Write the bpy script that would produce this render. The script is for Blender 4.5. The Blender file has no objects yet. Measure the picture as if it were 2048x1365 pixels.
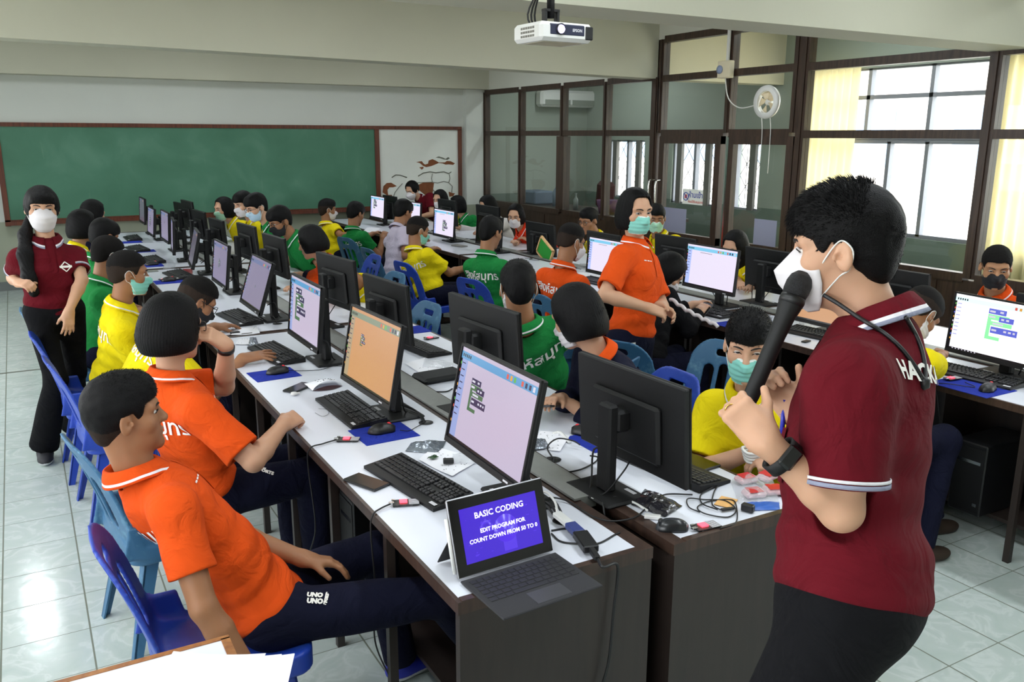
import bpy, bmesh, math, random, os, time
import numpy as np
from mathutils import Vector, Matrix
from mathutils.bvhtree import BVHTree
random.seed(7); rng = np.random.default_rng(7)
T0 = time.time()
SC = bpy.context.scene
COL = SC.collection
R = math.radians
V = lambda *a: np.array(a, float)
F32 = np.float32
# ------------------------------------------------------------------ camera
FPX = 1712.38; CAMH = 1.9
YAW, PIT, ROL = R(29.69879403), R(13.4453968), R(.21562556)
def cam_axes():
    cy, sy, cp, sp = math.cos(YAW), math.sin(YAW), math.cos(PIT), math.sin(PIT)
    fwd = V(sy*cp, cy*cp, -sp); right = V(cy, -sy, 0); up = np.cross(right, fwd)
    c, s = math.cos(ROL), math.sin(ROL)
    return c*right+s*up, -s*right+c*up, fwd
CR, CU, CF = cam_axes()
CC = V(0, 0, CAMH)
# the survey of the place: points of the room measured from the photograph's perspective
def ray(px, py): return CR*((px-1024)/FPX) - CU*((py-682.5)/FPX) + CF
def PD(px, py, d): return CC + ray(px, py)*d
def PZ(px, py, z):
    r = ray(px, py); return CC + r*((z-CAMH)/r[2])
def PX_(px, py, x):
    r = ray(px, py); return CC + r*(x/r[0])
def PY_(px, py, y):
    r = ray(px, py); return CC + r*(y/r[1])
def depth_of(P): return float(np.dot(np.asarray(P)-CC, CF))
def unit(v):
    v = np.asarray(v, float); return v/(np.linalg.norm(v)+1e-12)
def frame_m(o, x, y, z):
    m = Matrix.Identity(4)
    for i in range(3):
        m[i][0], m[i][1], m[i][2], m[i][3] = x[i], y[i], z[i], o[i]
    return m
def rotz(a): return np.array([[math.cos(a), -math.sin(a), 0], [math.sin(a), math.cos(a), 0], [0, 0, 1]])
def rotx(a): return np.array([[1, 0, 0], [0, math.cos(a), -math.sin(a)], [0, math.sin(a), math.cos(a)]])
def roty(a): return np.array([[math.cos(a), 0, math.sin(a)], [0, 1, 0], [-math.sin(a), 0, math.cos(a)]])
# ------------------------------------------------------------------ objects
def tag(o, label=None, cat=None, group=None, kind=None):
    if label: o['label'] = label
    if cat: o['category'] = cat
    if group: o['group'] = group
    if kind: o['kind'] = kind
    return o
def thing(name, label, cat, loc=(0, 0, 0), rz=0, group=None):
    o = bpy.data.objects.new(name, None); o.empty_display_size = .1
    COL.objects.link(o); o.location = [float(c) for c in loc]; o.rotation_euler = (0, 0, rz)
    return tag(o, label, cat, group)
def addobj(name, me, parent=None, mats=None, world=False):
    o = bpy.data.objects.new(name, me); COL.objects.link(o)
    if mats is not None:
        for m in (mats if isinstance(mats, (list, tuple)) else [mats]): me.materials.append(m)
    if parent is not None:
        o.parent = parent
        if world:
            o.matrix_parent_inverse = Matrix.Identity(4)
            pm = parent.matrix_basis.copy(); q = parent.parent
            while q is not None: pm = q.matrix_basis @ pm; q = q.parent
            o.matrix_basis = pm.inverted()
    return o
def dup(root, loc=None, rz=None, label=None, group=None, deep=True):
    def cp(o, par):
        c = o.copy(); COL.objects.link(c)
        if par is not None: c.parent = par
        for ch in KIDS.get(o.name, []): cp(ch, c)
        return c
    KIDS = {}
    for o in COL.objects:
        if o.parent is not None: KIDS.setdefault(o.parent.name, []).append(o)
    r = cp(root, None)
    if loc is not None: r.location = [float(c) for c in loc]
    if rz is not None: r.rotation_euler = (0, 0, rz)
    if label: r['label'] = label
    if group: r['group'] = group
    return r
class MB:
    """collects shapes into one mesh"""
    def __init__(s): s.v = []; s.f = []; s.m = []; s.mat = 0; s.sm = []
    def add(s, vs, fs, mat=None, smooth=False):
        b = len(s.v); s.v += [tuple(float(c) for c in p) for p in vs]
        for f in fs:
            s.f.append([i+b for i in f]); s.m.append(s.mat if mat is None else mat); s.sm.append(smooth)
        return s
    def box(s, c, d, rot=None, mat=None, bev=0.0):
        c = np.asarray(c, float); h = np.asarray(d, float)/2
        if bev <= 0:
            vs = np.array([[x, y, z] for x in (-1, 1) for y in (-1, 1) for z in (-1, 1)])*h
            fs = [(0, 1, 3, 2), (4, 6, 7, 5), (0, 4, 5, 1), (2, 3, 7, 6), (0, 2, 6, 4), (1, 5, 7, 3)]
        else:
            bev = min(bev, h.min()*.95); vs = []; idx = {}
            for x in (-1, 1):
                for y in (-1, 1):
                    for z in (-1, 1):
                        for a in range(3):
                            p = np.array([x, y, z])*(h-bev); p[a] = (x, y, z)[a]*h[a]
                            idx[x, y, z, a] = len(vs); vs.append(p)
            vs = np.array(vs); fs = []
            for a in range(3):
                b, c2 = (a+1) % 3, (a+2) % 3
                for sg in (-1, 1):
                    def k(u, w):
                        q = [0]*3; q[a] = sg; q[b] = u; q[c2] = w; return idx[q[0], q[1], q[2], a]
                    q = [k(-1, -1), k(1, -1), k(1, 1), k(-1, 1)]; fs.append(q if sg > 0 else q[::-1])
                for u in (-1, 1):
                    for w in (-1, 1):
                        def k2(t, ax):
                            q = [0]*3; q[a] = t; q[b] = u; q[c2] = w; return idx[q[0], q[1], q[2], ax]
                        q = [k2(-1, b), k2(1, b), k2(1, c2), k2(-1, c2)]; fs.append(q if u*w < 0 else q[::-1])
            for x in (-1, 1):
                for y in (-1, 1):
                    for z in (-1, 1):
                        q = [idx[x, y, z, 0], idx[x, y, z, 1], idx[x, y, z, 2]]; fs.append(q if x*y*z > 0 else q[::-1])
        if rot is not None: vs = vs @ np.asarray(rot).T
        return s.add(vs+c, fs, mat)
    def b2(s, lo, hi, **k):
        lo = np.asarray(lo, float); hi = np.asarray(hi, float)
        return s.box((lo+hi)/2, np.abs(hi-lo), **k)
    def tube(s, pts, r, n=8, mat=None, cap=True):
        pts = np.asarray(pts, float); m = len(pts); rr = np.broadcast_to(np.asarray(r, float), (m,))
        t = np.gradient(pts, axis=0); t /= np.linalg.norm(t, axis=1)[:, None]+1e-12
        u = np.cross(t[0], (0, 0, 1) if abs(t[0][2]) < .9 else (1, 0, 0)); u = unit(u); vs = []
        for i in range(m):
            u = unit(u-t[i]*np.dot(u, t[i])); w = np.cross(t[i], u)
            for k in range(n):
                a = 2*math.pi*k/n; vs.append(pts[i]+(u*math.cos(a)+w*math.sin(a))*rr[i])
        fs = [(i*n+k, i*n+(k+1) % n, (i+1)*n+(k+1) % n, (i+1)*n+k) for i in range(m-1) for k in range(n)]
        if cap: fs += [tuple(range(n))[::-1], tuple(range((m-1)*n, m*n))]
        return s.add(vs, fs, mat, True)
    def cyl(s, a, b, r, r2=None, n=20, mat=None): return s.tube([a, b], [r, r if r2 is None else r2], n, mat)
    def lathe(s, prof, c=(0, 0, 0), n=24, mat=None, rot=None, cap=True):
        vs = []
        for r_, z in prof:
            for k in range(n):
                a = 2*math.pi*k/n; vs.append((r_*math.cos(a), r_*math.sin(a), z))
        fs = [(i*n+k, i*n+(k+1) % n, (i+1)*n+(k+1) % n, (i+1)*n+k) for i in range(len(prof)-1) for k in range(n)]
        if cap: fs += [tuple(range(n))[::-1], tuple(range((len(prof)-1)*n, len(prof)*n))]
        vs = np.array(vs)
        if rot is not None: vs = vs @ np.asarray(rot).T
        return s.add(vs+np.asarray(c, float), fs, mat, True)
    def prism(s, poly, z0, z1, mat=None, fn=None):
        n = len(poly); vs = [(x, y, z0) for x, y in poly]+[(x, y, z1) for x, y in poly]
        if fn is not None: vs = [fn(p) for p in vs]
        fs = [tuple(range(n))[::-1], tuple(range(n, 2*n))]+[(i, (i+1) % n, n+(i+1) % n, n+i) for i in range(n)]
        return s.add(vs, fs, mat)
    def quad(s, a, b, c, d, mat=None): return s.add([a, b, c, d], [(0, 1, 2, 3)], mat)
    def grid(s, fn, nu, nv, mat=None, smooth=True, closed_u=False):
        vs = [fn(i/(nu if closed_u else nu-1), j/(nv-1)) for i in range(nu) for j in range(nv)]
        fs = [(i*nv+j, ((i+1) % nu)*nv+j, ((i+1) % nu)*nv+j+1, i*nv+j+1) for i in range(nu if closed_u else nu-1) for j in range(nv-1)]
        return s.add(vs, fs, mat, smooth)
    def mesh(s, name):
        me = bpy.data.meshes.new(name); me.from_pydata(s.v, [], s.f); me.update()
        me.polygons.foreach_set('material_index', s.m); me.polygons.foreach_set('use_smooth', s.sm)
        return me
    def build(s, name, mats, parent=None, world=False, solid=0):
        o = addobj(name, s.mesh(name), parent, mats, world)
        if solid:
            md = o.modifiers.new('thickness', 'SOLIDIFY'); md.thickness = solid; md.offset = 0
        return o
def bez(pts, n=24):
    """smooth curve through points (Catmull-Rom)"""
    p = np.asarray(pts, float); p = np.vstack([2*p[0]-p[1], p, 2*p[-1]-p[-2]]); out = []
    m = len(p)-3
    for i in range(m):
        k = max(2, n//m)
        for j in range(k+(1 if i == m-1 else 0)):
            t = j/k; a, b, c, d = p[i:i+4]
            out.append(.5*((2*b)+(c-a)*t+(2*a-5*b+4*c-d)*t*t+(3*b-a-3*c+d)*t**3))
    return np.array(out)
# ------------------------------------------------------------------ signed distance modelling
class Prim:
    pass
def rcone(a, b, r1, r2=None):
    a = np.asarray(a, F32); b = np.asarray(b, F32); r2 = r1 if r2 is None else r2
    ba = b-a; l2 = max(float(ba@ba), 1e-9)
    def f(P):
        pa = P-a; h = np.clip((pa@ba)/l2, 0, 1)
        q = pa-h[:, None]*ba
        return np.sqrt(np.einsum('ij,ij->i', q, q))-(r1+(r2-r1)*h)
    f.c = (a+b)/2; f.r = math.sqrt(l2)/2+max(r1, r2)
    return f
def ell(c, r, M=None):
    """ellipsoid; M rows are its axes"""
    c = np.asarray(c, F32); r = np.asarray(r, F32); Mt = None if M is None else np.asarray(M, F32).T
    def f(P):
        p = P-c
        if Mt is not None: p = p@Mt
        q = p/r; k0 = np.sqrt(np.einsum('ij,ij->i', q, q)); q = q/r
        k1 = np.sqrt(np.einsum('ij,ij->i', q, q))+1e-9
        return k0*(k0-1)/k1
    f.c = c; f.r = float(r.max())
    return f
def sbox(c, h, rad=0.0, M=None):
    c = np.asarray(c, F32); h = np.asarray(h, F32)-rad; Mt = None if M is None else np.asarray(M, F32).T
    def f(P):
        p = P-c
        if Mt is not None: p = p@Mt
        q = np.abs(p)-h
        return np.sqrt((np.maximum(q, 0)**2).sum(1))+np.minimum(q.max(1), 0)-rad
    f.c = c; f.r = float(np.linalg.norm(h+rad))
    return f
def half(n, d):
    n = np.asarray(n, F32)
    def f(P): return P@n-d
    f.c = None; f.r = 0
    return f
def func(g, c=None, r=0):
    def f(P): return g(P)
    f.c = c; f.r = r
    return f
def smin(a, b, k):
    h = np.maximum(k-np.abs(a-b), 0)/k
    return np.minimum(a, b)-h*h*k*.25
class Sdf:
    def __init__(s): s.ops = []; s.disp = None
    def u(s, f, k=.02): s.ops.append(('u', f, k)); return s
    def s_(s, f, k=.008): s.ops.append(('s', f, k)); return s
    def i(s, f, k=.004): s.ops.append(('i', f, k)); return s
    def ev(s, P, ops=None):
        d = None
        for o, f, k in (s.ops if ops is None else ops):
            e = f(P)
            if d is None: d = e
            elif o == 'u': d = smin(d, e, k)
            elif o == 's': d = -smin(-d, e, k)
            else: d = -smin(-d, -e, k)
        if d is None: d = np.full(len(P), 1., F32)
        if s.disp is not None: d = d+s.disp(P)
        return d
    def near(s, lo, hi, mg):
        c = (lo+hi)/2; hd = np.linalg.norm(hi-lo)/2; out = []
        for op in s.ops:
            f = op[1]
            if f.c is None or op[0] == 'i' or np.linalg.norm(f.c-c)-f.r-hd < mg: out.append(op)
        if not any(o[0] == 'u' for o in out): return [op for op in s.ops]
        while out and out[0][0] != 'u': out.pop(0)
        return out
    def bounds(s, pad):
        lo = np.full(3, 1e9); hi = -lo
        for o, f, k in s.ops:
            if o == 'u' and f.c is not None: lo = np.minimum(lo, f.c-f.r); hi = np.maximum(hi, f.c+f.r)
        return lo-pad, hi+pad
def nets(S, h, lo=None, hi=None, pad=.02, B=8):
    if lo is None: lo, hi = S.bounds(pad)
    lo = np.asarray(lo, float); hi = np.asarray(hi, float)
    nb = np.maximum(np.ceil((hi-lo)/(B*h)).astype(int), 1)
    g = np.stack(np.meshgrid(*[np.arange(n) for n in nb], indexing='ij'), -1).reshape(-1, 3)
    cen = lo+(g+.5)*B*h
    d = np.concatenate([S.ev(c.astype(F32)) for c in np.array_split(cen, max(1, len(cen)//60000))])
    g = g[np.abs(d) < .87*B*h*1.35+.012]
    if len(g) == 0: return np.zeros((0, 3)), np.zeros((0, 4), int)
    key = (g[:, 0]//3*1000+g[:, 1]//3)*1000+g[:, 2]//3
    g = g[np.argsort(key, kind='stable')]
    n1 = B+1
    loc = np.stack(np.meshgrid(*[np.arange(n1)]*3, indexing='ij'), -1).reshape(-1, 3)
    N = nb*B+2
    def gid(c): return (c[..., 0].astype(np.int64)*N[1]+c[..., 1])*N[2]+c[..., 2]
    vs = []; ids = []; edges = [[], [], []]
    CH = 48
    e12 = [((0, 0, 0), a) for a in range(3)]
    for i0 in range(0, len(g), CH):
        gb = g[i0:i0+CH]; pts = (gb[:, None, :]*B+loc[None])
        W = (lo+pts*h).astype(F32).reshape(-1, 3)
        ops = S.near(W.min(0), W.max(0), .09)
        D = S.ev(W, ops).reshape(len(gb), n1, n1, n1)
        I = D < 0
        cnt = np.zeros((len(gb), B, B, B), np.int8)
        for a in (0, 1):
            for b in (0, 1):
                for c in (0, 1): cnt += I[:, a:a+B, b:b+B, c:c+B]
        act = (cnt > 0) & (cnt < 8)
        bi, x, y, z = np.nonzero(act)
        if len(bi):
            acc = np.zeros((len(bi), 3)); num = np.zeros(len(bi))
            for ax in range(3):
                o1, o2 = [(1, 2), (0, 2), (0, 1)][ax]
                for p in (0, 1):
                    for q in (0, 1):
                        off = [0, 0, 0]; off[o1] = p; off[o2] = q
                        en = list(off); en[ax] = 1
                        da = D[bi, x+off[0], y+off[1], z+off[2]]; db = D[bi, x+en[0], y+en[1], z+en[2]]
                        cr = (da < 0) != (db < 0)
                        t = np.where(cr, da/np.where(cr, da-db, 1), 0)
                        pt = np.tile(np.array(off, float), (len(bi), 1)); pt[:, ax] = t
                        acc += pt*cr[:, None]; num += cr
            cell = gb[bi]*B+np.stack([x, y, z], 1)
            vs.append(lo+(cell+acc/num[:, None])*h); ids.append(gid(cell))
        for ax in range(3):
            sl0 = [slice(0, B)]*3; sl1 = list(sl0); sl1[ax] = slice(1, B+1)
            A = I[:, sl0[0], sl0[1], sl0[2]]; Bq = I[:, sl1[0], sl1[1], sl1[2]]
            bi, x, y, z = np.nonzero(A != Bq)
            if len(bi):
                edges[ax].append(np.concatenate([gb[bi]*B+np.stack([x, y, z], 1), A[bi, x, y, z][:, None]], 1))
    if not vs: return np.zeros((0, 3)), np.zeros((0, 4), int)
    vs = np.concatenate(vs); ids = np.concatenate(ids)
    o = np.argsort(ids); sid = ids[o]; fs = []
    for ax in range(3):
        if not edges[ax]: continue
        E = np.concatenate(edges[ax]); c = E[:, :3]; ins = E[:, 3]
        b, cc = (ax+1) % 3, (ax+2) % 3
        eb = np.eye(3, dtype=int)[b]; ec = np.eye(3, dtype=int)[cc]
        q = np.stack([gid(c-eb-ec), gid(c-ec), gid(c), gid(c-eb)], 1)
        k = np.searchsorted(sid, q); k = np.clip(k, 0, len(sid)-1)
        ok = (sid[k] == q).all(1) & (c > 0).all(1)
        f = o[k][ok]; f[ins[ok] == 0] = f[ins[ok] == 0][:, ::-1]
        fs.append(f)
    return vs, np.concatenate(fs)
def npmesh(name, vs, fs, smooth=True):
    me = bpy.data.meshes.new(name)
    vs = np.asarray(vs, F32); fs = np.asarray(fs, np.int32)
    me.vertices.add(len(vs)); me.vertices.foreach_set('co', vs.ravel())
    k = fs.shape[1] if len(fs) else 4
    me.loops.add(len(fs)*k); me.loops.foreach_set('vertex_index', fs.ravel())
    me.polygons.add(len(fs)); me.polygons.foreach_set('loop_start', np.arange(0, len(fs)*k, k, dtype=np.int32))
    me.polygons.foreach_set('use_smooth', np.full(len(fs), smooth))
    me.update(calc_edges=True); me.validate()
    return me
Q = float(os.environ.get('SCENE_Q', '1'))
def sdf_obj(name, S, h, mat, parent=None, world=True, lo=None, hi=None):
    vs, fs = nets(S, h*Q, lo, hi)
    me = npmesh(name, vs, fs)
    return addobj(name, me, parent, mat, world)
def vnoise(P, sc, seed=0):
    """cheap smooth noise from sines"""
    r_ = np.random.default_rng(seed); o = np.zeros(len(P), F32)
    for k in range(5):
        d = r_.normal(size=3); d /= np.linalg.norm(d); w = sc*(.6+.9*r_.random())
        o += np.sin(P@(d*w).astype(F32)+F32(r_.random()*6.28))
    return o/5
# ------------------------------------------------------------------ materials
MT = {}
def srgb(h):
    if isinstance(h, str):
        h = h.lstrip('#'); h = [int(h[i:i+2], 16)/255 for i in (0, 2, 4)]
    return tuple((c/12.92 if c <= .04045 else ((c+.055)/1.055)**2.4) for c in h)
def mat(name, col, rough=.6, metal=0, spec=.5, bump=0, bscale=200, var=0, vscale=8, emit=None, estr=0, trans=0, alpha=1, sheen=0, coat=0, sss=0, detail=3):
    if name in MT: return MT[name]
    m = bpy.data.materials.new(name); m.use_nodes = True; nt = m.node_tree; b = nt.nodes['Principled BSDF']
    c = srgb(col); I = b.inputs
    I['Base Color'].default_value = (*c, 1); I['Roughness'].default_value = rough; I['Metallic'].default_value = metal
    I['Specular IOR Level'].default_value = spec
    if trans: I['Transmission Weight'].default_value = trans
    if alpha < 1: I['Alpha'].default_value = alpha
    if sheen: I['Sheen Weight'].default_value = sheen; I['Sheen Roughness'].default_value = .5
    if coat: I['Coat Weight'].default_value = coat; I['Coat Roughness'].default_value = .1
    if sss: I['Subsurface Weight'].default_value = sss; I['Subsurface Radius'].default_value = (.012, .005, .003); I['Subsurface Scale'].default_value = .6
    if emit is not None: I['Emission Color'].default_value = (*srgb(emit), 1); I['Emission Strength'].default_value = estr
    if bump or var:
        tc = nt.nodes.new('ShaderNodeTexCoord')
        if var:
            n = nt.nodes.new('ShaderNodeTexNoise'); n.inputs['Scale'].default_value = vscale; n.inputs['Detail'].default_value = detail
            nt.links.new(tc.outputs['Object'], n.inputs['Vector'])
            mx = nt.nodes.new('ShaderNodeMix'); mx.data_type = 'RGBA'
            mx.inputs[6].default_value = (*[x*(1-var) for x in c], 1); mx.inputs[7].default_value = (*[min(1, x*(1+var)) for x in c], 1)
            nt.links.new(n.outputs['Fac'], mx.inputs[0]); nt.links.new(mx.outputs[2], I['Base Color'])
        if bump:
            n = nt.nodes.new('ShaderNodeTexNoise'); n.inputs['Scale'].default_value = bscale; n.inputs['Detail'].default_value = 2
            nt.links.new(tc.outputs['Object'], n.inputs['Vector'])
            bp = nt.nodes.new('ShaderNodeBump'); bp.inputs['Strength'].default_value = bump; bp.inputs['Distance'].default_value = .004
            nt.links.new(n.outputs['Fac'], bp.inputs['Height']); nt.links.new(bp.outputs['Normal'], I['Normal'])
    MT[name] = m
    return m
def nodes_of(m): nt = m.node_tree; return nt, nt.nodes['Principled BSDF']
def N(nt, t, **kw):
    n = nt.nodes.new(t)
    for k, v in kw.items():
        if k.startswith('i_'):
            n.inputs[k[2:]].default_value = v
        else: setattr(n, k, v)
    return n
def ramp(nt, src, stops):
    r = nt.nodes.new('ShaderNodeValToRGB'); e = r.color_ramp.elements
    while len(e) < len(stops): e.new(.5)
    for el, (p, c) in zip(e, stops): el.position = p; el.color = (*c, 1) if len(c) == 3 else c
    nt.links.new(src, r.inputs[0]); return r.outputs[0]
def make_floor():
    m = mat('floor_tile', '#cfdcd8', rough=.16, spec=.5)
    nt, b = nodes_of(m); L = nt.links.new
    g = N(nt, 'ShaderNodeNewGeometry'); sp = N(nt, 'ShaderNodeSeparateXYZ'); L(g.outputs['Position'], sp.inputs[0])
    T = .3045
    def line(axis, off, wid):
        a = N(nt, 'ShaderNodeMath', operation='SUBTRACT'); L(sp.outputs[axis], a.inputs[0]); a.inputs[1].default_value = off
        d = N(nt, 'ShaderNodeMath', operation='DIVIDE'); L(a.outputs[0], d.inputs[0]); d.inputs[1].default_value = T
        pp = N(nt, 'ShaderNodeMath', operation='PINGPONG'); L(d.outputs[0], pp.inputs[0]); pp.inputs[1].default_value = .5
        s = N(nt, 'ShaderNodeMath', operation='LESS_THAN'); L(pp.outputs[0], s.inputs[0]); s.inputs[1].default_value = wid/T/2
        fl = N(nt, 'ShaderNodeMath', operation='FLOOR'); L(d.outputs[0], fl.inputs[0])
        return s.outputs[0], fl.outputs[0]
    lx, fx = line('X', .055, .0065); ly, fy = line('Y', 4.066, .004)
    mx = N(nt, 'ShaderNodeMath', operation='MAXIMUM'); L(lx, mx.inputs[0]); L(ly, mx.inputs[1])
    # marbling, shifted from tile to tile
    cb = N(nt, 'ShaderNodeCombineXYZ'); L(fx, cb.inputs[0]); L(fy, cb.inputs[1])
    wn = N(nt, 'ShaderNodeTexWhiteNoise', noise_dimensions='3D'); L(cb.outputs[0], wn.inputs['Vector'])
    vm = N(nt, 'ShaderNodeVectorMath', operation='MULTIPLY_ADD'); L(wn.outputs['Color'], vm.inputs[0]); vm.inputs[1].default_value = (9, 9, 9); L(g.outputs['Position'], vm.inputs[2])
    n1 = N(nt, 'ShaderNodeTexNoise', i_Scale=7.0, i_Detail=6.0, i_Distortion=1.2); L(vm.outputs[0], n1.inputs['Vector'])
    c1 = ramp(nt, n1.outputs['Fac'], [(.3, srgb('#b9c6c1')), (.5, srgb('#bfcac6')), (.56, srgb('#cad3d0')), (.62, srgb('#bec9c5')), (.8, srgb('#b1c0bc'))])
    hv = N(nt, 'ShaderNodeMix', data_type='RGBA', blend_type='MULTIPLY'); hv.inputs[0].default_value = .05; L(c1, hv.inputs[6]); L(wn.outputs['Value'], hv.inputs[7])
    mix = N(nt, 'ShaderNodeMix', data_type='RGBA'); L(mx.outputs[0], mix.inputs[0]); L(hv.outputs[2], mix.inputs[6]); mix.inputs[7].default_value = (*srgb('#6f7568'), 1)
    L(mix.outputs[2], b.inputs['Base Color'])
    rr = N(nt, 'ShaderNodeMapRange'); L(mx.outputs[0], rr.inputs[0]); rr.inputs[3].default_value = .15; rr.inputs[4].default_value = .7; L(rr.outputs[0], b.inputs['Roughness'])
    n2 = N(nt, 'ShaderNodeTexNoise', i_Scale=22.0, i_Detail=4.0); L(vm.outputs[0], n2.inputs['Vector'])
    ad = N(nt, 'ShaderNodeMath', operation='SUBTRACT'); L(n2.outputs['Fac'], ad.inputs[0]); L(mx.outputs[0], ad.inputs[1])
    bp = N(nt, 'ShaderNodeBump', i_Strength=.25, i_Distance=.002); L(ad.outputs[0], bp.inputs['Height']); L(bp.outputs['Normal'], b.inputs['Normal'])
    return m
def make_board():
    m = mat('chalkboard_green', '#33684d', rough=.55)
    nt, b = nodes_of(m); L = nt.links.new
    tc = N(nt, 'ShaderNodeTexCoord')
    n = N(nt, 'ShaderNodeTexNoise', i_Scale=1.6, i_Detail=6.0, i_Distortion=.6); L(tc.outputs['Object'], n.inputs['Vector'])
    c = ramp(nt, n.outputs['Fac'], [(.3, srgb('#3d6f57')), (.55, srgb('#487a62')), (.75, srgb('#5a8872'))])
    mp = N(nt, 'ShaderNodeMapping'); mp.inputs['Scale'].default_value = (6, 1, .7); L(tc.outputs['Object'], mp.inputs[0])
    n2 = N(nt, 'ShaderNodeTexNoise', i_Scale=3.0, i_Detail=8.0); L(mp.outputs[0], n2.inputs['Vector'])
    s = ramp(nt, n2.outputs['Fac'], [(.66, (0, 0, 0)), (.9, (.35, .35, .35))])
    mx = N(nt, 'ShaderNodeMix', data_type='RGBA', blend_type='ADD'); mx.inputs[0].default_value = .35; L(c, mx.inputs[6]); L(s, mx.inputs[7])
    L(mx.outputs[2], b.inputs['Base Color'])
    return m
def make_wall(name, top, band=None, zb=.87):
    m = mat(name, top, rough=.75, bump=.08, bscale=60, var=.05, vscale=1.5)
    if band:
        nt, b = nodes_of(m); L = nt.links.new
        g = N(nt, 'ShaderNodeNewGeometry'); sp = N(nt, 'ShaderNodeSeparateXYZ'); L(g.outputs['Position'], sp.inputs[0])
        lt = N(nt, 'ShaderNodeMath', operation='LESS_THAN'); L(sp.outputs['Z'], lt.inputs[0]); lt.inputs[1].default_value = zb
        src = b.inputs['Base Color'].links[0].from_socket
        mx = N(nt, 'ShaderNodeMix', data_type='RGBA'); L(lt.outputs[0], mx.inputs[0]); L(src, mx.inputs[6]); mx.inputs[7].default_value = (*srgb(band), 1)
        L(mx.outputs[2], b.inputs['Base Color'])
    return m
def make_wood(name, dark, light, rough=.45, scale=3):
    m = mat(name, dark, rough=rough)
    nt, b = nodes_of(m); L = nt.links.new
    tc = N(nt, 'ShaderNodeTexCoord'); mp = N(nt, 'ShaderNodeMapping'); mp.inputs['Scale'].default_value = (12, 12, 1.2)
    L(tc.outputs['Object'], mp.inputs[0])
    n = N(nt, 'ShaderNodeTexNoise', i_Scale=float(scale), i_Detail=6.0, i_Distortion=.8); L(mp.outputs[0], n.inputs['Vector'])
    L(ramp(nt, n.outputs['Fac'], [(.3, srgb(dark)), (.7, srgb(light))]), b.inputs['Base Color'])
    return m
def make_scuffed(name, col, scuff, rough=.4):
    m = mat(name, col, rough=rough)
    nt, b = nodes_of(m); L = nt.links.new
    tc = N(nt, 'ShaderNodeTexCoord')
    n = N(nt, 'ShaderNodeTexNoise', i_Scale=14.0, i_Detail=8.0, i_Roughness=.7); L(tc.outputs['Object'], n.inputs['Vector'])
    L(ramp(nt, n.outputs['Fac'], [(.55, srgb(col)), (.72, srgb(scuff))]), b.inputs['Base Color'])
    return m
def glass(name, tint=(1, 1, 1), refl=.06):
    m = bpy.data.materials.new(name); m.use_nodes = True; nt = m.node_tree; nt.nodes.clear()
    o = N(nt, 'ShaderNodeOutputMaterial'); t = N(nt, 'ShaderNodeBsdfTransparent'); t.inputs[0].default_value = (*tint, 1)
    g = N(nt, 'ShaderNodeBsdfGlossy'); g.inputs['Roughness'].default_value = .02
    f = N(nt, 'ShaderNodeFresnel'); ge = N(nt, 'ShaderNodeNewGeometry'); mr = N(nt, 'ShaderNodeMapRange'); mr.inputs[3].default_value = 1.5; mr.inputs[4].default_value = 1.0
    nt.links.new(ge.outputs['Backfacing'], mr.inputs[0]); nt.links.new(mr.outputs[0], f.inputs[0])
    mx = N(nt, 'ShaderNodeMixShader'); nt.links.new(f.outputs[0], mx.inputs[0]); nt.links.new(t.outputs[0], mx.inputs[1]); nt.links.new(g.outputs[0], mx.inputs[2])
    nt.links.new(mx.outputs[0], o.inputs[0]); MT[name] = m
    return m
def fabric(name, col, rough=.9, var=.06):
    m = mat(name, col, rough=rough, spec=.15, bump=.25, bscale=900, var=var, vscale=25)
    nt, b = nodes_of(m); tc = N(nt, 'ShaderNodeNewGeometry'); n = N(nt, 'ShaderNodeTexNoise', i_Scale=9.0, i_Detail=3.0, i_Distortion=1.6); nt.links.new(tc.outputs['Position'], n.inputs['Vector'])
    b2 = N(nt, 'ShaderNodeBump', i_Strength=.7, i_Distance=.022); nt.links.new(n.outputs['Fac'], b2.inputs['Height']); b1 = [x for x in nt.nodes if x.bl_idname == 'ShaderNodeBump' and x != b2][0]
    nt.links.new(b2.outputs['Normal'], b1.inputs['Normal']); return m
def film(name, col, alpha, rough=.12):
    return mat(name, col, rough=rough, alpha=alpha, spec=1.0, bump=1.0, bscale=45)
M_floor = make_floor(); M_board = make_board()
M_wall = make_wall('wall_paint_back', '#cdd0ca', '#9fa491', .85)
M_wallw = make_wall('wall_paint', '#cfd0c6'); M_beam = make_wall('beam_paint', '#c3c2b0'); M_ceil = make_wall('ceiling_paint', '#cfcfc8')
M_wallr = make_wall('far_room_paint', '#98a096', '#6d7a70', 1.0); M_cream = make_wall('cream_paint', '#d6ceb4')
M_frame = make_wood('brown_frame_wood', '#2a1d16', '#46342a', .4); M_redwood = make_wood('red_brown_trim_wood', '#4a2317', '#6e3722', .4)
M_white = mat('white_panel_paint', '#dfe2db', rough=.6, var=.03); M_brick = mat('bare_brown_plaster', '#7c4a2c', rough=.95, bump=.6, bscale=40, var=.25, vscale=14)
M_crack = mat('dark_crack', '#6a6c60', rough=.95)
M_top = mat('white_laminate_top', '#dcdfe9', rough=.28, spec=.5, var=.015, vscale=3)
M_desk = make_wood('dark_brown_laminate', '#29211e', '#302723', .42); M_edge = make_wood('brown_edge_band', '#2c1f19', '#46332a', .4)
M_alu = mat('brushed_grey_metal', '#8d8f8b', rough=.45, metal=.35, var=.1, vscale=30)
M_blk = mat('black_plastic', '#131315', rough=.42); M_blk2 = mat('black_gloss_plastic', '#0b0b0d', rough=.16); M_blkm = mat('matte_black_plastic', '#141415', rough=.55, spec=.35, bump=.05, bscale=600)
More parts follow.
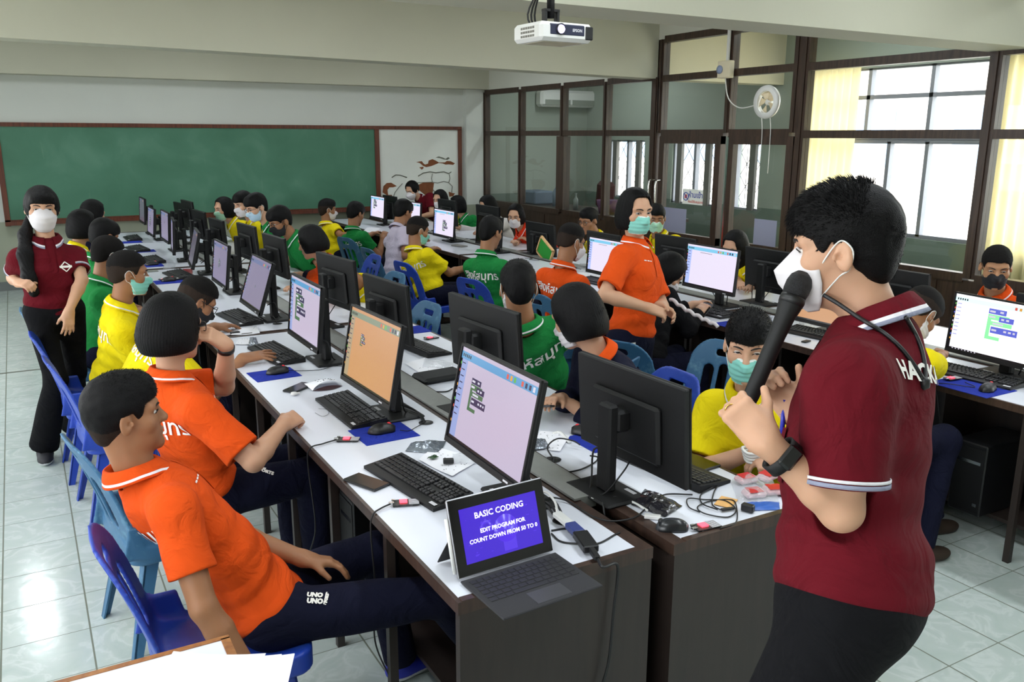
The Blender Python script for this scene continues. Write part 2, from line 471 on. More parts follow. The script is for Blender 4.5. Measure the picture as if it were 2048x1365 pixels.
M_key = mat('black_keycaps', '#232325', rough=.5); M_cable = mat('black_cable_rubber', '#111113', rough=.5); M_wcable = mat('white_cable_rubber', '#d9d9d6', rough=.5)
M_pad = fabric('blue_mousepad_cloth', '#26369a'); M_red = mat('red_plastic_glow', '#d2202a', rough=.35, emit='#d2202a', estr=.15)  # the red wheel plastic has a faint glow put into its colour
M_led = mat('red_led_glow', '#ff3838', rough=.4, emit='#ff3040', estr=4.0)
M_wpl = mat('white_plastic', '#dcdcda', rough=.35); M_wpaper = mat('white_paper', '#e9e9ef', rough=.8, var=.02, vscale=5); M_lab = mat('pale_sticker', '#cfcfd4', rough=.5)
M_chblue = make_scuffed('blue_chair_plastic', '#1f40a8', '#3457b8'); M_chteal = make_scuffed('faded_teal_chair_plastic', '#35658a', '#5d8ba6', .5)
M_skin = {}
for k, c in dict(a='#b98d6e', b='#aa7c5a', c='#97694a', d='#c2967a', e='#85593d').items():
    M_skin[k] = mat('skin_'+k, c, rough=.5, spec=.35, var=.07, vscale=18, bump=.06, bscale=350, sss=.12)
M_hair = mat('black_hair', '#080708', rough=.5, spec=.14, bump=.5, bscale=500, var=.3, vscale=90)
M_hairb = mat('dark_brown_hair', '#120e0d', rough=.45, spec=.3, bump=.5, bscale=400, var=.3, vscale=90)
M_buzz = mat('clipped_black_hair', '#110e0d', rough=.85, spec=.2, bump=.6, bscale=700, var=.3, vscale=200); M_fade = mat('shaved_hair_skin', '#2a201a', rough=.85, spec=.2, bump=.3, bscale=700, var=.25, vscale=200)
M_eyew = mat('eye_white', '#d9d4cf', rough=.25); M_iris = mat('dark_iris', '#1a100c', rough=.15); M_brow = mat('eyebrow_hair', '#1d1614', rough=.8); M_lip = mat('lips', '#a8685c', rough=.45)
FAB = dict(orange=fabric('orange_pique', '#d64d14'), yellow=fabric('yellow_pique', '#e2cd12'), green=fabric('green_pique', '#1c7a3a'), maroon=fabric('maroon_pique', '#5c0d19'), lilac=fabric('pale_lilac_shirt', '#c3b9cc'),
           navy=fabric('navy_tracksuit', '#101226'), black=fabric('black_trousers', '#0d0d10'), white=fabric('white_sweater', '#d8d2cf'), red=fabric('red_orange_polo', '#dd3a1c'))
M_stripe = fabric('white_stripe_knit', '#e2dfe4'); M_grstripe = fabric('grey_blue_stripe_knit', '#8f93a8'); M_print = mat('white_print', '#e9e6e0', rough=.7)
M_print_d = mat('dark_print', '#26242c', rough=.7)
M_surg = mat('teal_surgical_mask', '#7fc4b8', rough=.85, var=.04, vscale=30); M_surgb = mat('pale_blue_mask', '#a9c4d6', rough=.85); M_maskw = mat('white_mask', '#d6d1d4', rough=.85, var=.03, vscale=30); M_maskb = mat('black_mask', '#17171b', rough=.85); M_maskg = mat('pale_green_mask', '#9ccbae', rough=.85)
M_surge = mat('mask_white_edge', '#dfe6e3', rough=.8)
M_shoe = mat('brown_shoe', '#35271d', rough=.7); M_shoeb = mat('grey_black_shoe', '#25252a', rough=.7); M_shoebl = mat('blue_shoe', '#2a34b0', rough=.5); M_sole = mat('pale_sole', '#cfcfd2', rough=.6)
M_steel = mat('bright_steel', '#c9c9c9', rough=.2, metal=1); M_gold = mat('gold_ring_metal', '#d9b56a', rough=.25, metal=1)
M_silver = film('crinkled_clear_film', '#dfe3e8', .26); M_sfoil = mat('silver_grey_foil', '#8d95a0', rough=.25, metal=.6, bump=1.0, bscale=60)
M_glass = glass('window_glass', (.93, .95, .93)); M_green = mat('green_felt', '#1f8a2a', rough=.8); M_pine = make_wood('pale_pine', '#d0a06c', '#e2b987', .5)
M_pcb = mat('black_circuit_board', '#1c1f1d', rough=.45); M_pcbg = mat('green_circuit_board', '#2d4a2c', rough=.4); M_goldc = mat('gold_contacts', '#c9a54a', rough=.35, metal=.8)
M_cur = mat('yellow_curtain_cloth', '#eadfba', rough=.9, trans=0, var=.06); 
def make_curtain():
    nt, b = nodes_of(M_cur); tr = N(nt, 'ShaderNodeBsdfTranslucent'); tr.inputs[0].default_value = (*srgb('#f6e6b4'), 1)
    mx = N(nt, 'ShaderNodeMixShader'); mx.inputs[0].default_value = .5; o = nt.nodes['Material Output']
    nt.links.new(b.outputs[0], mx.inputs[1]); nt.links.new(tr.outputs[0], mx.inputs[2]); nt.links.new(mx.outputs[0], o.inputs[0])
make_curtain()
# ------------------------------------------------------------------ the setting
XG = 6.45; X2 = 8.45; YB = 12.3; XL = -2.4; YR = -2.6; ZC = 3.3
def struct(o): o['kind'] = 'structure'; return o
def sbuild(name, mb, mats, parent=None):
    o = mb.build(name, mats, parent)
    if parent is None: struct(o)
    return o
m = MB(); m.b2((XL-.1, YR-.1, -.1), (X2+.1, YB+.2, 0)); sbuild('floor', m, M_floor)
m = MB(); m.b2((XL-.1, YR-.1, ZC), (X2+.2, YB+.2, ZC+.15)); sbuild('ceiling', m, M_ceil)
# chalkboard wall with pilaster near the glazed partition
m = MB(); m.b2((XL, YB, 0), (XG+.02, YB+.2, ZC)); m.b2((6.13, YB-.1, 0), (XG, YB+.01, 2.6)); sbuild('wall_back', m, M_wall)
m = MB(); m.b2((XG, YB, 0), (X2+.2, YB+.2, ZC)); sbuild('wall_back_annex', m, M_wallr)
m = MB(); m.b2((XL, YB-.02, 0), (6.13, YB, .11)); sbuild('baseboard_back', m, mat('grey_skirting_paint', '#6f7372', rough=.6))
# rear and left walls (the left one has windows out of the frame)
m = MB(); m.b2((XL-.1, YR-.2, 0), (X2+.2, YR, ZC)); sbuild('wall_rear', m, M_wallw)
m = MB()
wy = [(-1.8, 1.4), (2.2, 5.4), (6.2, 9.4)]
m.b2((XL-.2, YR, 0), (XL, YB+.2, .95)); m.b2((XL-.2, YR, 2.5), (XL, YB+.2, ZC))
ys = [YR]+[c for a in wy for c in a]+[YB+.2]
for i in range(0, len(ys), 2): m.b2((XL-.2, ys[i], .95), (XL, ys[i+1], 2.5))
sbuild('wall_left', m, M_wallw)
for i, (a, b) in enumerate(wy):
    m = MB()
    for y in (a, (a*2+b)/3, (a+2*b)/3, b): m.b2((XL-.14, y-.03, .95), (XL-.06, y+.03, 2.5))
    for z in (.95, 2.5, 1.9): m.b2((XL-.14, a, z-.03), (XL-.06, b, z+.03))
    sbuild('window_%d' % (i+1), m, M_frame)
# beams across the room, running on into the room behind the glass
def beam(n, y0, y1, zl, zr, x1):
    m = MB(); m.add([(XL, y0, zl), (XL, y1, zl), (x1, y1, zr), (x1, y0, zr), (XL, y0, ZC), (XL, y1, ZC), (x1, y1, ZC), (x1, y0, ZC)],
                    [(0, 1, 2, 3), (0, 3, 7, 4), (1, 5, 6, 2), (0, 4, 5, 1), (3, 2, 6, 7)]); sbuild(n, m, M_beam)
beam('trim_1', 8.0, 8.28, 2.66, 2.545, XG-.0); beam('trim_2', 3.74, 4.1, 2.53, 2.53, XG); beam('trim_3', 12.05, 12.31, 2.6, 2.6, XG)
m = MB(); m.b2((XG, 8.0, 2.54), (X2, 8.28, ZC)); m.b2((XG, 3.74, 2.53), (X2, 4.1, ZC)); sbuild('trim_4', m, M_cream)
m = MB(); m.b2((XL, 7.995, 2.68), (.02, 8.0, 2.69)); 
# glazed partition: wall above and below the glazing
m = MB()
m.b2((XG, 8.0, 2.96), (XG+.12, YR, ZC)); m.b2((XG, 8.0, 2.55), (XG+.12, YB, ZC))
sbuild('wall_right', m, M_wallw)
m = MB(); m.b2((XG+.005, 7.98, 0), (XG+.085, YB, .87)); m.b2((XG+.005, YR, 0), (XG+.085, 5.88, .8))
for y in (8.3, 8.6, 9.4, 10.4, 11.4, 11.9): m.b2((XG-.005, y, .08), (XG+.006, y+.012, .83))
for y in (4.3, 4.9, 5.5, 3.4, 2.6): m.b2((XG-.005, y, .08), (XG+.006, y+.012, .77))
sbuild('wall_right_lower', m, M_frame)
def win(name, ys, zs, w=.07, d=.09, skip=(), rail=.07, outer=None, first=True):
    """glazed section in the partition: posts at ys, rails at zs, one pane per field"""
    m = MB()
    for k, y in enumerate(ys):
        ww = outer if (outer and k in (0, len(ys)-1)) else w
        if k == len(ys)-1 and not first: continue
        m.b2((XG-.01, y-ww/2, zs[0]), (XG-.01+d, y+ww/2, zs[-1]))
        m.b2((XG-.022, y-ww/5, zs[0]), (XG-.008, y-ww/5+.012, zs[-1]))
    for k in range(len(ys)-1):
        for z in zs: m.b2((XG-.008, ys[k]+w/2, z-rail/2), (XG-.012+d, ys[k+1]-w/2, z+rail/2))
    o = sbuild(name, m, M_frame)
    for i in range(len(ys)-1):
        for j in range(len(zs)-1):
            if (i, j) in skip: continue
            q = MB(); q.b2((XG+.03, ys[i]+w/2, zs[j]+rail/2), (XG+.034, ys[i+1]-w/2, zs[j+1]-rail/2)); q.build('window_pane', M_glass, o)
    return o
win('window_4', [8.02, 8.99, 9.98, 11.1, 12.22], [.89, 1.945, 2.56], w=.075, outer=.13)
m = MB(); m.b2((XG-.024, 9.89, .93), (XG+.084, 10.07, 1.905)); sbuild('window_4_post', m, M_frame)
win('window_5', [5.95, 6.84, 7.93], [1.945, 2.54, 2.96], w=.08)
win('window_6', [4.03, 5.86], [.82, 1.93, 2.535, 2.96], w=.1)
win('window_7', [2.2, 4.03], [.82, 1.93, 2.535, 2.96], w=.1, first=False)
win('window_8', [.2, 2.2], [.82, 1.93, 2.535, 2.96], w=.1, first=False)
def door(name, y0, y1):
    m = MB(); w = .085
    for y in (y0+w/2, y1-w/2): m.b2((XG-.015, y-w/2, .04), (XG+.055, y+w/2, 1.91))
    m.b2((XG-.014, y0, 1.83), (XG+.054, y1, 1.91)); m.b2((XG-.014, y0, .04), (XG+.054, y1, .2)); m.b2((XG-.014, y0, .76), (XG+.054, y1, .84))
    o = sbuild(name, m, M_frame)
    q = MB(); q.b2((XG+.018, y0+w, .84), (XG+.022, y1-w, 1.83)); q.build('window_pane', M_glass, o)
    q = MB(); q.b2((XG+.01, y0+w, .2), (XG+.03, y1-w, .76)); q.build('door_panel', M_frame, o)
    return o
d1 = door('door_1', 6.9, 7.9); d2 = door('door_2', 5.92, 6.8)
h = MB(); yh = 7.84
h.tube(bez([(XG-.02, yh, 1.12), (XG-.09, yh+.0, 1.14), (XG-.1, yh, 1.27), (XG-.09, yh, 1.4), (XG-.02, yh, 1.42)], 20), .011, 10); h.build('door_handle', M_steel, d1)
h = MB(); yh = 7.96
h.tube(bez([(XG-.02, yh, 1.12), (XG-.09, yh+.0, 1.14), (XG-.1, yh, 1.27), (XG-.09, yh, 1.4), (XG-.02, yh, 1.42)], 20), .011, 10); h.build('door_handle', M_steel, d1)
m = MB(); m.b2((XG-.02, 6.78, .05), (XG-.016, 6.8, 1.9)); m.build('door_strip', M_steel, d2)
# room behind the glass: outer wall with window openings
m = MB()
ops = [(-1.5, 3.0, .83, 2.66), (3.25, 5.1, .83, 2.66), (5.3, 7.55, .83, 2.66), (8.3, 8.78, .95, 1.85), (9.14, 10.06, .95, 1.85), (10.72, 11.64, .95, 1.85)]
y = YR
for a, b, z0, z1 in ops:
    m.b2((X2, y, 0), (X2+.15, a, ZC)); m.b2((X2, a, 0), (X2+.15, b, z0)); m.b2((X2, a, z1), (X2+.15, b, ZC)); y = b
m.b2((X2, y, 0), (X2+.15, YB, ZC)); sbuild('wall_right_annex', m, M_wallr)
M_winfr = mat('grey_window_metal', '#8b8c96', rough=.5)
def exwin(n, ys, zs, w=.045):
    m = MB()
    for y in ys: m.b2((X2+.03, y-w/2, zs[0]), (X2+.1, y+w/2, zs[-1]))
    for z in zs: m.b2((X2+.03, ys[0], z-w/2), (X2+.1, ys[-1], z+w/2))
    return sbuild(n, m, M_winfr)
exwin('window_9', [5.3, 5.97, 6.75, 7.55], [1.9, 2.345, 2.66]); exwin('window_10', [5.3, 5.95, 6.42, 7.0, 7.55], [.85, 1.86])
exwin('window_11', [3.25, 4.1, 5.1], [.83, 1.88, 2.66]); exwin('window_12', [-1.5, 0, 1.5, 3.0], [.83, 1.88, 2.66])
for i, (a, b) in enumerate([(8.3, 8.78), (9.14, 10.06), (10.72, 11.64)]):
    o = exwin('window_%d' % (13+i), [a, b] if b-a < .6 else [a, (a+b)/2, b], [.95, 1.85], .05)
    g = MB(); w_ = .23; ny = max(2, round((b-a)/w_)); dy = (b-a)/ny
    for k in range(ny):
        for j in range(3):
            y0, y1, z0, z1 = a+k*dy, a+(k+1)*dy, .95+j*.3, 1.25+j*.3; ym, zm = (y0+y1)/2, (z0+z1)/2; xx = X2+.12
            for p, q in (((ym, z0), (y1, zm)), ((y1, zm), (ym, z1)), ((ym, z1), (y0, zm)), ((y0, zm), (ym, z0)), ((ym, z0), (ym, z1))):
                g.tube([(xx, *p), (xx, *q)], .005, 5)
    g.build('window_grille', M_winfr, o)
    for yy in ([a+.12, b-.2] if b-a > .6 else [a+.1]):
        g = MB(); g.b2((X2+.0, yy, .95), (X2+.05, yy+.1, 1.85)); g.build('window_shutter', mat('grey_shutter_paint', '#6b6763', rough=.7), o)
# curtains of the far windows
def curtain(y0, y1, label, seed):
    r = np.random.default_rng(seed); n = int((y1-y0)/.012)+2
    ph = r.random()*6; f1 = 2*math.pi/.105
    def fn(u, v):
        y = y0+(y1-y0)*u; return (X2-.1+.028*math.sin(f1*y+ph+.6*math.sin(7*y))*(1.1-.2*v), y, .45+v*2.27)
    c = MB(); c.grid(fn, n, 12); o = c.build('curtain', M_cur); tag(o, label, 'curtain', 'yellow curtains in the far windows'); return o
curtain(6.78, 7.5, 'yellow pleated curtain drawn to the left of the bright far window', 1)
curtain(3.3, 5.12, 'wide yellow pleated curtain at the right edge behind the glazing', 2)
# ceiling lamps (fluorescent fittings), out of the frame
def lamp(x, y):
    t = thing('ceiling_lamp', 'white twin-tube fluorescent ceiling fitting', 'lamp', (x, y, ZC-.06), 0, 'fluorescent fittings on the ceiling')
    b = MB(); b.box((0, 0, .035), (.16, 1.25, .05)); b.build('lamp_body', M_wpl, t)
    L = bpy.data.lights.new('lamp_tubes', 'AREA'); L.shape = 'RECTANGLE'; L.size = .14; L.size_y = 1.2; L.energy = LAMP_W; L.color = (.9, .96, 1.0)
    o = bpy.data.objects.new('lamp_tubes', L); COL.objects.link(o); o.parent = t; o.location = (0, 0, -.012)
LAMP_W = 15
for y in (.6, 2.3, 6.0, 10.0):
    for x in (-.3, 2.2, 4.7): lamp(x, y)
lamp(7.4, 10.6); lamp(7.5, 6.2); lamp(7.5, 2.5)  # unseen fittings added behind the glass to brighten that room
# outside
m = MB(); m.b2((X2+.2, -40, -.3), (60, 60, -.2)); m.b2((-60, -40, -.3), (XL-.25, 60, -.2)); o = sbuild('ground_outside', m, mat('pale_concrete_ground', '#c9c6bd', rough=.9, var=.1))
b = thing('building', 'pale building across the yard seen through the lattice windows', 'building', (24, 26, -.2))
q = MB(); q.b2((0, -14, 0), (6, 16, 6)); q.build('wall', mat('pale_pink_render', '#d8ccc6', rough=.9), b)
q = MB(); q.b2((-.8, -14.5, 6), (6.5, 16.5, 6.4)); q.build('roof', mat('red_roof', '#9a4a3c', rough=.9), b)
for k in range(7):
    q = MB(); q.b2((-.05, -12+4*k, 1.2), (.02, -10+4*k, 3)); q.build('window', mat('blue_grey_pane', '#7f93ad', rough=.3), b)
# world
w = bpy.data.worlds.new('sky'); SC.world = w; w.use_nodes = True
bg = w.node_tree.nodes['Background']; bg.inputs[0].default_value = (.93, .97, 1, 1); bg.inputs[1].default_value = 6.0
SC.view_settings.view_transform = 'Standard'; SC.view_settings.look = 'None'; SC.view_settings.gamma = 1; SC.view_settings.use_curve_mapping = False
SC.view_settings.exposure = .6
cy = SC.cycles
cy.use_denoising = True; cy.max_bounces = 6; cy.diffuse_bounces = 4; cy.glossy_bounces = 3; cy.transparent_max_bounces = 12; cy.transmission_bounces = 4; cy.caustics_reflective = False; cy.caustics_refractive = False
cy.sample_clamp_indirect = 6; cy.use_adaptive_sampling = True
try: cy.use_light_tree = True
except Exception: pass
cam = bpy.data.cameras.new('camera'); cam.sensor_width = 36; cam.lens = 36*FPX/2048; cam.clip_start = .05; cam.clip_end = 200
co = bpy.data.objects.new('camera', cam); COL.objects.link(co); co.matrix_world = frame_m(CC, CR, CU, -CF); SC.camera = co
# ------------------------------------------------------------------ board on the back wall
cb = thing('chalkboard', 'long green chalkboard with red-brown wooden frame across the back wall', 'chalkboard', (0, YB, 0))
q = MB(); q.b2((-.12, -.03, .87), (4.67, -.005, 2.0)); q.build('writing_surface', M_board, cb)
q = MB(); q.b2((-.17, -.045, 1.995), (6.08, .0, 2.045)); q.b2((-.18, -.045, .8), (-.12, 0, 2.0)); q.b2((6.02, -.045, .86), (6.08, 0, 2.0)); q.b2((4.65, -.05, .86), (4.72, 0, 2.0)); q.b2((-.18, -.045, .82), (4.7, 0, .875)); q.build('frame', M_redwood, cb)
q = MB(); q.b2((-.18, -.13, .815), (4.72, -.04, .835)); q.b2((-.18, -.135, .815), (4.72, -.125, .86)); q.build('chalk_tray', M_redwood, cb)
q = MB(); q.b2((4.72, -.02, .8), (6.02, -.004, 1.995))
q.build('whitewashed_panel', M_white, cb)
# broken paint on the panel: bare patches and cracks where the photo shows them
def patch(pts, mat_, dep=.003, name='bare_patch'):
    P = [PY_(x, y, YB-.024) for x, y in pts]; q = MB()
    n = len(P); vs = [tuple(p-np.array((0, YB, 0))) for p in P]+[tuple(p-np.array((0, YB-dep, 0))) for p in P]
    q.add(vs, [tuple(range(n)), tuple(range(n, 2*n))[::-1]]+[(i, (i+1) % n, n+(i+1) % n, n+i) for i in range(n)])
    return q.build(name, mat_, cb)
Zm = lambda L, ox, oy, s: [(ox+x/s, oy+y/s) for x, y in L]
z6 = lambda L: Zm(L, 600, 250, 4)
patch(z6([(930, 297), (975, 290), (985, 305), (1000, 318), (1025, 310), (1030, 285), (1060, 274), (1085, 285), (1110, 300), (1160, 300), (1175, 288), (1205, 290), (1240, 308), (1225, 320), (1190, 316), (1165, 318), (1140, 308), (1110, 305), (1080, 318), (1050, 330), (1010, 338), (985, 328), (960, 305)]), M_brick)
patch(z6([(1085, 262), (1110, 252), (1145, 262), (1165, 272), (1185, 258), (1200, 266), (1180, 280), (1150, 276), (1120, 266)]), M_crack)
patch(z6([(955, 340), (985, 335), (990, 345), (975, 358)]), M_brick)
patch(z6([(660, 540), (668, 490), (695, 465), (730, 463), (775, 490), (745, 500), (715, 500), (700, 520), (705, 560), (735, 560), (745, 590), (705, 600), (690, 560)]), M_brick)
patch(z6([(945, 480), (985, 462), (1045, 458), (1072, 465), (1065, 520), (1055, 580), (1000, 560), (950, 520)]), M_brick)
patch(z6([(1190, 535), (1220, 545), (1240, 548), (1225, 570), (1195, 575)]), M_brick)
patch(z6([(700, 600), (740, 580), (775, 600), (760, 640), (715, 635)]), M_brick)
def crack(pts, r=.009):
    r = r*.55
    P = [PY_(x, y, YB-.026)-np.array((0, YB, 0)) for x, y in pts]; q = MB(); q.tube(P, r, 5); q.build('crack', M_crack, cb)
crack(z6([(945, 410), (985, 385), (1040, 375), (1085, 383), (1150, 375), (1190, 390), (1210, 376)]), .014)
crack(z6([(1060, 390), (1052, 430), (1060, 460)])); crack(z6([(940, 462), (1000, 460), (1060, 458), (1100, 465), (1150, 452), (1190, 462), (1218, 490), (1214, 540)])); crack(z6([(1195, 395), (1200, 430), (1190, 462)]))
crack(z6([(735, 420), (765, 400), (800, 402), (855, 420)]), .013); crack(z6([(745, 590), (760, 540), (790, 500), (820, 470)])); crack(z6([(1065, 520), (1085, 540)]))
for x in (3.62, 3.95, 4.1):
    q = MB(); q.b2((-.03, -.012, 0), (.03, .012, .018)); o = q.build('chalk_stick', M_white); o.location = (x, YB-.085, .8351); tag(o, 'white chalk stick lying on the chalkboard tray', 'chalk', 'chalk on the tray')
# ------------------------------------------------------------------ things on and behind the glazing
ac = thing('air_conditioner', 'white split air conditioner on the far wall behind the glass', 'air conditioner', (8.0, YB, 2.5))
q = MB(); q.box((0, -.1, 0), (1.15, .2, .26), bev=.04); q.build('housing', M_wpl, ac)
q = MB(); q.b2((-.5, -.205, -.1), (-.02, -.19, -.02)); q.b2((.02, -.205, -.1), (.5, -.19, -.02))
q.build('air_outlet', mat('grey_louvre', '#8a8f86', rough=.7), ac)
fan = thing('exhaust_fan', 'round white exhaust fan set in the upper glass', 'fan', (XG, 6.28, 2.235))
q = MB(); RX = roty(math.pi/2)
prof = [(.105, -.05), (.155, -.05), (.16, -.03), (.15, .0), (.12, .01), (.105, .0), (.105, -.05)]
q.lathe([(r, -z) for r, z in prof], rot=roty(-math.pi/2), n=40, cap=False); q.build('ring', M_wpl, fan)
for k in range(5):
    a = k*2*math.pi/5; q = MB()
    def fn(u, v, a=a):
        r = .025+.075*u; t = a+(v-.5)*.9; return (-.02+.03*(v-.5), r*math.cos(t), r*math.sin(t))
    q.grid(fn, 5, 6); q.build('blade', mat('cream_plastic', '#d8c8a8', rough=.4), fan, solid=.003)
q = MB(); q.lathe([(.03, -.03), (.03, .02), (.015, .03)], rot=roty(-math.pi/2), n=20); q.build('hub', M_wpl, fan)
for dy in (-.06, .05):
    q = MB(); q.tube(bez([(-.03, dy, -.15), (-.02, dy-.01, -.3), (-.015, dy-.005, -.62+dy)], 10), .004, 6); q.build('pull_cord', M_wcable, fan)
jb = thing('junction_box', 'cream electrical box with conduit on the glazing post', 'switch box', (XG-.03, 6.84, 2.57))
q = MB(); q.box((-.03, 0, 0), (.07, .18, .17), bev=.008); q.build('box_body', mat('cream_box_plastic', '#d9cfb4', rough=.5), jb)
q = MB(); q.lathe([(.04, 0), (.042, .012), (.02, .016)], c=(-.065, .045, 0), rot=roty(-math.pi/2), n=20); q.build('plug', mat('blue_grey_plug', '#8a97b5', rough=.5), jb)
q = MB(); q.b2((-.02, -.015, .085), (.0, .015, .4)); q.build('conduit', M_wpl, jb)
q = MB(); q.tube(bez([(-.03, .0, -.08), (-.02, -.05, -.28), (.0, -.2, -.38), (.02, -.42, -.36)], 20), .006, 6); q.build('cord', M_wcable, jb)
# lettering
def textmesh(txt, size, bold=0.0, align='CENTER'):
    cu = bpy.data.curves.new('lettering', 'FONT'); cu.body = txt; cu.size = size; cu.align_x = align; cu.align_y = 'CENTER'; cu.resolution_u = 2; cu.offset = bold
    o = bpy.data.objects.new('lettering', cu); COL.objects.link(o)
    me = bpy.data.meshes.new_from_object(o.evaluated_get(bpy.context.evaluated_depsgraph_get())); bpy.data.objects.remove(o)
    return me
def textquads(txt, size, bold, fn):
    me = textmesh(txt, size, bold)
    vs = [fn(v.co) for v in me.vertices]; fs = [tuple(p.vertices) for p in me.polygons]
    return vs, fs
sg = thing('door_sign', 'small white no-entry sign with blue and red lettering on the glass door', 'sign', (XG-.005, 7.3, 1.26)); sg.scale = (.82, .82, .82)
q = MB(); q.b2((-.004, -.2, -.1), (0, .2, .1)); q.build('sign_plate', M_white, sg)
M_bl = mat('blue_ink', '#3b4a9a', rough=.6); M_rd = mat('red_ink', '#c8554a', rough=.6)
vs, fs = textquads('ห้ามเข้า', .1, .002, lambda c: (-.006, -.062-c.x, .022+c.y)); q = MB(); q.add(vs, fs); q.build('lettering', M_bl, sg)
vs, fs = textquads('ก่อนได้รับอนุญาต', .042, .001, lambda c: (-.006, -.062-c.x, -.065+c.y)); q = MB(); q.add(vs, fs); q.build('lettering', M_rd, sg)
q = MB(); q.lathe([(.058, 0), (.058, .002), (.046, .002), (.046, 0)], c=(-.005, .13, 0), rot=roty(-math.pi/2), n=30, cap=False); q.box((-.006, .13, 0), (.002, .1, .012), rot=rotx(.78)); q.build('prohibition_ring', M_bl, sg)
q = MB(); q.box((-.006, .13, 0), (.001, .05, .05)); q.build('red_mark', M_rd, sg)
def paper(y, z, w, h, label, x=XG+.012):
    q = MB(); q.b2((-.001, -w/2, -h/2), (.001, w/2, h/2)); o = q.build('notice_paper', mat('dimmed_white_paper', '#8d8fa6', rough=.7)); o.location = (x, y, z); tag(o, label, 'paper'); return o  # white sheets, their dimness behind the glass put into the colour
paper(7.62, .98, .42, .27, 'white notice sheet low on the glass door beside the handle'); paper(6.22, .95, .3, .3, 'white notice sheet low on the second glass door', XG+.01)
# dim clutter on the counter behind the glass
ct = thing('counter', 'dark counter behind the glass partition under the far windows', 'counter', (7.1, 10.2, 0))
q = MB(); q.b2((-.3, -1.7, 0), (.3, 1.9, .84)); q.build('cabinet', M_frame, ct); q = MB(); q.b2((-.33, -1.73, .84), (.33, 1.93, .88)); q.build('countertop', M_desk, ct)
def clutter(name, label, cat, loc, fn, mt):
    q = MB(); fn(q); o = q.build(name, mt); o.location = loc; tag(o, label, cat); return o
clutter('storage_basket', 'purple plastic basket with papers behind the glass', 'basket', (7.0, 9.62, .88), lambda q: q.lathe([(.13, 0), (.17, .18), (.16, .18), (.12, .01)], n=16), mat('dull_purple_plastic', '#5d3a5c', rough=.6))
clutter('paper_bag', 'dark red folded bag standing behind the purple basket', 'bag', (7.2, 9.98, .9), lambda q: q.box((0, 0, .2), (.2, .26, .38), rot=rotx(.1), bev=.05), mat('dark_red_cloth', '#4a2323', rough=.9))
clutter('spray_bottle', 'pale spray bottle on the counter behind the glass', 'bottle', (6.95, 10.35, .88), lambda q: q.lathe([(.035, 0), (.035, .14), (.012, .18), (.012, .22), (.02, .23)], n=16), mat('clear_grey_plastic', '#8f9b98', rough=.3))
clutter('water_jug', 'pale blue jug on the counter behind the glass', 'jug', (7.05, 11.0, .88), lambda q: q.lathe([(.07, 0), (.08, .2), (.03, .28), (.03, .31)], n=18), mat('dull_blue_plastic', '#6d7f93', rough=.4))
clutter('storage_box', 'dull blue plastic box at the far end behind the glass', 'box', (7.05, 11.6, .88), lambda q: q.box((0, 0, .1), (.35, .45, .2), bev=.02), mat('dull_blue_box', '#56687c', rough=.5))
clutter('spray_bottle', 'small pale bottle beside the purple basket behind the glass', 'bottle', (6.98, 9.28, .88), lambda q: q.lathe([(.035, 0), (.035, .17), (.014, .2), (.014, .25)], n=16), mat('clear_grey_plastic', '#8f9b98'))

m = MB(); m.b2((XL, 7.9, .0), (.9, 7.93, .0015)); sbuild('trim_5', m, mat('floor_joint', '#5d6158', rough=.8))
# ------------------------------------------------------------------ desks
ZT = .75
def desk(label, x0, x1, y0, y1, front_end, group, inner):
    """computer desk: white top, brown edge bands, end panels, dividers; inner = +1 if its inner (cable) side is at x1"""
    t = thing('computer_desk', label, 'desk', ((x0+x1)/2, (y0+y1)/2, 0), 0, group)
    hx = (x1-x0)/2; hy = (y1-y0)/2
    q = MB(); q.b2((-hx+.012, -hy+.02, ZT-.03), (hx-.012, hy-.02, ZT)); q.build('desktop', M_top, t)
    q = MB(); iw = .045
    q.b2((-hx, -hy, ZT-.034), (-hx+(.012 if inner > 0 else iw), hy, ZT+.001)); q.b2((hx-(iw if inner > 0 else .012), -hy, ZT-.034), (hx, hy, ZT+.001))
    w0, w1 = (.012, iw) if inner > 0 else (iw, .012); q.b2((-hx+w0, -hy, ZT-.034), (hx-w1, -hy+.022, ZT+.004)); q.b2((-hx+w0, hy-.022, ZT-.034), (hx-w1, hy, ZT+.004)); q.build('edge_band', M_edge, t)
    for s in (-1, 1):
        q = MB(); y = s*(hy-.0125); q.b2((-hx+.004, y-.012, 0), (hx-.004, y+.012, ZT-.034)); q.build('end_panel', M_desk, t)
    n = max(1, round(2*hy/.55)); q = MB(); xi = hx-.02 if inner > 0 else -hx+.02
    q.b2((xi-.01, -hy+.02, .05), (xi+.01, hy-.02, ZT-.034)); q.build('back_panel', M_desk, t)
    for k in range(1, n):
        y = -hy+2*hy*k/n; q = MB(); xa = -hx+.26 if inner > 0 else hx-.26
        q.b2((min(xa, xi), y-.009, .0), (max(xa, xi), y+.009, ZT-.034)); q.build('divider_panel', M_desk, t)
        q = MB(); xp = -hx+.03 if inner > 0 else hx-.03; q.b2((xp-.014, y-.014, 0), (xp+.014, y+.014, ZT-.034)); q.build('post', M_desk, t)
    q = MB(); q.b2((-hx+.2 if inner > 0 else -hx+.03, -hy+.02, .1), (hx-.03 if inner > 0 else hx-.2, hy-.02, .118)); q.build('lower_shelf', M_desk, t)
    return t
GD = 'dark brown computer desks in two double rows'
YS = [(1.76, 5.06), (5.085, 8.03), (8.055, 11.35)]
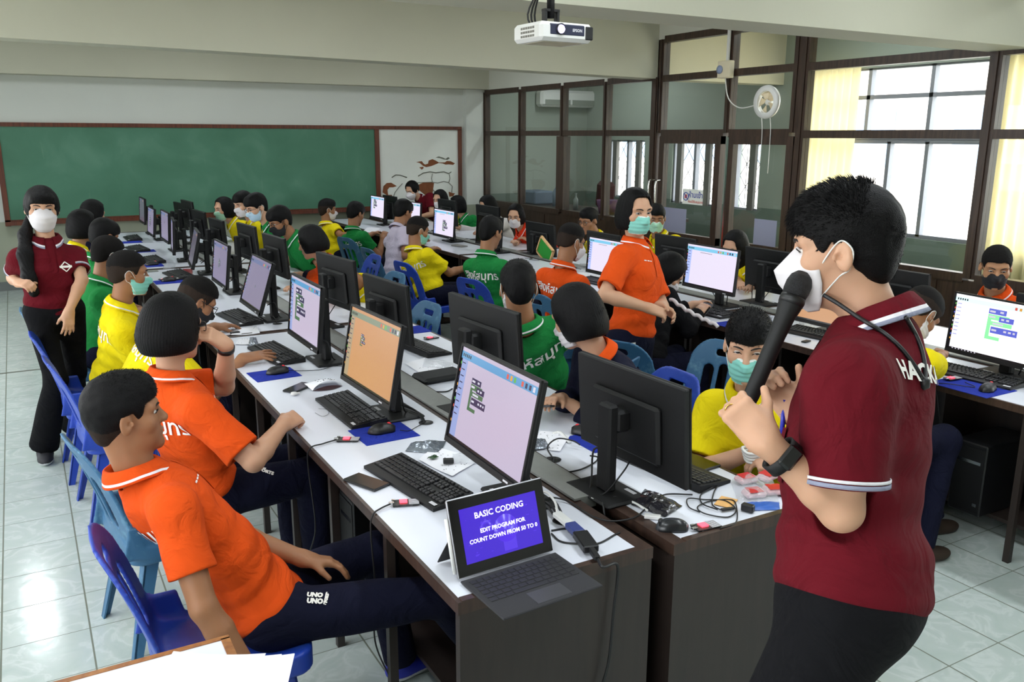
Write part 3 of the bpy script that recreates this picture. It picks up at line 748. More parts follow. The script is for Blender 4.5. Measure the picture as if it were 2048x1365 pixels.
for i, (a, b) in enumerate(YS):
    w_ = ['nearest', 'middle', 'farthest'][i]
    desk('%s white-topped brown desk in the left half of the left double row' % w_, .85, 1.475, a, b, i == 0, GD, 1)
    desk('%s white-topped brown desk in the right half of the left double row' % w_, 1.535, 2.08, a-(.02 if i == 0 else 0), b, i == 0, GD, -1)
for i, (a, b) in enumerate([(.9, 4.2), (4.225, 7.6), (7.625, 11.85)]):
    w_ = ['nearest', 'middle', 'farthest'][i]
    desk('%s white-topped brown desk in the left half of the right double row' % w_, 3.74, 4.31, a, b, False, GD, 1)
    desk('%s white-topped brown desk in the right half of the right double row' % w_, 4.37, 4.94, a, b, False, GD, -1)
for j, (x0, x1, ys) in enumerate([(1.44, 1.57, [(2.13, 4.4), (4.42, 7.2), (7.22, 11.3)]), (4.28, 4.4, [(1.0, 4.3), (4.32, 7.6), (7.62, 11.1)])]):
    for i, (a, b) in enumerate(ys):
        t = MB(); t.b2((x0+.01, a, ZT+.004), (x1-.01, b, ZT+.012)); t.b2((x0+.035, a, ZT-.03), (x1-.035, b, ZT+.005))
        o = t.build('cable_trunking_cover', M_alu)
        tag(o, '%s grey metal cable cover along the middle of the %s double row' % (['nearest', 'second', 'farthest'][i], ['left', 'right'][j]), 'cable cover')
# teacher's table at the lower left corner
t = thing('table', 'white-topped table with light wood edge in the near left corner', 'table', (-.35, 1.5, 0))
q = MB(); q.b2((-.7, -.6, .72), (.645, .385, .75)); q.build('tabletop', M_top, t)
q = MB(); q.b2((-.71, .385, .715), (.665, .4, .752)); q.b2((.645, -.6, .715), (.665, .39, .752)); q.b2((-.71, -.61, .715), (.66, -.6, .752)); q.build('edge_band', make_wood('light_wood_edge', '#7a4a2a', '#a5703f'), t)
for x in (-.66, .61):
    for y in (-.56, .34):
        q = MB(); q.b2((x-.02, y-.02, 0), (x+.02, y+.02, .72)); q.build('leg', M_desk, t)
def sheet(px, rz, lab, z, w=.21, h=.297, curl=.012, dark=False):
    q = MB(); q.grid(lambda u, v: ((u-.5)*w, (v-.5)*h, curl*(u-.5)**2*2+curl*v*v), 6, 8)
    o = q.build('paper_sheet', M_wpaper); o.location = (px[0], px[1], z); o.rotation_euler = (0, 0, rz); tag(o, lab, 'paper')
    if dark:
        q = MB(); q.grid(lambda u, v: (.1*(u-.5)+.045, .1*(v-.5)-.01, curl*((.1*(u-.5)+.045)/w)**2*2+curl*((.1*(v-.5)-.01)/h+.5)**2+.0006), 5, 5); q.build('printed_picture', M_print_d, o)
    return o
sheet((.2, 1.68), -.55, 'white paper sheet under the other two on the near table', .7525); sheet((.235, 1.645), -.48, 'white paper sheet in the middle of the small pile on the near table', .7545); sheet((.265, 1.62), -.42, 'top white paper sheet with dark print on the near table', .757, dark=True)
# ------------------------------------------------------------------ monitors
SCR = {}
def scr(name, col, e): 
    k = 'screen_'+name
    return mat(k, '#101012', rough=.25, emit=col, estr=e)
def code_blocks(q, W, H, ox, oy, s, cols):
    """stacked program blocks: mats index in cols: (indigo, green, light)"""
    X = lambda a: -W/2+ox+a*s; Z = lambda b: H/2-oy-b*s; y = -.0006
    def r(a0, b0, a1, b1, m, d=0): q.quad((X(a0), y-d, Z(b1)), (X(a1), y-d, Z(b1)), (X(a1), y-d, Z(b0)), (X(a0), y-d, Z(b0)), m)
    r(0, 0, 5, 1.4, cols[0]); r(0, 1.5, 1.1, 8.2, cols[1]); r(1.1, 1.5, 6.0, 2.9, cols[1]); r(3.2, 1.8, 7.3, 3.2, cols[0], .0001); r(1.1, 3.3, 7.0, 4.4, cols[1]); r(1.3, 4.7, 8.8, 6.4, cols[0]); r(0, 7.3, 4.2, 8.2, cols[1])
    for a, b, w in ((.3, .5, 1.6), (3.2, .4, 1), (3.8, 2.2, .8), (5.2, 2.2, .8), (1.6, 5.3, 1.4), (5.0, 5.2, .8), (6.3, 5.2, .8), (7.6, 5.2, .6), (.3, 1.9, 1.8), (1.6, 3.6, 3)):
        r(a, b, a+w, b+.5, cols[2], .0002)
def screen_mesh(W, H, kind):
    """picture on the screen as flat coloured areas; +x right, z up, facing -y"""
    q = MB(); bgc, e, bar, side = dict(white=('#c6bad2', .66, '#5f9fd0', '#97a8dc'), lilac=('#a097b8', .46, '#7f8cbc', '#a09dc4'), grey=('#7d778a', .34, '#7a7f9c', '#8a8799'), peach=('#d29a6a', .62, '#87957e', '#b39f80'), bright=('#f4f4fa', 1.1, '#bfe3ee', '#f0f0f6'), pale=('#dcd4e8', .8, '#79bfe0', '#a8b8f2'), off=('#0a0a0c', .0, '#0a0a0c', '#0a0a0c'))[kind[0]]
    mats = [scr(kind[0], bgc, e), scr(kind[0]+'_bar', bar, e), scr(kind[0]+'_side', side, e), scr('indigo', '#3d3560' if kind[0] != 'bright' else '#4a55c8', .5), scr('leaf', '#55805a' if kind[0] != 'bright' else '#7fdc8c', .5), scr('ink', '#d8d4e4', .7), scr('red', '#d85a4a', .7), scr('green', '#63b54f', .7), scr('dark', '#1a1a20', .3), scr('orange', '#e0a040', .7)]
    if kind[0] == 'bright': mats[3] = scr('blue_block', '#5560c8', .8); mats[4] = scr('mint_block', '#86e29a', .9)
    if kind[0] == 'off': mats = [M_blk2]*10
    X = lambda a: -W/2+W*a; Z = lambda b: H/2-H*b
    def r(a0, b0, a1, b1, m, d=.0003): q.quad((X(a0), -d, Z(b1)), (X(a1), -d, Z(b1)), (X(a1), -d, Z(b0)), (X(a0), -d, Z(b0)), m)
    r(0, 0, 1, 1, 0, 0)
    if kind[0] != 'off':
        r(0.0, .045, 1, .125, 1); r(0.02, .125, .1, .97, 2); r(0, .97, 1, 1, 8)
        r(.0, .125, .02, .97, 8)
        for k, c in enumerate((6, 9, 7, 1, 6, 3, 3, 5)): r(.62+.045*k, .06, .645+.045*k, .11, c, .0005)
        for k in range(5): r(.02+.025*k, .065, .035+.025*k, .1, 8, .0005)
        for k in range(9): r(.03, .16+.07*k, .075, .172+.07*k, 3, .0005); r(.004, .16+.08*k, .016, .19+.08*k, (7, 6, 3, 9, 5)[k % 5], .0005)
        if kind[1] > 0: code_blocks(q, W, H, W*kind[2], H*kind[3], kind[1]*W, (3, 4, 5))
        if kind[0] == 'bright' or kind[0] == 'pale':
            for k in range(8): r(.28+.03*k, .16, .3+.03*k, .172, 8, .0005) if kind[0] == 'pale' else r(.05+.035*k, .978, .065+.035*k, .993, 5, .0005)
    return q, mats
def monitor(label, x, y, zc, face, yaw=0, tilt=8, w=.5, h=.305, kind=('white', .03, .2, .25), base=(0, 0), post=True):
    """face: -1 the screen looks to -x, +1 to +x"""
    rz = (-math.pi/2 if face < 0 else math.pi/2)+R(yaw)
    t = thing('computer_monitor', label, 'monitor', (x, y, ZT), rz, 'black flat monitors on the desks')
    T = rotx(R(-tilt)); zc = zc-ZT
    M4 = Matrix.Identity(4); 
    for i in range(3):
        for j in range(3): M4[i][j] = T[i][j]
    M4.translation = (0, 0, zc)
    q = MB(); q.box((0, .012, 0), (w, .02, h), bev=.004); q.box((0, .03, -.02), (w*.62, .025, h*.6), bev=.01)
    for s in (-1, 1): q.b2((s*w/2-.008*(1 if s > 0 else 0), -.0035, -h/2), (s*w/2+(.008 if s < 0 else 0), .003, h/2))
    q.b2((-w/2, -.0035, h/2-.009), (w/2, .003, h/2)); q.b2((-w/2, -.004, -h/2), (w/2, .003, -h/2+.019))
    o = q.build('display_housing', [M_blkm], t); o.matrix_local = M4
    if True:
        W, H = w-.018, h-.03; k = ('s', kind, w, h)
        if k in SCR: me, = SCR[k]; o = addobj('screen', me, t)
        else:
            q, ms = screen_mesh(W, H, kind); o = q.build('screen', ms, t); SCR[k] = (o.data,)
        M5 = M4.copy(); off = T @ np.array([0, .0015, .0055]); M5.translation = (off[0], off[1], zc+off[2]); o.matrix_local = M5
    q = MB(); q.b2((.16, -.0045, -h/2+.006), (.19, -.0038, -h/2+.012)); o = q.build('maker_mark', M_lab, t); o.matrix_local = M4
    # stand: foot, post, bracket
    yb = .095; top = max(zc+.05, .2)
    q = MB(); q.box((0, yb+.012, .007), (.24, .165, .014), bev=.006); q.build('stand_foot', M_blkm, t)
    q = MB(); q.box((0, yb+.01, top/2+.01), (.066, .04, top), bev=.008); q.build('stand_post', M_blkm, t)
    q = MB(); q.box((0, .065, zc), (.075, .06, .075), bev=.01); q.build('mount_bracket', M_blkm, t)
    q = MB(); q.box((-.06, yb-.045, .0146), (.05, .014, .001)); q.build('sticker', M_lab, t)
    q = MB(); q.tube(bez([(.06, .05, zc-h/2+.03), (.09, .09, .12), (.06, .12, .03), (.02, .16, .006)], 16), .0035, 6); q.tube(bez([(-.05, .05, zc-h/2+.03), (-.08, .1, .1), (-.04, .14, .02), (0, .17, .006)], 16), .003, 6)
    q.build('cable', M_cable, t)
    return t
yl = lambda px, py, x: float(PX_(px, py, x)[1])
WB = ('white', .034, .22, .23)
LN = ['nearest', 'second', 'third', 'fourth', 'fifth', 'sixth', 'seventh', 'eighth', 'ninth', 'last']
monitor('nearest monitor of the left row, lilac screen with green and violet program blocks', 1.2, 2.245, 1.06, -1, -1, 12, .525, .34, ('white', .026, .2, .27))
monitor('orange-tinted monitor, second from the front in the left row', 1.185, 3.26, 1.025, -1, 2, 11, .53, .335, ('peach', .012, .27, .31))
monitor('third monitor of the left row, lilac screen with large program blocks', 1.2, 4.25, 1.025, -1, 0, 6, .53, .33, ('white', .04, .19, .17))
monitor('fourth monitor of the left row, tilted back with nearly empty screen', 1.24, 5.45, .99, -1, 0, 18, .52, .33, ('lilac', .004, .5, .55))
monitor('fifth monitor of the left row, mauve screen with one small dark block', 1.24, 6.55, .975, -1, 0, 7, .51, .32, ('lilac', .016, .4, .4))
monitor('sixth monitor of the left row, dim grey screen tilted back', 1.23, 7.6, .975, -1, -6, 14, .5, .31, ('grey', .01, .45, .45))
monitor('monitor of the left row turned edge-on towards the camera', 1.2, 8.5, .99, -1, -6.5, 4, .5, .31, ('lilac', 0, .4, .4))
monitor('third monitor from the chalkboard in the left row, plain mauve screen', 1.25, 9.3, 1.0, -1, 0, 4, .5, .31, ('lilac', .008, .45, .3))
monitor('second monitor from the chalkboard in the left row, dark triangle on screen', 1.25, 10.35, .96, -1, 0, 6, .5, .31, ('lilac', .03, .3, .3))
monitor('monitor of the left row standing nearest to the chalkboard', 1.25, 11.05, 1.03, -1, 0, 4, .46, .3, ('grey', 0, .4, .4))
KO = ('off', 0, 0, 0)
def back(label, x, y, zt, yaw=0, w=.5, h=.31, tilt=4): return monitor(label, x, y, zt-h/2, 1, yaw, tilt, w, h, KO)
XB = 1.69
back('back of the nearest black monitor in the right half of the left row', 1.69, 2.15, 1.165, 2, .55, .33)
back('back of the large black monitor beside the green-shirted back', 1.66, 3.13, 1.225, 3, .56, .33)
back('back of the black monitor behind the orange-tinted screen', 1.67, 4.27, 1.155, 4, .53, .32)
back('back of the black monitor covering the yellow shirt', 1.67, 5.1, 1.18, 6, .54, .32)
for i, (p, zz) in enumerate([(((532, 466), (573, 477)), 0), (((479, 445), (515, 453)), 0), (((423, 434), (450, 443)), 0), (((392, 418), (410, 425)), 0), (((368, 398), (386, 405)), 0), (((332, 393), (344, 400)), 0)]):
    a = PX_(*p[0], 1.69); b = PX_(*p[1], 1.69)
    back(['back of the black monitor in front of the bob-haired person', 'back of the black monitor in front of the black-masked person', 'back of the black monitor in front of the white-masked yellow shirt', 'back of the third black monitor from the chalkboard in the left row', 'back of the second black monitor from the chalkboard in the left row', 'back of the black monitor of the left row nearest the chalkboard'][i], 1.69, min(float((a[1]+b[1])/2), 11.05), float((a[2]+b[2])/2), 4, .5, .31)
XS = 4.07
monitor('bright monitor at the right edge with blue and green program blocks', XS, 2.36, .985, -1, -4, 5, .53, .31, ('bright', .036, .37, .15))
monitor('peach monitor half hidden behind the microphone in the right row', XS, 3.42, .96, -1, 0, 14, .5, .3, ('peach', 0, .3, .3))
monitor('pale monitor beside the standing orange shirt', XS, 4.4, 1.02, -1, -1, 5, .52, .31, ('pale', 0, .3, .3))
monitor('monitor half hidden behind the standing orange shirt, blue bar on top', XS, 5.62, .95, -1, 0, 5, .5, .3, ('pale', 0, .3, .3))
monitor('switched-off black monitor behind the green shirt in the right row', XS, 7.62, .975, -1, 2, 4, .5, .3, KO)
monitor('lit monitor in the right row behind the yellow shirt', XS, 8.68, .955, -1, 0, 4, .53, .31, ('pale', .028, .45, .38))
monitor('lit monitor behind the lilac shirt in the right row', XS, float((PX_(803, 389, XS)[1]+PX_(836, 391, XS)[1])/2), .985, -1, 6, 4, .5, .3, ('pale', 0, .3, .3))
monitor('lit monitor in the right row nearest the chalkboard', XS, 10.72, .985, -1, 0, 4, .5, .3, ('pale', .03, .22, .13))
XQ = 4.6
back('back of the black monitor at the right frame edge', XQ, 2.33, 1.1); back('back of the black monitor behind the neck of the man in maroon', XQ, 3.35, 1.125)
back('back of the black monitor beside the pale screen', XQ, 4.33, 1.13); back('back of the black monitor behind the standing orange shirt', XQ, 5.37, 1.12); back('back of the black monitor to the left of the standing orange shirt', 4.5, 6.22, 1.07, 0)
back('back of the black monitor behind the green pinboard', 4.5, 7.3, 1.065, 0, .54, .33); back('back of the black monitor in front of the white sweater', XQ, 8.6, 1.14, 0, .54)
for (a, b), l in [((( 878, 397), (916, 402)), 'back of the black monitor in front of the far green shirt'), (((765, 389), (778, 391)), 'back of the black monitor behind the lit screen nearest the chalkboard'), (((675, 383), (700, 386)), 'back of the black monitor standing against the chalkboard at the far end')]:
    A = PX_(*a, XQ); B = PX_(*b, XQ); back(l, XQ, max(9.2, min(float((A[1]+B[1])/2), 11.55)), float((A[2]+B[2])/2))
# ------------------------------------------------------------------ keyboards, mice, pads
def keyboard_proto():
    t = thing('keyboard', 'x', 'keyboard', (0, 0, ZT), 0)
    L, Wd = .455, .155
    q = MB(); q.add([(-L/2, -Wd/2, .0), (L/2, -Wd/2, .0), (L/2, Wd/2, 0), (-L/2, Wd/2, 0), (-L/2, -Wd/2, .011), (L/2, -Wd/2, .011), (L/2, Wd/2, .026), (-L/2, Wd/2, .026)],
        [(3, 2, 1, 0), (4, 5, 6, 7), (0, 1, 5, 4), (1, 2, 6, 5), (2, 3, 7, 6), (3, 0, 4, 7)]); q.build('keyboard_body', M_blkm, t)
    q = MB(); sl = math.atan2(.015, Wd); Rm_ = rotx(sl)
    rows = [(.066, 15), (.042, 15), (.023, 14), (.004, 13), (-.015, 12), (-.034, 8)]
    for yy, n in rows:
        for blk, (xa, xb, nn) in enumerate([(-.218, .075, n), (.083, .135, 3), (.143, .218, 4)]):
            if blk == 1 and yy in (.004,): continue
            wks = [1.0]*nn
            if yy == -.034 and blk == 0: wks = [1.2, 1, 1, 5.6, 1, 1, 1, 1.2]
            tw = sum(wks); x = xa
            for wk in wks:
                kw = (xb-xa)*wk/tw
                z = .0185+yy*math.tan(sl)+.003; q.box((x+kw/2, yy, z), (kw-.0035, .0155 if yy < .06 else .012, .007), rot=Rm_, bev=.0018); x += kw
    q.build('key_field', M_key, t)
    q = MB(); q.box((.2, -.06, .0152), (.034, .012, .001), rot=Rm_); q.build('sticker', M_lab, t)
    return t
KB0 = keyboard_proto(); KB_used = [0]
def keyboard(label, x, y, rz):
    o = KB0 if not KB_used[0] else dup(KB0); KB_used[0] = 1
    o.location = (x, y, ZT+.001); o.rotation_euler = (0, 0, rz); tag(o, label, 'keyboard', 'black keyboards on the desks'); return o
def mouse_mesh(q, L=.11, W_=.062, Hh=.036):
    q.grid(lambda u, v: (W_/2*math.sin(math.pi*v)**.6*math.cos(2*math.pi*u)*(1-.18*math.sin(math.pi*(v-.5))), L*(v-.5), max(0, Hh*(math.sin(math.pi*min(1, v*.95+.03)))**.75*(.5+.5*math.sin(2*math.pi*u)) if math.sin(2*math.pi*u) > -.2 else 0)), 24, 14, closed_u=True)
def mouse_proto():
    t = thing('computer_mouse', 'x', 'mouse', (0, 0, ZT), 0)
    q = MB()
    def fn(u, v):
        a = math.pi*u*2; c, s = math.cos(a), math.sin(a); wv = (max(0, 1-abs(2*v-1)**2.6))**.5; w = .031*wv*(1+.08*math.cos(3*math.pi*v)); hz = .037*(max(0, 1-abs(2*(v*.95+.0)-.9)**2.4/1.05))**.55
        return (w*c, .057*(1-2*v), max(.0, hz*s if s > 0 else 0))
    q.grid(fn, 28, 18, closed_u=True); q.build('mouse_body', M_blk, t)
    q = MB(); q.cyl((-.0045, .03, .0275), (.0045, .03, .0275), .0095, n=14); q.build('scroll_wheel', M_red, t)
    return t
MS0 = mouse_proto(); MS_used = [0]
def mouse(label, x, y, rz, z=ZT, cord=True):
    o = MS0 if not MS_used[0] else dup(MS0); MS_used[0] = 1
    o.location = (x, y, z+.001); o.rotation_euler = (0, 0, rz); tag(o, label, 'mouse', 'black mice on the desks')
    return o
def mousepad(label, x, y, rz, w=.22, h=.19):
    q = MB(); q.box((0, 0, .0015), (w, h, .003), bev=.001); o = q.build('mouse_pad', M_pad); o.location = (x, y, ZT); o.rotation_euler = (0, 0, rz); return tag(o, label, 'mouse pad', 'blue mouse pads on the desks')
def P2(px, py, z=.755): p = PZ(px, py, z); return float(p[0]), float(p[1])
KL = -math.pi/2  # keyboards of the left-facing stations: the typist sits at -x
keyboard('black keyboard below the nearest lilac monitor', 1.065, 2.52, KL+.14); keyboard('black keyboard below the orange-tinted monitor', 1.13, 3.38, KL+.02)
x, y = P2(551, 704, .77); keyboard('black keyboard below the third monitor of the left row', x, y, KL+.1)
x, y = P2(478, 633, .77); keyboard('black keyboard under the typing hand of the glasses-wearing boy', x, y, KL+.12)
x, y = P2(357, 548, .77); keyboard('black keyboard below the fifth monitor of the left row', x, y, KL+.1); x, y = P2(305, 518, .77); keyboard('black keyboard below the sixth monitor of the left row', x, y, KL+.05)
x, y = P2(274, 496, .77); keyboard('black keyboard at the third station from the chalkboard, left row', x, y, KL+.1); x, y = P2(265, 475, .77); keyboard('black keyboard at the second station from the chalkboard, left row', x, y, KL)
KRr = math.pi/2
x, y = P2(1345, 945, .77); keyboard('black keyboard behind the nearest black monitor back', 1.9, 2.22, KRr+.12); x, y = P2(838, 690, .77); keyboard('black keyboard beside the orange-tinted monitor, right half of the left row', x, y, KRr+.1)
x, y = P2(1435, 625, .77); keyboard('black keyboard below the pale monitor in the right row', 3.93, 4.28, KL+.05); x, y = P2(1640, 668, .77); keyboard('black keyboard beside the bare elbow in the right row', x, y, KL+.1)
x, y = P2(1945, 748, .77); keyboard('black keyboard below the bright monitor at the right edge', x, y, KL+.05); x, y = P2(1200, 563, .77); keyboard('black keyboard beside the orange shirt with white lettering', x, y, KL+.05)
mousepad('blue mouse pad below the orange-tinted monitor', 1.155, 3.05, .03, .225, .2); mouse('black mouse with red wheel on the pad below the orange-tinted monitor', 1.15, 3.06, -math.pi/2-.1, ZT+.003)
x, y = P2(548, 748); mousepad('blue mouse pad below the third monitor of the left row', x, y, .05); mouse('black mouse on the pad below the third monitor', x+.02, y+.01, -math.pi/2, ZT+.003)
x, y = P2(338, 563); mousepad('blue mouse pad beside the red-lit board in the left row', x, y, .0); mouse('black mouse on the pad beside the red-lit board in the left row', x, y+.02, -math.pi/2, ZT+.003)
x, y = P2(300, 531); mousepad('blue mouse pad below the sixth monitor of the left row', x, y, .0); mouse('grey-edged black mouse below the sixth monitor', x+.02, y+.02, -math.pi/2, ZT+.003)
x, y = P2(287, 502); mousepad('blue mouse pad at the third station from the chalkboard', x, y, .0); x, y = P2(262, 484); mousepad('blue mouse pad at the second station from the chalkboard', x, y, .0)
x, y = P2(1192, 893); mousepad('blue mouse pad behind the nearest black monitor back', x+.06, y+.05, .0, .2, .2); x, y = P2(1160, 870); mouse('black mouse with red wheel behind the nearest black monitor back', x+.02, y, .5, ZT+.003)
x, y = P2(818, 660); mousepad('blue mouse pad beside the red-lit board, right half of the left row', x, y, 0.); mouse('black mouse on the pad beside the red-lit board, right half', x-.03, y+.02, 1.4, ZT+.003)
x, y = P2(1470, 648); mousepad('blue mouse pad below the pale monitor in the right row', x, y, 0.); mouse('black mouse below the pale monitor in the right row', x+.02, y-.08, -1.5, ZT+.003)
x, y = P2(1935, 770); mousepad('blue mouse pad below the bright monitor at the right edge', x, y-.02, 0, .24, .3); mouse('small grey-black mouse on the pad below the bright monitor', x+.0, y-.1, -1.4, ZT+.003)
# the nearest mouse, grey two-tone
t = thing('computer_mouse', 'grey and black mouse on the near end of the right half desk', 'mouse', (*P2(1344, 1050, .765), ZT), 0)
q = MB()
def fn(u, v):
    a = 2*math.pi*u; c, s = math.cos(a), math.sin(a); wv = (max(0, 1-abs(2*v-1)**2.8))**.5; hz = .036*(max(0, 1-abs(2*v-1.05)**2.4/1.12))**.55
    return (.03*wv*c*(1-.1*math.sin(math.pi*v)), .05*(1-2*v), max(0, hz*s))
q.grid(fn, 32, 20, closed_u=True); q.build('mouse_shell', mat('dark_grey_plastic', '#33363b', rough=.35), t)
q = MB(); q.grid(lambda u, v: tuple(np.array(fn(.30+.40*u, .1+.8*v))*1.02+np.array([0, 0, .0005])) if abs(u-.5) < 2 else None, 8, 16); q.build('top_shell', mat('black_grey_gloss', '#1c1e21', rough=.25), t)
q = MB(); q.cyl((-.004, .033, .0245), (.004, .033, .0245), .009, n=14); q.build('scroll_wheel', M_blk, t); t.rotation_euler = (0, 0, 1.0)
# towers under the desks
def tower(label, x, y, face):
    t = thing('computer_tower', label, 'computer', (x, y, .119), 0, 'black computer towers under the desks')
    q = MB(); q.box((0, 0, .18), (.36, .165, .36), bev=.006); q.build('case', M_blk, t)
    q = MB(); q.b2((face*.181-.002, -.075, .02), (face*.181+.002, .075, .34)); q.build('front_panel', M_blkm, t)
    q = MB(); q.b2((face*.1835-.001, -.06, .26), (face*.1835+.001, .06, .275)); q.b2((face*.1835-.001, -.065, .05), (face*.1835+.001, -.045, .065)); q.build('drive_slot', M_lab if 0 else M_steel, t)
for i, y in enumerate((2.05, 3.15, 4.25, 5.4, 6.5)): tower('%s black computer tower under the left half of the left row' % ['nearest', 'second', 'third', 'fourth', 'fifth'][i], 1.2, y, -1)
for i, y in enumerate((2.28, 3.37, 3.9)): tower('%s black computer tower under the right row' % ['nearest', 'second', 'third'][i], 4.02, y, -1)
# ------------------------------------------------------------------ people
def ik(sh, tgt, l1, l2, pole):
    sh = np.asarray(sh, float); tgt = np.asarray(tgt, float); v = tgt-sh; d = np.linalg.norm(v); m = (l1+l2)*.985
    if d > m: tgt = sh+v/d*m; v = tgt-sh; d = m
    d = max(d, abs(l1-l2)+.02); n = v/np.linalg.norm(v)
    a = (l1*l1-l2*l2+d*d)/(2*d); hgt = math.sqrt(max(l1*l1-a*a, 0))
    p = np.asarray(pole, float); p = unit(p-n*np.dot(p, n))
    return sh+n*a+p*hgt, tgt
def clipf(f, n, p, k=.006):
    """f cut away beyond the plane through p with normal n"""
    n = np.asarray(unit(n), F32); d = float(np.dot(n, p)); p0 = f
    g = func(lambda P: -smin(-p0(P), -(P@n-d), k), f.c, f.r); return g
class HeadFrame:
    def __init__(s, c, M, sc=1.0): s.c = np.asarray(c, float); s.M = np.asarray(M, float); s.s = sc
    def w(s, x, y, z): return s.c+(s.M[0]*x+s.M[1]*y+s.M[2]*z)*s.s
    def ell(s, c, r, rot=None): return ell(s.w(*c), np.asarray(r)*s.s, s.M if rot is None else np.asarray(rot) @ s.M)
    def cone(s, a, b, r1, r2=None): return rcone(s.w(*a), s.w(*b), r1*s.s, None if r2 is None else r2*s.s)
    def box(s, c, h, rad=0, rot=None): return sbox(s.w(*c), np.asarray(h)*s.s, rad*s.s, s.M if rot is None else np.asarray(rot) @ s.M)
    def loc(s, P): return ((P-s.c.astype(F32)) @ s.M.T.astype(F32))/F32(s.s)
    def half(s, n, d):
        nw = s.M[0]*n[0]+s.M[1]*n[1]+s.M[2]*n[2]; return half(nw, float(np.dot(nw, s.c)+d*s.s))
    def func(s, g): return func(lambda P: F32(s.s)*g(s.loc(P)))
def head_ops(S, H, girl=False, detail=True):
    S.u(H.ell((0, -.012, .035), (.0745, .095, .083)), .02)
    S.u(H.ell((0, .025, -.03), (.0565 if girl else .059, .066, .08)), .03)
    S.u(H.ell((0, .034, -.074), (.043 if girl else .048, .05, .042)), .03)
    S.u(H.cone((0, .079 if not girl else .073, -.103), (0, .079 if not girl else .073, -.103), .018), .026)
    for sx in (-1, 1):
        S.u(H.ell((sx*.046, .05, -.022), (.022, .024, .022)), .025)
        S.u(H.cone((sx*.014, .082, .028), (sx*.05, .066, .026), .011), .02)
        S.s_(H.ell((sx*.033, .1, .004), (.019, .021, .0125)), .018)
    S.u(H.cone((0, .083, .014), (0, .1055, -.026), .0075, .0125), .014)
    S.u(H.ell((0, .1, -.031), (.0185, .0125, .0105)), .009)
    for sx in (-1, 1): S.s_(H.cone((sx*.008, .1, -.042), (sx*.008, .104, -.04), .004), .004)
    S.u(H.ell((0, .0865, -.06), (.023, .0135, .0065)), .007); S.u(H.ell((0, .0835, -.071), (.019, .0135, .007)), .007)
    for sx in (-1, 1):
        e = [rotz(sx*.35) @ roty(sx*-.12) @ rotx(-.15)][0]
        S.u(H.ell((sx*.08, -.012, -.004), (.0085, .019, .032), e.T), .006)
        if detail:
            S.s_(H.ell((sx*.0915, -.008, .002), (.0085, .0125, .023), e.T), .004)
            S.s_(H.ell((sx*.085, -.002, -.004), (.009, .006, .008), e.T), .004)
            S.u(H.ell((sx*.081, .006, -.006), (.0055, .004, .008)), .004)
def hand_ops(S, wr, d, n, side, curl=.35, sc=1.0, spread=.1, thumb=.5, curls=None, minr=0):
    """side +1 right, -1 left; d points along the fingers, n out of the back of the hand"""
    d = unit(d); n = unit(np.asarray(n, float)-d*np.dot(n, d)); t = -side*np.cross(d, n)  # towards the thumb
    wr = np.asarray(wr, float)
    M = np.array([t, d, n])
    S.u(sbox(wr+d*.05*sc, (.036*sc, .047*sc, .0135*sc), .012*sc, M), .016)
    S.u(rcone(wr, wr+d*.03*sc, .024*sc, .02*sc), .02)
    S.u(rcone(wr+d*.02*sc+t*.02*sc-n*.006*sc, wr+d*.055*sc+t*.03*sc-n*.008*sc, .015*sc, .012*sc), .014)
    for i, (off, L) in enumerate(((.027, .07), (.009, .08), (-.009, .074), (-.026, .058))):
        c = (curls[i] if curls else curl); b = wr+d*.09*sc+t*off*sc; r = max((.0092, .0094, .0092, .0082)[i]*sc, minr)
        dirv = unit(d+t*spread*(1.2-i*.8)); ang = 0
        for k, fr in enumerate((.46, .31, .23)):
            ang += c*(1.0, 1.25, .8)[k]
            v = dirv*math.cos(ang)-n*math.sin(ang); e = b+v*L*fr*sc
            S.u(rcone(b, e, r*(1, .93, .87)[k], r*(.93, .87, .78)[k]), .004 if k else .008); b = e
    b = wr+d*.03*sc+t*.03*sc-n*.004*sc; v = unit(d*(.8)+t*(.75-.5*thumb)-n*(.25+.5*thumb)); r = max(.0105*sc, minr)
    e = b+v*.042*sc; S.u(rcone(b, e, r*1.2, r), .01); v2 = unit(v+d*.25-t*.35*thumb-n*.3*thumb); S.u(rcone(e, e+v2*.032*sc, r, r*.8), .004)
def recolor(o, mats, fn):
    """extra materials on an object, chosen per face centre"""
    for m_ in mats: o.data.materials.append(m_)
    n = len(o.data.polygons); c = np.zeros(n*3, F32); o.data.polygons.foreach_get('center', c)
    o.data.polygons.foreach_set('material_index', fn(c.reshape(-1, 3)).astype(np.int32))
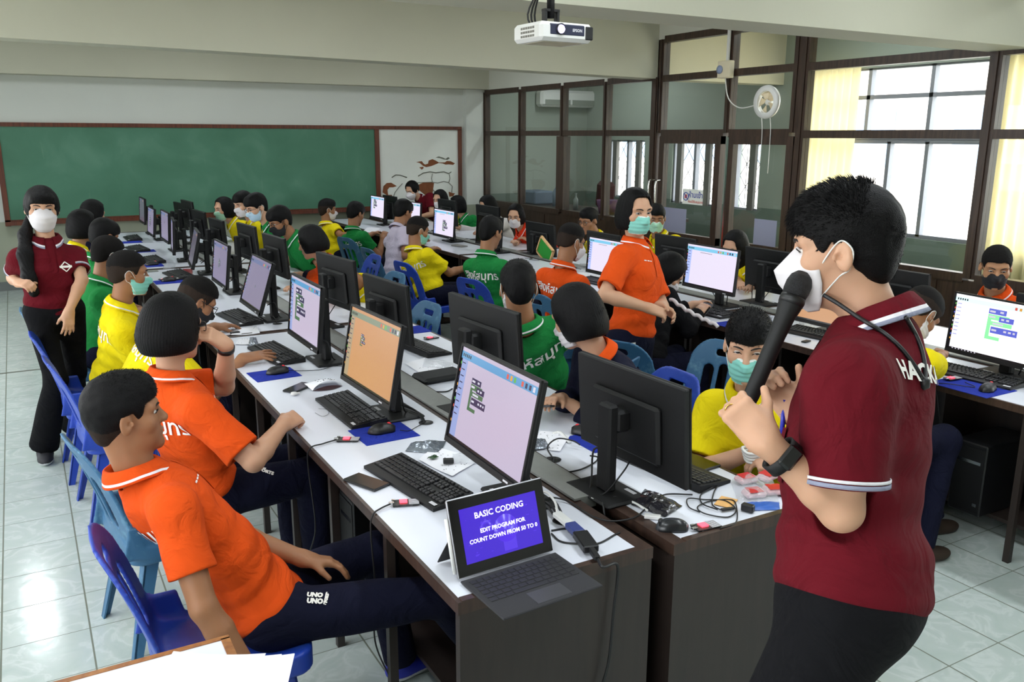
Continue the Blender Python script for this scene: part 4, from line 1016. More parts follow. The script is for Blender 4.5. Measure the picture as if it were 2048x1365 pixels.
def strands(vs, nrm, pick, L, flow, wid, seed=1, jit=.35, lift=.3):
    """tapered tufts of hair standing on a surface"""
    r = np.random.default_rng(seed); k = len(pick); p = vs[pick]; n = nrm[pick]
    f = flow(p) if callable(flow) else np.tile(flow, (k, 1))
    d = n*(lift(p) if callable(lift) else lift)+f+r.normal(size=(k, 3))*jit; d /= np.linalg.norm(d, axis=1)[:, None]
    ln = (L[pick][:, None] if isinstance(L, np.ndarray) else L)*(.6+.8*r.random(k))[:, None]; a = np.cross(d, r.normal(size=(k, 3))); a /= np.linalg.norm(a, axis=1)[:, None]+1e-9; b = np.cross(d, a)
    mid = p+d*ln*.55; tip = p+d*ln+f*ln*.25
    V_ = []; F_ = []
    base = [p-n*.003+(a*math.cos(t)+b*math.sin(t))*wid for t in (0, 2.09, 4.19)]; md = [mid+(a*math.cos(t)+b*math.sin(t))*wid*.7 for t in (0, 2.09, 4.19)]
    allv = np.concatenate(base+md+[tip]); idx = np.arange(k)
    for j in range(3):
        j2 = (j+1) % 3
        F_.append(np.stack([idx+j*k, idx+j2*k, idx+(3+j2)*k, idx+(3+j)*k], 1)); F_.append(np.stack([idx+(3+j)*k, idx+(3+j2)*k, idx+6*k, idx+6*k], 1))
    return allv, np.concatenate(F_)
def mesh_from(vs, fs, name):
    q4 = fs[fs[:, 2] != fs[:, 3]]; t3 = fs[fs[:, 2] == fs[:, 3]][:, :3]
    me = bpy.data.meshes.new(name); me.vertices.add(len(vs)); me.vertices.foreach_set('co', np.asarray(vs, F32).ravel())
    lv = np.concatenate([q4.ravel(), t3.ravel()]).astype(np.int32); me.loops.add(len(lv)); me.loops.foreach_set('vertex_index', lv)
    ls = np.concatenate([np.arange(len(q4))*4, len(q4)*4+np.arange(len(t3))*3]).astype(np.int32); me.polygons.add(len(ls)); me.polygons.foreach_set('loop_start', ls)
    me.polygons.foreach_set('use_smooth', np.ones(len(ls), bool)); me.update(calc_edges=True); me.validate(); return me
def vnormals(me):
    n = np.zeros(len(me.vertices)*3, F32); me.vertices.foreach_get('normal', n); v = np.zeros(len(me.vertices)*3, F32); me.vertices.foreach_get('co', v)
    return v.reshape(-1, 3), n.reshape(-1, 3)
def interp_line(xs, ys): 
    xs = np.asarray(xs, F32); ys = np.asarray(ys, F32); return lambda y: np.interp(y, xs, ys).astype(F32)
HAIRLINE = dict(
    buzz=([-.13, -.075, -.05, -.03, -.012, .012, .03, .036, .05, .07, .09, .12], [-.05, -.05, -.045, -.03, .02, .022, -.012, .0, .045, .056, .062, .064]),
    low=([-.13, -.08, -.05, -.03, -.012, .012, .03, .036, .05, .07, .09, .12], [-.085, -.085, -.075, -.05, .02, .022, -.018, -.004, .038, .045, .05, .05]),
    fringe=([-.13, -.08, -.05, -.03, -.012, .012, .03, .04, .05, .07, .09, .13], [-.07, -.07, -.06, -.04, .02, .022, -.01, .008, .03, .036, .038, .036]))
def hair_sdf(style, H, seed):
    S = Sdf(); g = np.random.default_rng(seed)
    groove = lambda f, a: (lambda P: F32(a*H.s)*np.sin((np.arctan2(H.loc(P)[:, 0], H.loc(P)[:, 1]+.012)*f)+3*vnoise(P, 40, seed)))
    if style in ('buzz', 'crop', 'fringe', 'man'):
        top = dict(buzz=.008, crop=.014, fringe=.017, man=.015)[style]; sd = dict(buzz=.004, crop=.005, fringe=.007, man=.005)[style]
        S.u(H.ell((0, -.013, .035), (.0765+sd*.8, .097+sd, .085+sd)), .02)
        S.u(H.ell((0, -.008, .06), (.066+sd, .088+sd, .062+top)), .03)
        if style in ('crop', 'fringe', 'man'):
            S.u(H.ell((0, .05, .085), (.052, .04, .03+top*.3)), .03)
            if style != 'crop': S.u(H.ell((0, .075, .06), (.05, .024+.25*top, .03)), .02)
        S.u(H.ell((0, -.06, -.02), (.058, .042, .06)), .03)
        ln = interp_line(*HAIRLINE[dict(buzz='buzz', crop='low', fringe='fringe', man='fringe')[style]])
        S.i(H.func(lambda p: (ln(p[:, 1])-p[:, 2]+.006*np.sin(p[:, 0]*90+p[:, 1]*60)*.4)*.8), .006)
        S.disp = lambda P: F32(.0012)*vnoise(P, 260, seed)+F32(.0022 if style != 'buzz' else .0006)*vnoise(P, 90, seed+1)
    else:
        S.u(H.ell((0, -.012, .035), (.089, .11, .1)), .02)
        low = dict(bob=-.1, bobs=-.085, long=-.2, pony=-.06, bangs=-.1, tied=-.04)[style]
        if style in ('bob', 'bangs'): S.u(H.ell((0, -.028, -.035), (.1, .098, .115)), .03)
        elif style == 'bobs': S.u(H.ell((0, -.03, -.03), (.108, .108, .11)), .03)
        elif style == 'long': S.u(H.ell((0, -.035, -.07), (.096, .085, .15)), .04)
        else: S.u(H.ell((0, -.03, -.0), (.086, .09, .09)), .03)
        S.i(H.half((0, .12, -1), -low), .01)
        if style == 'pony':
            S.s_(H.box((0, .125, -.06), (.062, .085, .098), .03), .012)
            S.u(H.ell((0, .068, .066), (.06, .032, .03)), .02)
        else:
            hz = .16 if style != 'bangs' else .115
            S.s_(H.box((0, .128, -.07), (.06, .088, hz), .035), .012)
            if style == 'bobs': pass
        S.s_(H.ell((0, .0, -.075), (.058, .07, .075)), .01)
        S.disp = groove(70, .0011)
    return S
def thai(): return 'สิงห์สมุทร'
def project(me_vs, bvh, org, ex, ey, dr, off=.004):
    out = []
    for v in me_vs:
        p = org+ex*v[0]+ey*v[1]; h_ = bvh.ray_cast(Vector(p), Vector(dr), 1.2)
        out.append(np.array(h_[0])-dr*off if h_[0] is not None else None)
    return out
def decal(name, vs, fs, bvh, org, ex, ey, dr, mat_, par, off=.004):
    P = project(vs, bvh, org, ex, ey, dr, off)
    good = [p for p in P if p is not None]
    if len(good) < 3: return None
    # drop what lies off the front sheet (other limbs)
    dm = np.median([np.dot(p, dr) for p in good]); ok = [p is not None and abs(np.dot(p, dr)-dm) < .11 for p in P]
    fs = [f for f in fs if all(ok[i] for i in f)]
    if not fs: return None
    q = MB(); q.add([p if p is not None else good[0] for p in P], fs, smooth=True); return q.build(name, mat_, par, True)
def rect_grid(x0, y0, x1, y1, nx=6, ny=10):
    vs = [(x0+(x1-x0)*i/nx, y0+(y1-y0)*j/ny) for i in range(nx+1) for j in range(ny+1)]
    fs = [(i*(ny+1)+j, (i+1)*(ny+1)+j, (i+1)*(ny+1)+j+1, i*(ny+1)+j+1) for i in range(nx) for j in range(ny)]
    return vs, fs
TXT = {}
def textvf(txt, size, bold=.0016):
    k = (txt, size, bold)
    if k not in TXT:
        me = textmesh(txt, size, bold)
        bm = bmesh.new(); bm.from_mesh(me)
        bmesh.ops.triangulate(bm, faces=bm.faces[:])
        TXT[k] = ([tuple(v.co)[:2] for v in bm.verts], [tuple(v.index for v in f.verts) for f in bm.faces]); bm.free()
    return TXT[k]
def azim(a): a = R(a); return V(math.cos(a), math.sin(a), 0)
PEOPLE = []; CAST = []
def person(label, J, skin='b', shirt='orange', trousers='navy', hair='buzz', haircol=None, fade=False, mask=None, girl=False, glasses=False, face=True, back=None, chest=False, collar=True,
           stripe=True, sleeve=.62, shoes=None, hs=1.0, bulk=1.0, vox=None, jacket=None, curl=(.35, .35), legs=True, loops=True, apron=None, hem=None, group=None, eyes_open=1.0, hoff=0.0, folds=1.0, chest_txt=None, ponytail=None, tailmat=None, handsc=1.0, placket=True, gaze=None, spread=(.1, .1), thumbs=(.5, .5), curls=(None, None), collarcol=None, hair_mat=None, fore=1.0):
    t0 = time.time()
    base = J['base']; root = thing('person', label, 'person', (base[0], base[1], 0), 0, group)
    d0 = depth_of(J['head']); vx = vox or min(max(d0*.00125, .0034), .0075)
    u, f, r = J['u'], J['f'], J['r']; neck, pel = J['neck'], J['pel']
    H = HeadFrame(J['head'], J['hM'], hs)
    sk = M_skin[skin]; fab = FAB[shirt]; tro = FAB[trousers]; minr = .62*vx*Q
    # body: head, neck, trunk core, arms and hands in one surface
    S = Sdf(); head_ops(S, H, girl, d0 < 5.5)
    nb = H.w(0, -.022, -.06); nr = (.047 if girl else .054)*hs
    S.u(rcone(nb, neck-u*.02, nr, nr*1.08), .025)
    S.u(rcone(neck-u*.06, pel+u*.1, .045, .065), .03)
    sw = J['sh']
    S.u(rcone(neck-u*.11, sw[0], .035, .036), .02); S.u(rcone(neck-u*.11, sw[1], .035, .036), .02)
    ab = bulk if bulk < 1 else 1+(bulk-1)*.6
    for i in (0, 1):
        S.u(rcone(sw[i], J['el'][i], .045*ab, .037*ab*(.6+.4*fore)), .02); e = J['el'][i]; w = J['wr'][i]
        S.u(rcone(e, e+(w-e)*.3, .037*ab*(.6+.4*fore), .0385*ab*fore), .012); S.u(rcone(e+(w-e)*.3, w, .0385*ab*fore, .025*ab*fore), .012)
        hand_ops(S, w, J['hd'][i], J['hn'][i], 1 if i == 1 else -1, curl[i], J.get('hsc', .95)*handsc, spread[i], thumbs[i], curls[i], minr)
    body = sdf_obj('body', S, vx, sk, root)
    # shirt
    ch = neck-u*.182+f*(.012); be = pel+(neck-pel)*.36+f*.02
    T = Sdf(); b = bulk
    T.u(ell(ch, (.158*b, .104*b, .17), np.array([r, f, u])), .04)
    T.u(ell(be, (.148*b, .108*b, .17), np.array([r, f, u])), .06)
    T.u(ell(pel+u*.02, (.162*b, .125*b, .125), np.array([r, f, u])), .06)
    if girl:
        for sx in (-1, 1): T.u(ell(neck-u*.2+f*.085*b+r*sx*.065, (.062, .045, .06), np.array([r, f, u])), .05)
    for i in (0, 1):
        T.u(rcone(neck-u*.08, sw[i]-u*.005, .048, .055*b), .05)
        ax = J['el'][i]-sw[i]; L = np.linalg.norm(ax); ax = ax/L
        end = sw[i]+ax*L*sleeve
        if jacket or sleeve > 1:
            e = J['el'][i]; w = J['wr'][i]; fw = unit(w-e); Lf = np.linalg.norm(w-e)*min(1, (sleeve-1) if sleeve > 1 else .95)
            T.u(rcone(sw[i], e, .062*b, .056), .05); T.u(clipf(rcone(e, e+fw*Lf*1.1, .055, .044), fw, e+fw*Lf), .02)
            T.s_(rcone(e+fw*(Lf-.03), e+fw*(Lf+.06), .034), .004)
        else:
            T.u(clipf(rcone(sw[i], end+ax*.03, .061*b, .066*b), ax, end), .045)
            T.s_(rcone(end-ax*.0, end+ax*.05, .051*b), .004)
    T.u(rcone(neck-u*.045, neck-u*.11, .07 if not girl else .064, .095), .04)
    hemz = -.075 if hem is None else hem
    T.i(half(-u, -float(np.dot(u, pel+u*hemz))), .01)
    nax = unit(nb-neck)
    T.s_(rcone(neck-nax*.012, neck+nax*.12, .059 if not girl else .054), .008)
    sd = abs(hash(label)) % 1000 if False else sum(map(ord, label)) % 1000
    fu, ff, fr_ = u.astype(F32), f.astype(F32), r.astype(F32); pe = pel.astype(F32)
    def wr_(P):
        q = P-pe; z = q@fu; x = q@fr_; y = q@ff
        low = np.clip(1.15-z/.38, .15, 1)
        w_ = F32(.0075*folds)*low*np.sin(z*72+9*x+5*vnoise(P, 9, sd))*(.5+.5*vnoise(P, 7, sd+3))+F32(.0035*folds)*vnoise(P, 24, sd+1)+F32(.006*folds)*vnoise(P, 9, sd+2)
        return np.minimum(w_-F32(.003), F32(.002))
    T.disp = wr_; T.maxdisp = .016
    so = sdf_obj('shirt' if not jacket else 'jacket', T, vx*1.1, fab, root)
    if any(True for _ in so.data.polygons): bvh = BVHTree.FromPolygons([v.co for v in so.data.vertices], [tuple(p.vertices) for p in so.data.polygons])
    # collar
    if collar:
        cr = .062 if not girl else .057; cn = unit(nax+u*.8); cf = unit(f-cn*np.dot(f, cn)); c_r = np.cross(cf, cn)
        q = MB(); na = 44; rows = [(.0, .9, -.006), (.25, .94, .016), (.5, 1.03, .024), (.62, 1.12, .021), (.8, 1.3, .004), (.88, 1.36, -.004), (.94, 1.41, -.0105), (1.0, 1.46, -.017)]
        gap = .32
        for j, (t_, rr, zz) in enumerate(rows):
            for i in range(na):
                a = gap+(2*math.pi-2*gap)*i/(na-1); fr2 = math.cos(a); sidef = abs(math.sin(a))
                tip = max(0, math.cos(a)-.55)/.45
                R_ = cr*rr*(1+.1*sidef)+.012*max(0, t_-.5)*2*tip
                z = zz+(.004*sidef if t_ > .5 else 0)-.03*max(0, fr2)*(.4+.6*t_)-.02*max(0, t_-.55)*2*tip+.014*max(0, -fr2)
                q.v.append(tuple(neck+cn*(z+.001)+cf*(math.cos(a)*R_)+c_r*(math.sin(a)*R_)))
        for j in range(len(rows)-1):
            for i in range(na-1):
                q.f.append([j*na+i, j*na+i+1, (j+1)*na+i+1, (j+1)*na+i]); q.m.append((1 if j == 5 else 2) if (stripe and j == 5) or (stripe == 2 and j == 6) else 0); q.sm.append(True)
        q.build('collar', [collarcol or fab, M_stripe, M_grstripe], root, True, solid=.0035)
    if sleeve <= 1 and stripe == 2:
        for i in (0, 1):
            ax = unit(J['el'][i]-sw[i]); end = sw[i]+(J['el'][i]-sw[i])*sleeve; q = MB(); a_ = unit(np.cross(ax, (0, 0, 1))); b_ = np.cross(ax, a_)
            for k, (o0, o1, mi) in enumerate(((.0, .007, 1), (.009, .014, 0))):
                q.grid(lambda uu, vv: tuple(end-ax*(o0+(o1-o0)*vv)+(a_*math.cos(6.2832*uu)+b_*math.sin(6.2832*uu))*(.0685*b)), 30, 2, mat=mi, closed_u=True)
            q.build('sleeve_stripe', [M_stripe, M_grstripe], root, True, solid=.002)
    if placket and collar and not jacket:
        vs, fs = rect_grid(-.014, -.2, .014, -.045, 3, 10); decal('placket', vs, fs, bvh, neck+f*.4, -r, u, -f, fab, root, .004)
    if back:
        vs, fs = textvf(back[0], back[1]); decal('back_print', vs, fs, bvh, neck-f*.45-u*back[2], r, u, f, M_print, root, .0045)
    if chest:
        vs, fs = rect_grid(-.03, -.0025, .03, .0025, 12, 1); fs = [f_ for k, f_ in enumerate(fs) if k % 4 != 3]
        decal('chest_print', vs, fs, bvh, neck+f*.45-u*.12-r*-.07, -r, u, -f, M_print, root, .0045)
    # trousers and shoes
    if legs:
        Lg = Sdf(); Lg.u(ell(pel-u*.02, (.158*b, .118*b, .11), np.array([r, f, u])), .05)
        for i in (0, 1):
            hp, kn, an = J['hip'][i], J['kn'][i], J['an'][i]
            Lg.u(rcone(hp, kn, .088*b, .068*b), .05); v = unit(an-kn)
            Lg.u(clipf(rcone(kn, an+v*.03, .066*b, .058 if not J.get('flare') else .085), v, an+v*.012), .03)
        Lg.disp = lambda P: F32(.005*folds)*vnoise(P, 14, sd+5)+F32(.003*folds)*vnoise(P, 34, sd+6)
        if J.get('standing'): Lg.i(half(u, float(np.dot(u, pel+u*.11))), .01)
        lo, hi = Lg.bounds(.02)
        tr = sdf_obj('trousers', Lg, max(vx*1.25, .005), tro, root)
        J['trouser_bvh'] = None
        for i in (0, 1):
            an, to = J['an'][i], J['toe'][i]; fd = unit(V(to[0]-an[0], to[1]-an[1], 0)); sdv = np.cross(fd, (0, 0, 1)); o = V(an[0], an[1], to[2])
            Q_ = Sdf(); M3 = np.array([sdv, fd, V(0, 0, 1)])
            Q_.u(ell(o+fd*.0+V(0, 0, .04), (.038, .055, .045), M3), .02); Q_.u(ell(o+fd*.08+V(0, 0, .028), (.044, .085, .034), M3), .04); Q_.u(rcone(o+V(0, 0, .05), o+V(0, 0, .085), .038), .03)
            Q_.i(half((0, 0, -1), -float(to[2]+.003)), .006)
            so_ = sdf_obj('shoe', Q_, max(vx*1.2, .0055), shoes or M_shoe, root)
            zt = to[2]+.024
            recolor(so_, [M_sole if shoes in (M_shoebl, M_shoeb) else (shoes or M_shoe)], lambda c: c[:, 2] < zt)
    # hair
    hm = hair_mat or (M_hair if hair not in ('buzz',) else M_buzz)
    if hair:
        HS = hair_sdf(hair, H, sd)
        ho = sdf_obj('hair', HS, vx*.95, hm, root)
        if fade:
            recolor(ho, [M_fade], lambda c: (H.loc(c)[:, 2]+.012*vnoise(c, 60, 3) < (.05 if fade is True else fade)-.1*np.clip(-H.loc(c)[:, 1]-.04, 0, .2)) & (H.loc(c)[:, 2] < .075))
        if d0 < 6 and len(ho.data.vertices):
            vs, ns = vnormals(ho.data); g = np.random.default_rng(sd); lp = H.loc(vs)
            if hair in ('buzz', 'crop', 'fringe', 'man'):
                wt = np.clip((lp[:, 2]-.0)/.07, .12, 1) if hair != 'buzz' else np.clip((lp[:, 2]+.02)/.08, .1, 1)
                n_ = dict(buzz=1600, crop=2200, fringe=2400, man=5200)[hair]; n_ = int(n_*(1 if d0 < 4 else .5)); pick = g.choice(len(vs), n_, p=wt/wt.sum())
                fw = H.M[1]; up = H.M[2]; ll = lp
                def flow(p):
                    l = H.loc(p.astype(F32)); fy = np.clip((l[:, 1]+.05)/.04, dict(man=.12, fringe=.3, crop=.2).get(hair, .0), 1)[:, None]
                    cro = np.exp(-((l[:, 1]+.01)**2+(l[:, 2]-.12)**2)/.0016)[:, None]
                    return fw*(fy*(.8 if hair in ('fringe', 'man') else .6)+.05)-up*np.clip(np.maximum((.075-l[:, 2])/.06, (-.045-l[:, 1])/.03), 0, 1)[:, None]*.9+up*cro*(.9 if hair == 'man' else .25)-up*np.clip((l[:, 1]-.06)/.03, 0, 1)[:, None]*.8
                L = dict(buzz=.004, crop=.006, fringe=.013, man=.013)[hair]*hs
                L = L*np.clip(.35+.65*(lp[:, 2]-.03)/.06, .35, 1.0)
                ka, kb_ = (.1, .5) if hair == 'man' else (.06, .12)
                cr_ = lambda p: (ka+kb_*np.exp(-((H.loc(p.astype(F32))[:, 1]+.01)**2+(H.loc(p.astype(F32))[:, 2]-.12)**2)/.0016))[:, None]
                V2, F2 = strands(vs, ns, pick, L, flow, max(.0008, vx*.2), sd, .11, cr_)
            else:
                wz = np.clip((lp[:, 2]+.05)/.05, .0001, 1); pick = g.choice(len(vs), 900 if d0 < 4 else 300, p=wz/wz.sum()); dn = -H.M[2]
                V2, F2 = strands(vs, ns*.25, pick, .014*hs, dn, max(.0008, vx*.18), sd, .08)
            # one mesh: tufts joined to the hair mass
            me2 = mesh_from(V2, F2, 'hair'); bm = bmesh.new(); bm.from_mesh(ho.data); bm.from_mesh(me2); bm.to_mesh(ho.data); bm.free()
        if ponytail is not None:
            q = Sdf(); pts = [np.asarray(p, float) for p in ponytail]
            for k in range(len(pts)-1): q.u(rcone(pts[k], pts[k+1], (.026, .032, .038, .036, .028, .018)[k], (.032, .038, .036, .028, .018, .01)[k]), .03)
            q.disp = lambda P: F32(.002)*np.sin(P[:, 0]*420+P[:, 1]*300+3*vnoise(P, 30, 2)); sdf_obj('ponytail', q, vx, hm, root)
    # face
    if face:
        for sx in (-1, 1):
            q = MB(); c = H.w(sx*.033, .0735, .0035); q.lathe([(.0, -.0125)]+[(.0125*math.sin(a), -.0125*math.cos(a)) for a in np.linspace(.25, 2.9, 9)]+[(0, .0125)], n=16)
            vs = np.array(q.v)*hs; gz = unit(H.M[1]+(H.M[0]*gaze[0]+H.M[2]*gaze[1] if gaze else 0)); e1 = unit(np.cross(gz, H.M[2])); e2 = np.cross(e1, gz)
            q.v = [tuple(c-H.M[1]*.0022*hs+e1*p[0]*1.05+e2*p[1]*.52*eyes_open+gz*p[2]) for p in vs]
            nf = len(q.f); q.m = [1 if np.mean([vs[i][2] for i in fc]) > .0102*hs else 0 for fc in q.f]
            q.build('eye', [M_eyew, M_iris], root, True)
            q = MB(); pts = [H.w(sx*x, y, z) for x, y, z in ((.013, .0935, .021), (.026, .0925, .0265), (.041, .085, .0275), (.054, .071, .021))]
            q.tube(bez(pts, 12), np.interp(np.linspace(0, 1, len(bez(pts, 12))), [0, .4, 1], [.0022, .0032, .0012])*hs*1.1, 6); q.build('eyebrow', M_brow, root, True)
            q = MB(); pts = [H.w(sx*x, y, z) for x, y, z in ((.0185, .0845, .0005), (.026, .0885, .0085*eyes_open-.001), (.036, .0865, .0095*eyes_open-.001), (.048, .077, .003))]
            q.tube(bez(pts, 12), .0014*hs, 5); q.build('eyelid', M_brow, root, True)
        if mask is None:
            q = Sdf(); q.u(H.ell((0, .088, -.06), (.0215, .0135, .0055)), .004); q.u(H.ell((0, .085, -.0705), (.018, .0135, .0058)), .004); q.i(H.half((0, -1, 0), -.083), .003)
            sdf_obj('lips', q, min(vx, .003), M_lip, root)
    if glasses:
        q = MB()
        for sx in (-1, 1):
            pts = [H.w(sx*.034+.023*math.copysign(abs(math.cos(a))**.6, math.cos(a)), .102-.006*abs(math.cos(a)), .002+.017*math.copysign(abs(math.sin(a))**.6, math.sin(a))) for a in np.linspace(0, 2*math.pi, 25)]
            q.tube(pts, .0018*hs, 6); q.tube([H.w(sx*.058, .094, .007), H.w(sx*.078, .05, .008), H.w(sx*.082, -.02, .01)], .0018*hs, 6)
        q.tube([H.w(-.012, .104, .006), H.w(.012, .104, .006)], .0018*hs, 6); q.build('glasses', M_blk, root, True)
    if mask:
        style, mm, dy = (mask+(0,))[:3]
        if style == 'surgical':
            K = Sdf(); K.u(H.ell((0, .022, -.045+dy), (.066, .082, .078)), .02); K.u(H.ell((0, .032, -.085+dy), (.052, .062, .045)), .03); K.u(H.cone((0, .09, -.012+dy), (0, .113, -.036+dy), .012, .016), .03)
            K.i(H.half((0, 0, 1), -.01+dy), .004); K.i(H.half((0, 0, -1), .113-dy), .006); K.i(H.half((0, -1, -.25), .008), .006)
            K.disp = H.func(lambda p: .0016*np.sin((p[:, 2]-dy)*2*math.pi/.021))
            mo = sdf_obj('face_mask', K, vx*.9, mm, root)
            if mm in (M_surg, M_surgb, M_maskg): recolor(mo, [M_surge], lambda c: (H.loc(c)[:, 2] > -.0145+dy) | (H.loc(c)[:, 2] < -.108+dy))
            a1, a2 = (.064, .028, -.022+dy), (.058, .03, -.1+dy)
        else:
            q = MB(); rows = [((0, .09, .012), (.028, .078, .006)), ((0, .104, -.002), (.05, .056, -.012)), ((0, .14, -.038), (.069, .036, -.032)), ((0, .132, -.066), (.068, .032, -.06)), ((0, .098, -.108), (.056, .036, -.098)), ((0, .074, -.126), (.036, .044, -.119))]
            cols = 25; fine = []
            for k in range(len(rows)-1):
                for t_ in np.linspace(0, 1, 6)[:(6 if k == len(rows)-2 else 5)]:
                    fine.append(tuple(tuple(np.array(rows[k][a])*(1-t_)+np.array(rows[k+1][a])*t_) for a in (0, 1)))
            for ce, si in fine:
                for i in range(cols):
                    t_ = -1+2*i/(cols-1); sn = math.sin(t_*math.pi/2); c_ = math.cos(t_*math.pi/2)
                    x = si[0]*sn; w_ = c_**1.1; y = si[1]+(ce[1]-si[1])*w_; z = si[2]+(ce[2]-si[2])*w_
                    q.v.append(tuple(H.w(x, y, z+dy)))
            nr_ = len(fine)
            for j in range(nr_-1):
                for i in range(cols-1): q.f.append([j*cols+i, (j+1)*cols+i, (j+1)*cols+i+1, j*cols+i+1]); q.m.append(0); q.sm.append(True)
            mo = q.build('face_mask', mm, root, True, solid=.003)
            a1, a2 = (.066, .036, -.026+dy), (.06, .036, -.088+dy)
        if loops:
            for sx in (-1, 1):
                q = MB(); lm = M_wcable if mm not in (M_maskb,) else M_blk
                pts = [H.w(sx*a1[0], a1[1], a1[2]), H.w(sx*.078, .006, .016), H.w(sx*.082, -.012, .026), H.w(sx*.086, -.03, .005), H.w(sx*.08, -.022, -.03), H.w(sx*.075, -.002, -.045), H.w(sx*a2[0], a2[1], a2[2])]
                q.tube(bez(pts, 30), .0017*hs, 6); q.build('ear_loop', lm, root, True)
    J['H'] = H; J['shirt_bvh'] = bvh; J['root'] = root; J['body'] = body; J['vx'] = vx; J['label'] = label; CAST.append(J)
    PEOPLE.append((label, round(time.time()-t0, 2), len(body.data.vertices)))
    return J
def frame_from(fdir, udir):
    u = unit(udir); f = unit(np.asarray(fdir, float)-u*np.dot(fdir, u)); return u, f, np.cross(f, u)
def head_m(yaw, pitch=0, roll=0):
    """yaw: direction of the face in the room (deg, 0=+x, 90=+y), pitch: down positive"""
    f = azim(yaw); u = V(0, 0, 1); r = np.cross(f, u); p = R(pitch); f2 = f*math.cos(p)-u*math.sin(p); u2 = u*math.cos(p)+f*math.sin(p); ro = R(roll)
    r2 = r*math.cos(ro)+u2*math.sin(ro); u3 = np.cross(r2, f2); return np.array([r2, f2, u3])
def seated(head, pel, yaw, hyaw=None, hpitch=15, hroll=0, hands=(None, None), tw=0, hs=.95, sc=.95, shw=.165, poles=None, knee=None, hn=None, hd=None, sr=0, kneez=.5, foot=.36, kspread=.1):
    """someone on a chair. head: centre of the head, pel: seat point (x, y[, z]), yaw: way the hips face"""
    head = np.asarray(head, float); pel = V(pel[0], pel[1], pel[2] if len(pel) > 2 else .52); f0 = azim(yaw)
    hM = head_m(yaw if hyaw is None else hyaw, hpitch, hroll)
    skull = head-hM[2]*.075*hs-hM[1]*.03*hs
    d = unit(skull-pel); neck = skull-unit(d*.6+hM[2]*.4)*.1*hs
    u, f, r = frame_from(azim(yaw+tw), neck-pel)
    J = dict(head=head, hM=hM, neck=neck, pel=pel, u=u, f=f, r=r, base=(pel[0], pel[1]), hsc=.92*sc)
    rr = unit(r+u*sr)
    J['sh'] = [neck-u*.108-rr*shw*sc-f*.005, neck-u*.108+rr*shw*sc-f*.005]
    el, wr, hds, hns = [], [], [], []
    r0 = np.cross(f0, V(0, 0, 1))
    for i in (0, 1):
        s = -1 if i == 0 else 1
        t = hands[i]
        t = pel+f0*.33+r0*s*.1+V(0, 0, .075) if t is None else np.asarray(t, float)
        pole = (V(0, 0, -1)+r*s*.5-f*.35) if poles is None or poles[i] is None else poles[i]
        e, w = ik(J['sh'][i], t, .265*sc, .24*sc, pole); el.append(e); wr.append(w)
        fd = unit(w-e); hds.append(unit(fd+f0*.15) if hd is None or hd[i] is None else unit(hd[i])); hns.append(V(0, 0, 1)+r*s*.25 if hn is None or hn[i] is None else np.asarray(hn[i], float))
    J['el'], J['wr'], J['hd'], J['hn'] = el, wr, hds, hns
    J['hip'] = [pel-r0*.085+V(0, 0, -.0), pel+r0*.085]
    kl = .43*sc
    J['kn'] = [pel+f0*kl+r0*s*kspread+V(0, 0, kneez-pel[2]) for s in (-1, 1)] if knee is None else [np.asarray(k, float) for k in knee]
    J['an'] = [V(*(J['kn'][i][:2]+f0[:2]*(foot-.36)+r0[:2]*.01), .085) for i in (0, 1)]
    J['toe'] = [V(*(J['an'][i]+f0*.1+r0*(.02 if i else -.02))[:2], .0) for i in (0, 1)]
    return J
# ------------------------------------------------------------------ plastic chairs
def chair_shell():
    S = Sdf()
    def rr(px, pz, hx, hz, rad):
        qx = np.abs(px)-hx+rad; qz = np.abs(pz)-hz+rad
        return np.sqrt(np.maximum(qx, 0)**2+np.maximum(qz, 0)**2)+np.minimum(np.maximum(qx, qz), 0)-rad
    def g(P):
        x, y, z = P[:, 0], P[:, 1], P[:, 2]; zb = z-.4
        ys = -.175-.2*zb-.28*np.maximum(zb, 0)**2+.55*x*x
        hw = .205-.09*np.maximum(zb-.22, 0)
        o = rr(x*(.2/hw), zb-.2, .2, .235, .11)
        slot = np.minimum(np.minimum(rr(np.abs(x)-.083, zb-.2, .03, .105, .03), rr(x, zb-.2, .026, .115, .026)), rr(x, zb-.37, .06, .018, .017))
        o = np.maximum(o, -slot)
        d1 = np.maximum(np.abs(y-ys)*.9-.006, o)
        # seat pan with rolled edges
        zs = .425+.35*x*x*.4-.02*np.cos(np.clip(y, -.2, .2)*9)-.35*np.maximum(y-.13, 0)**2*2
        d2 = np.maximum(np.abs(z-zs)*.9-.006, rr(x, y-.02, .205, .205, .06))
        sk = np.maximum(np.abs(rr(x, y-.02, .205, .205, .06))-.006, np.abs(z-.4)-.032)
        # side frames sweeping from back to seat
        f1 = np.maximum(np.abs(np.abs(x)-.2)-.008, np.abs(y+.14+.9*(z-.44)*0-(.0))-.05-.25*(.52-z)); f1 = np.maximum(f1, np.abs(z-.46)-.06)
        return smin(smin(smin(d1, d2, .03), sk, .01), f1, .02)
    S.u(func(g, np.array([0, -.05, .6], F32), .6), .01)
    vs, fs = nets(S, .0065*max(1, Q*.8), (-.25, -.4, .36), (.25, .27, .86))
    return npmesh('seat_shell', vs, fs)
CH_ME = chair_shell(); CHLEG = {}
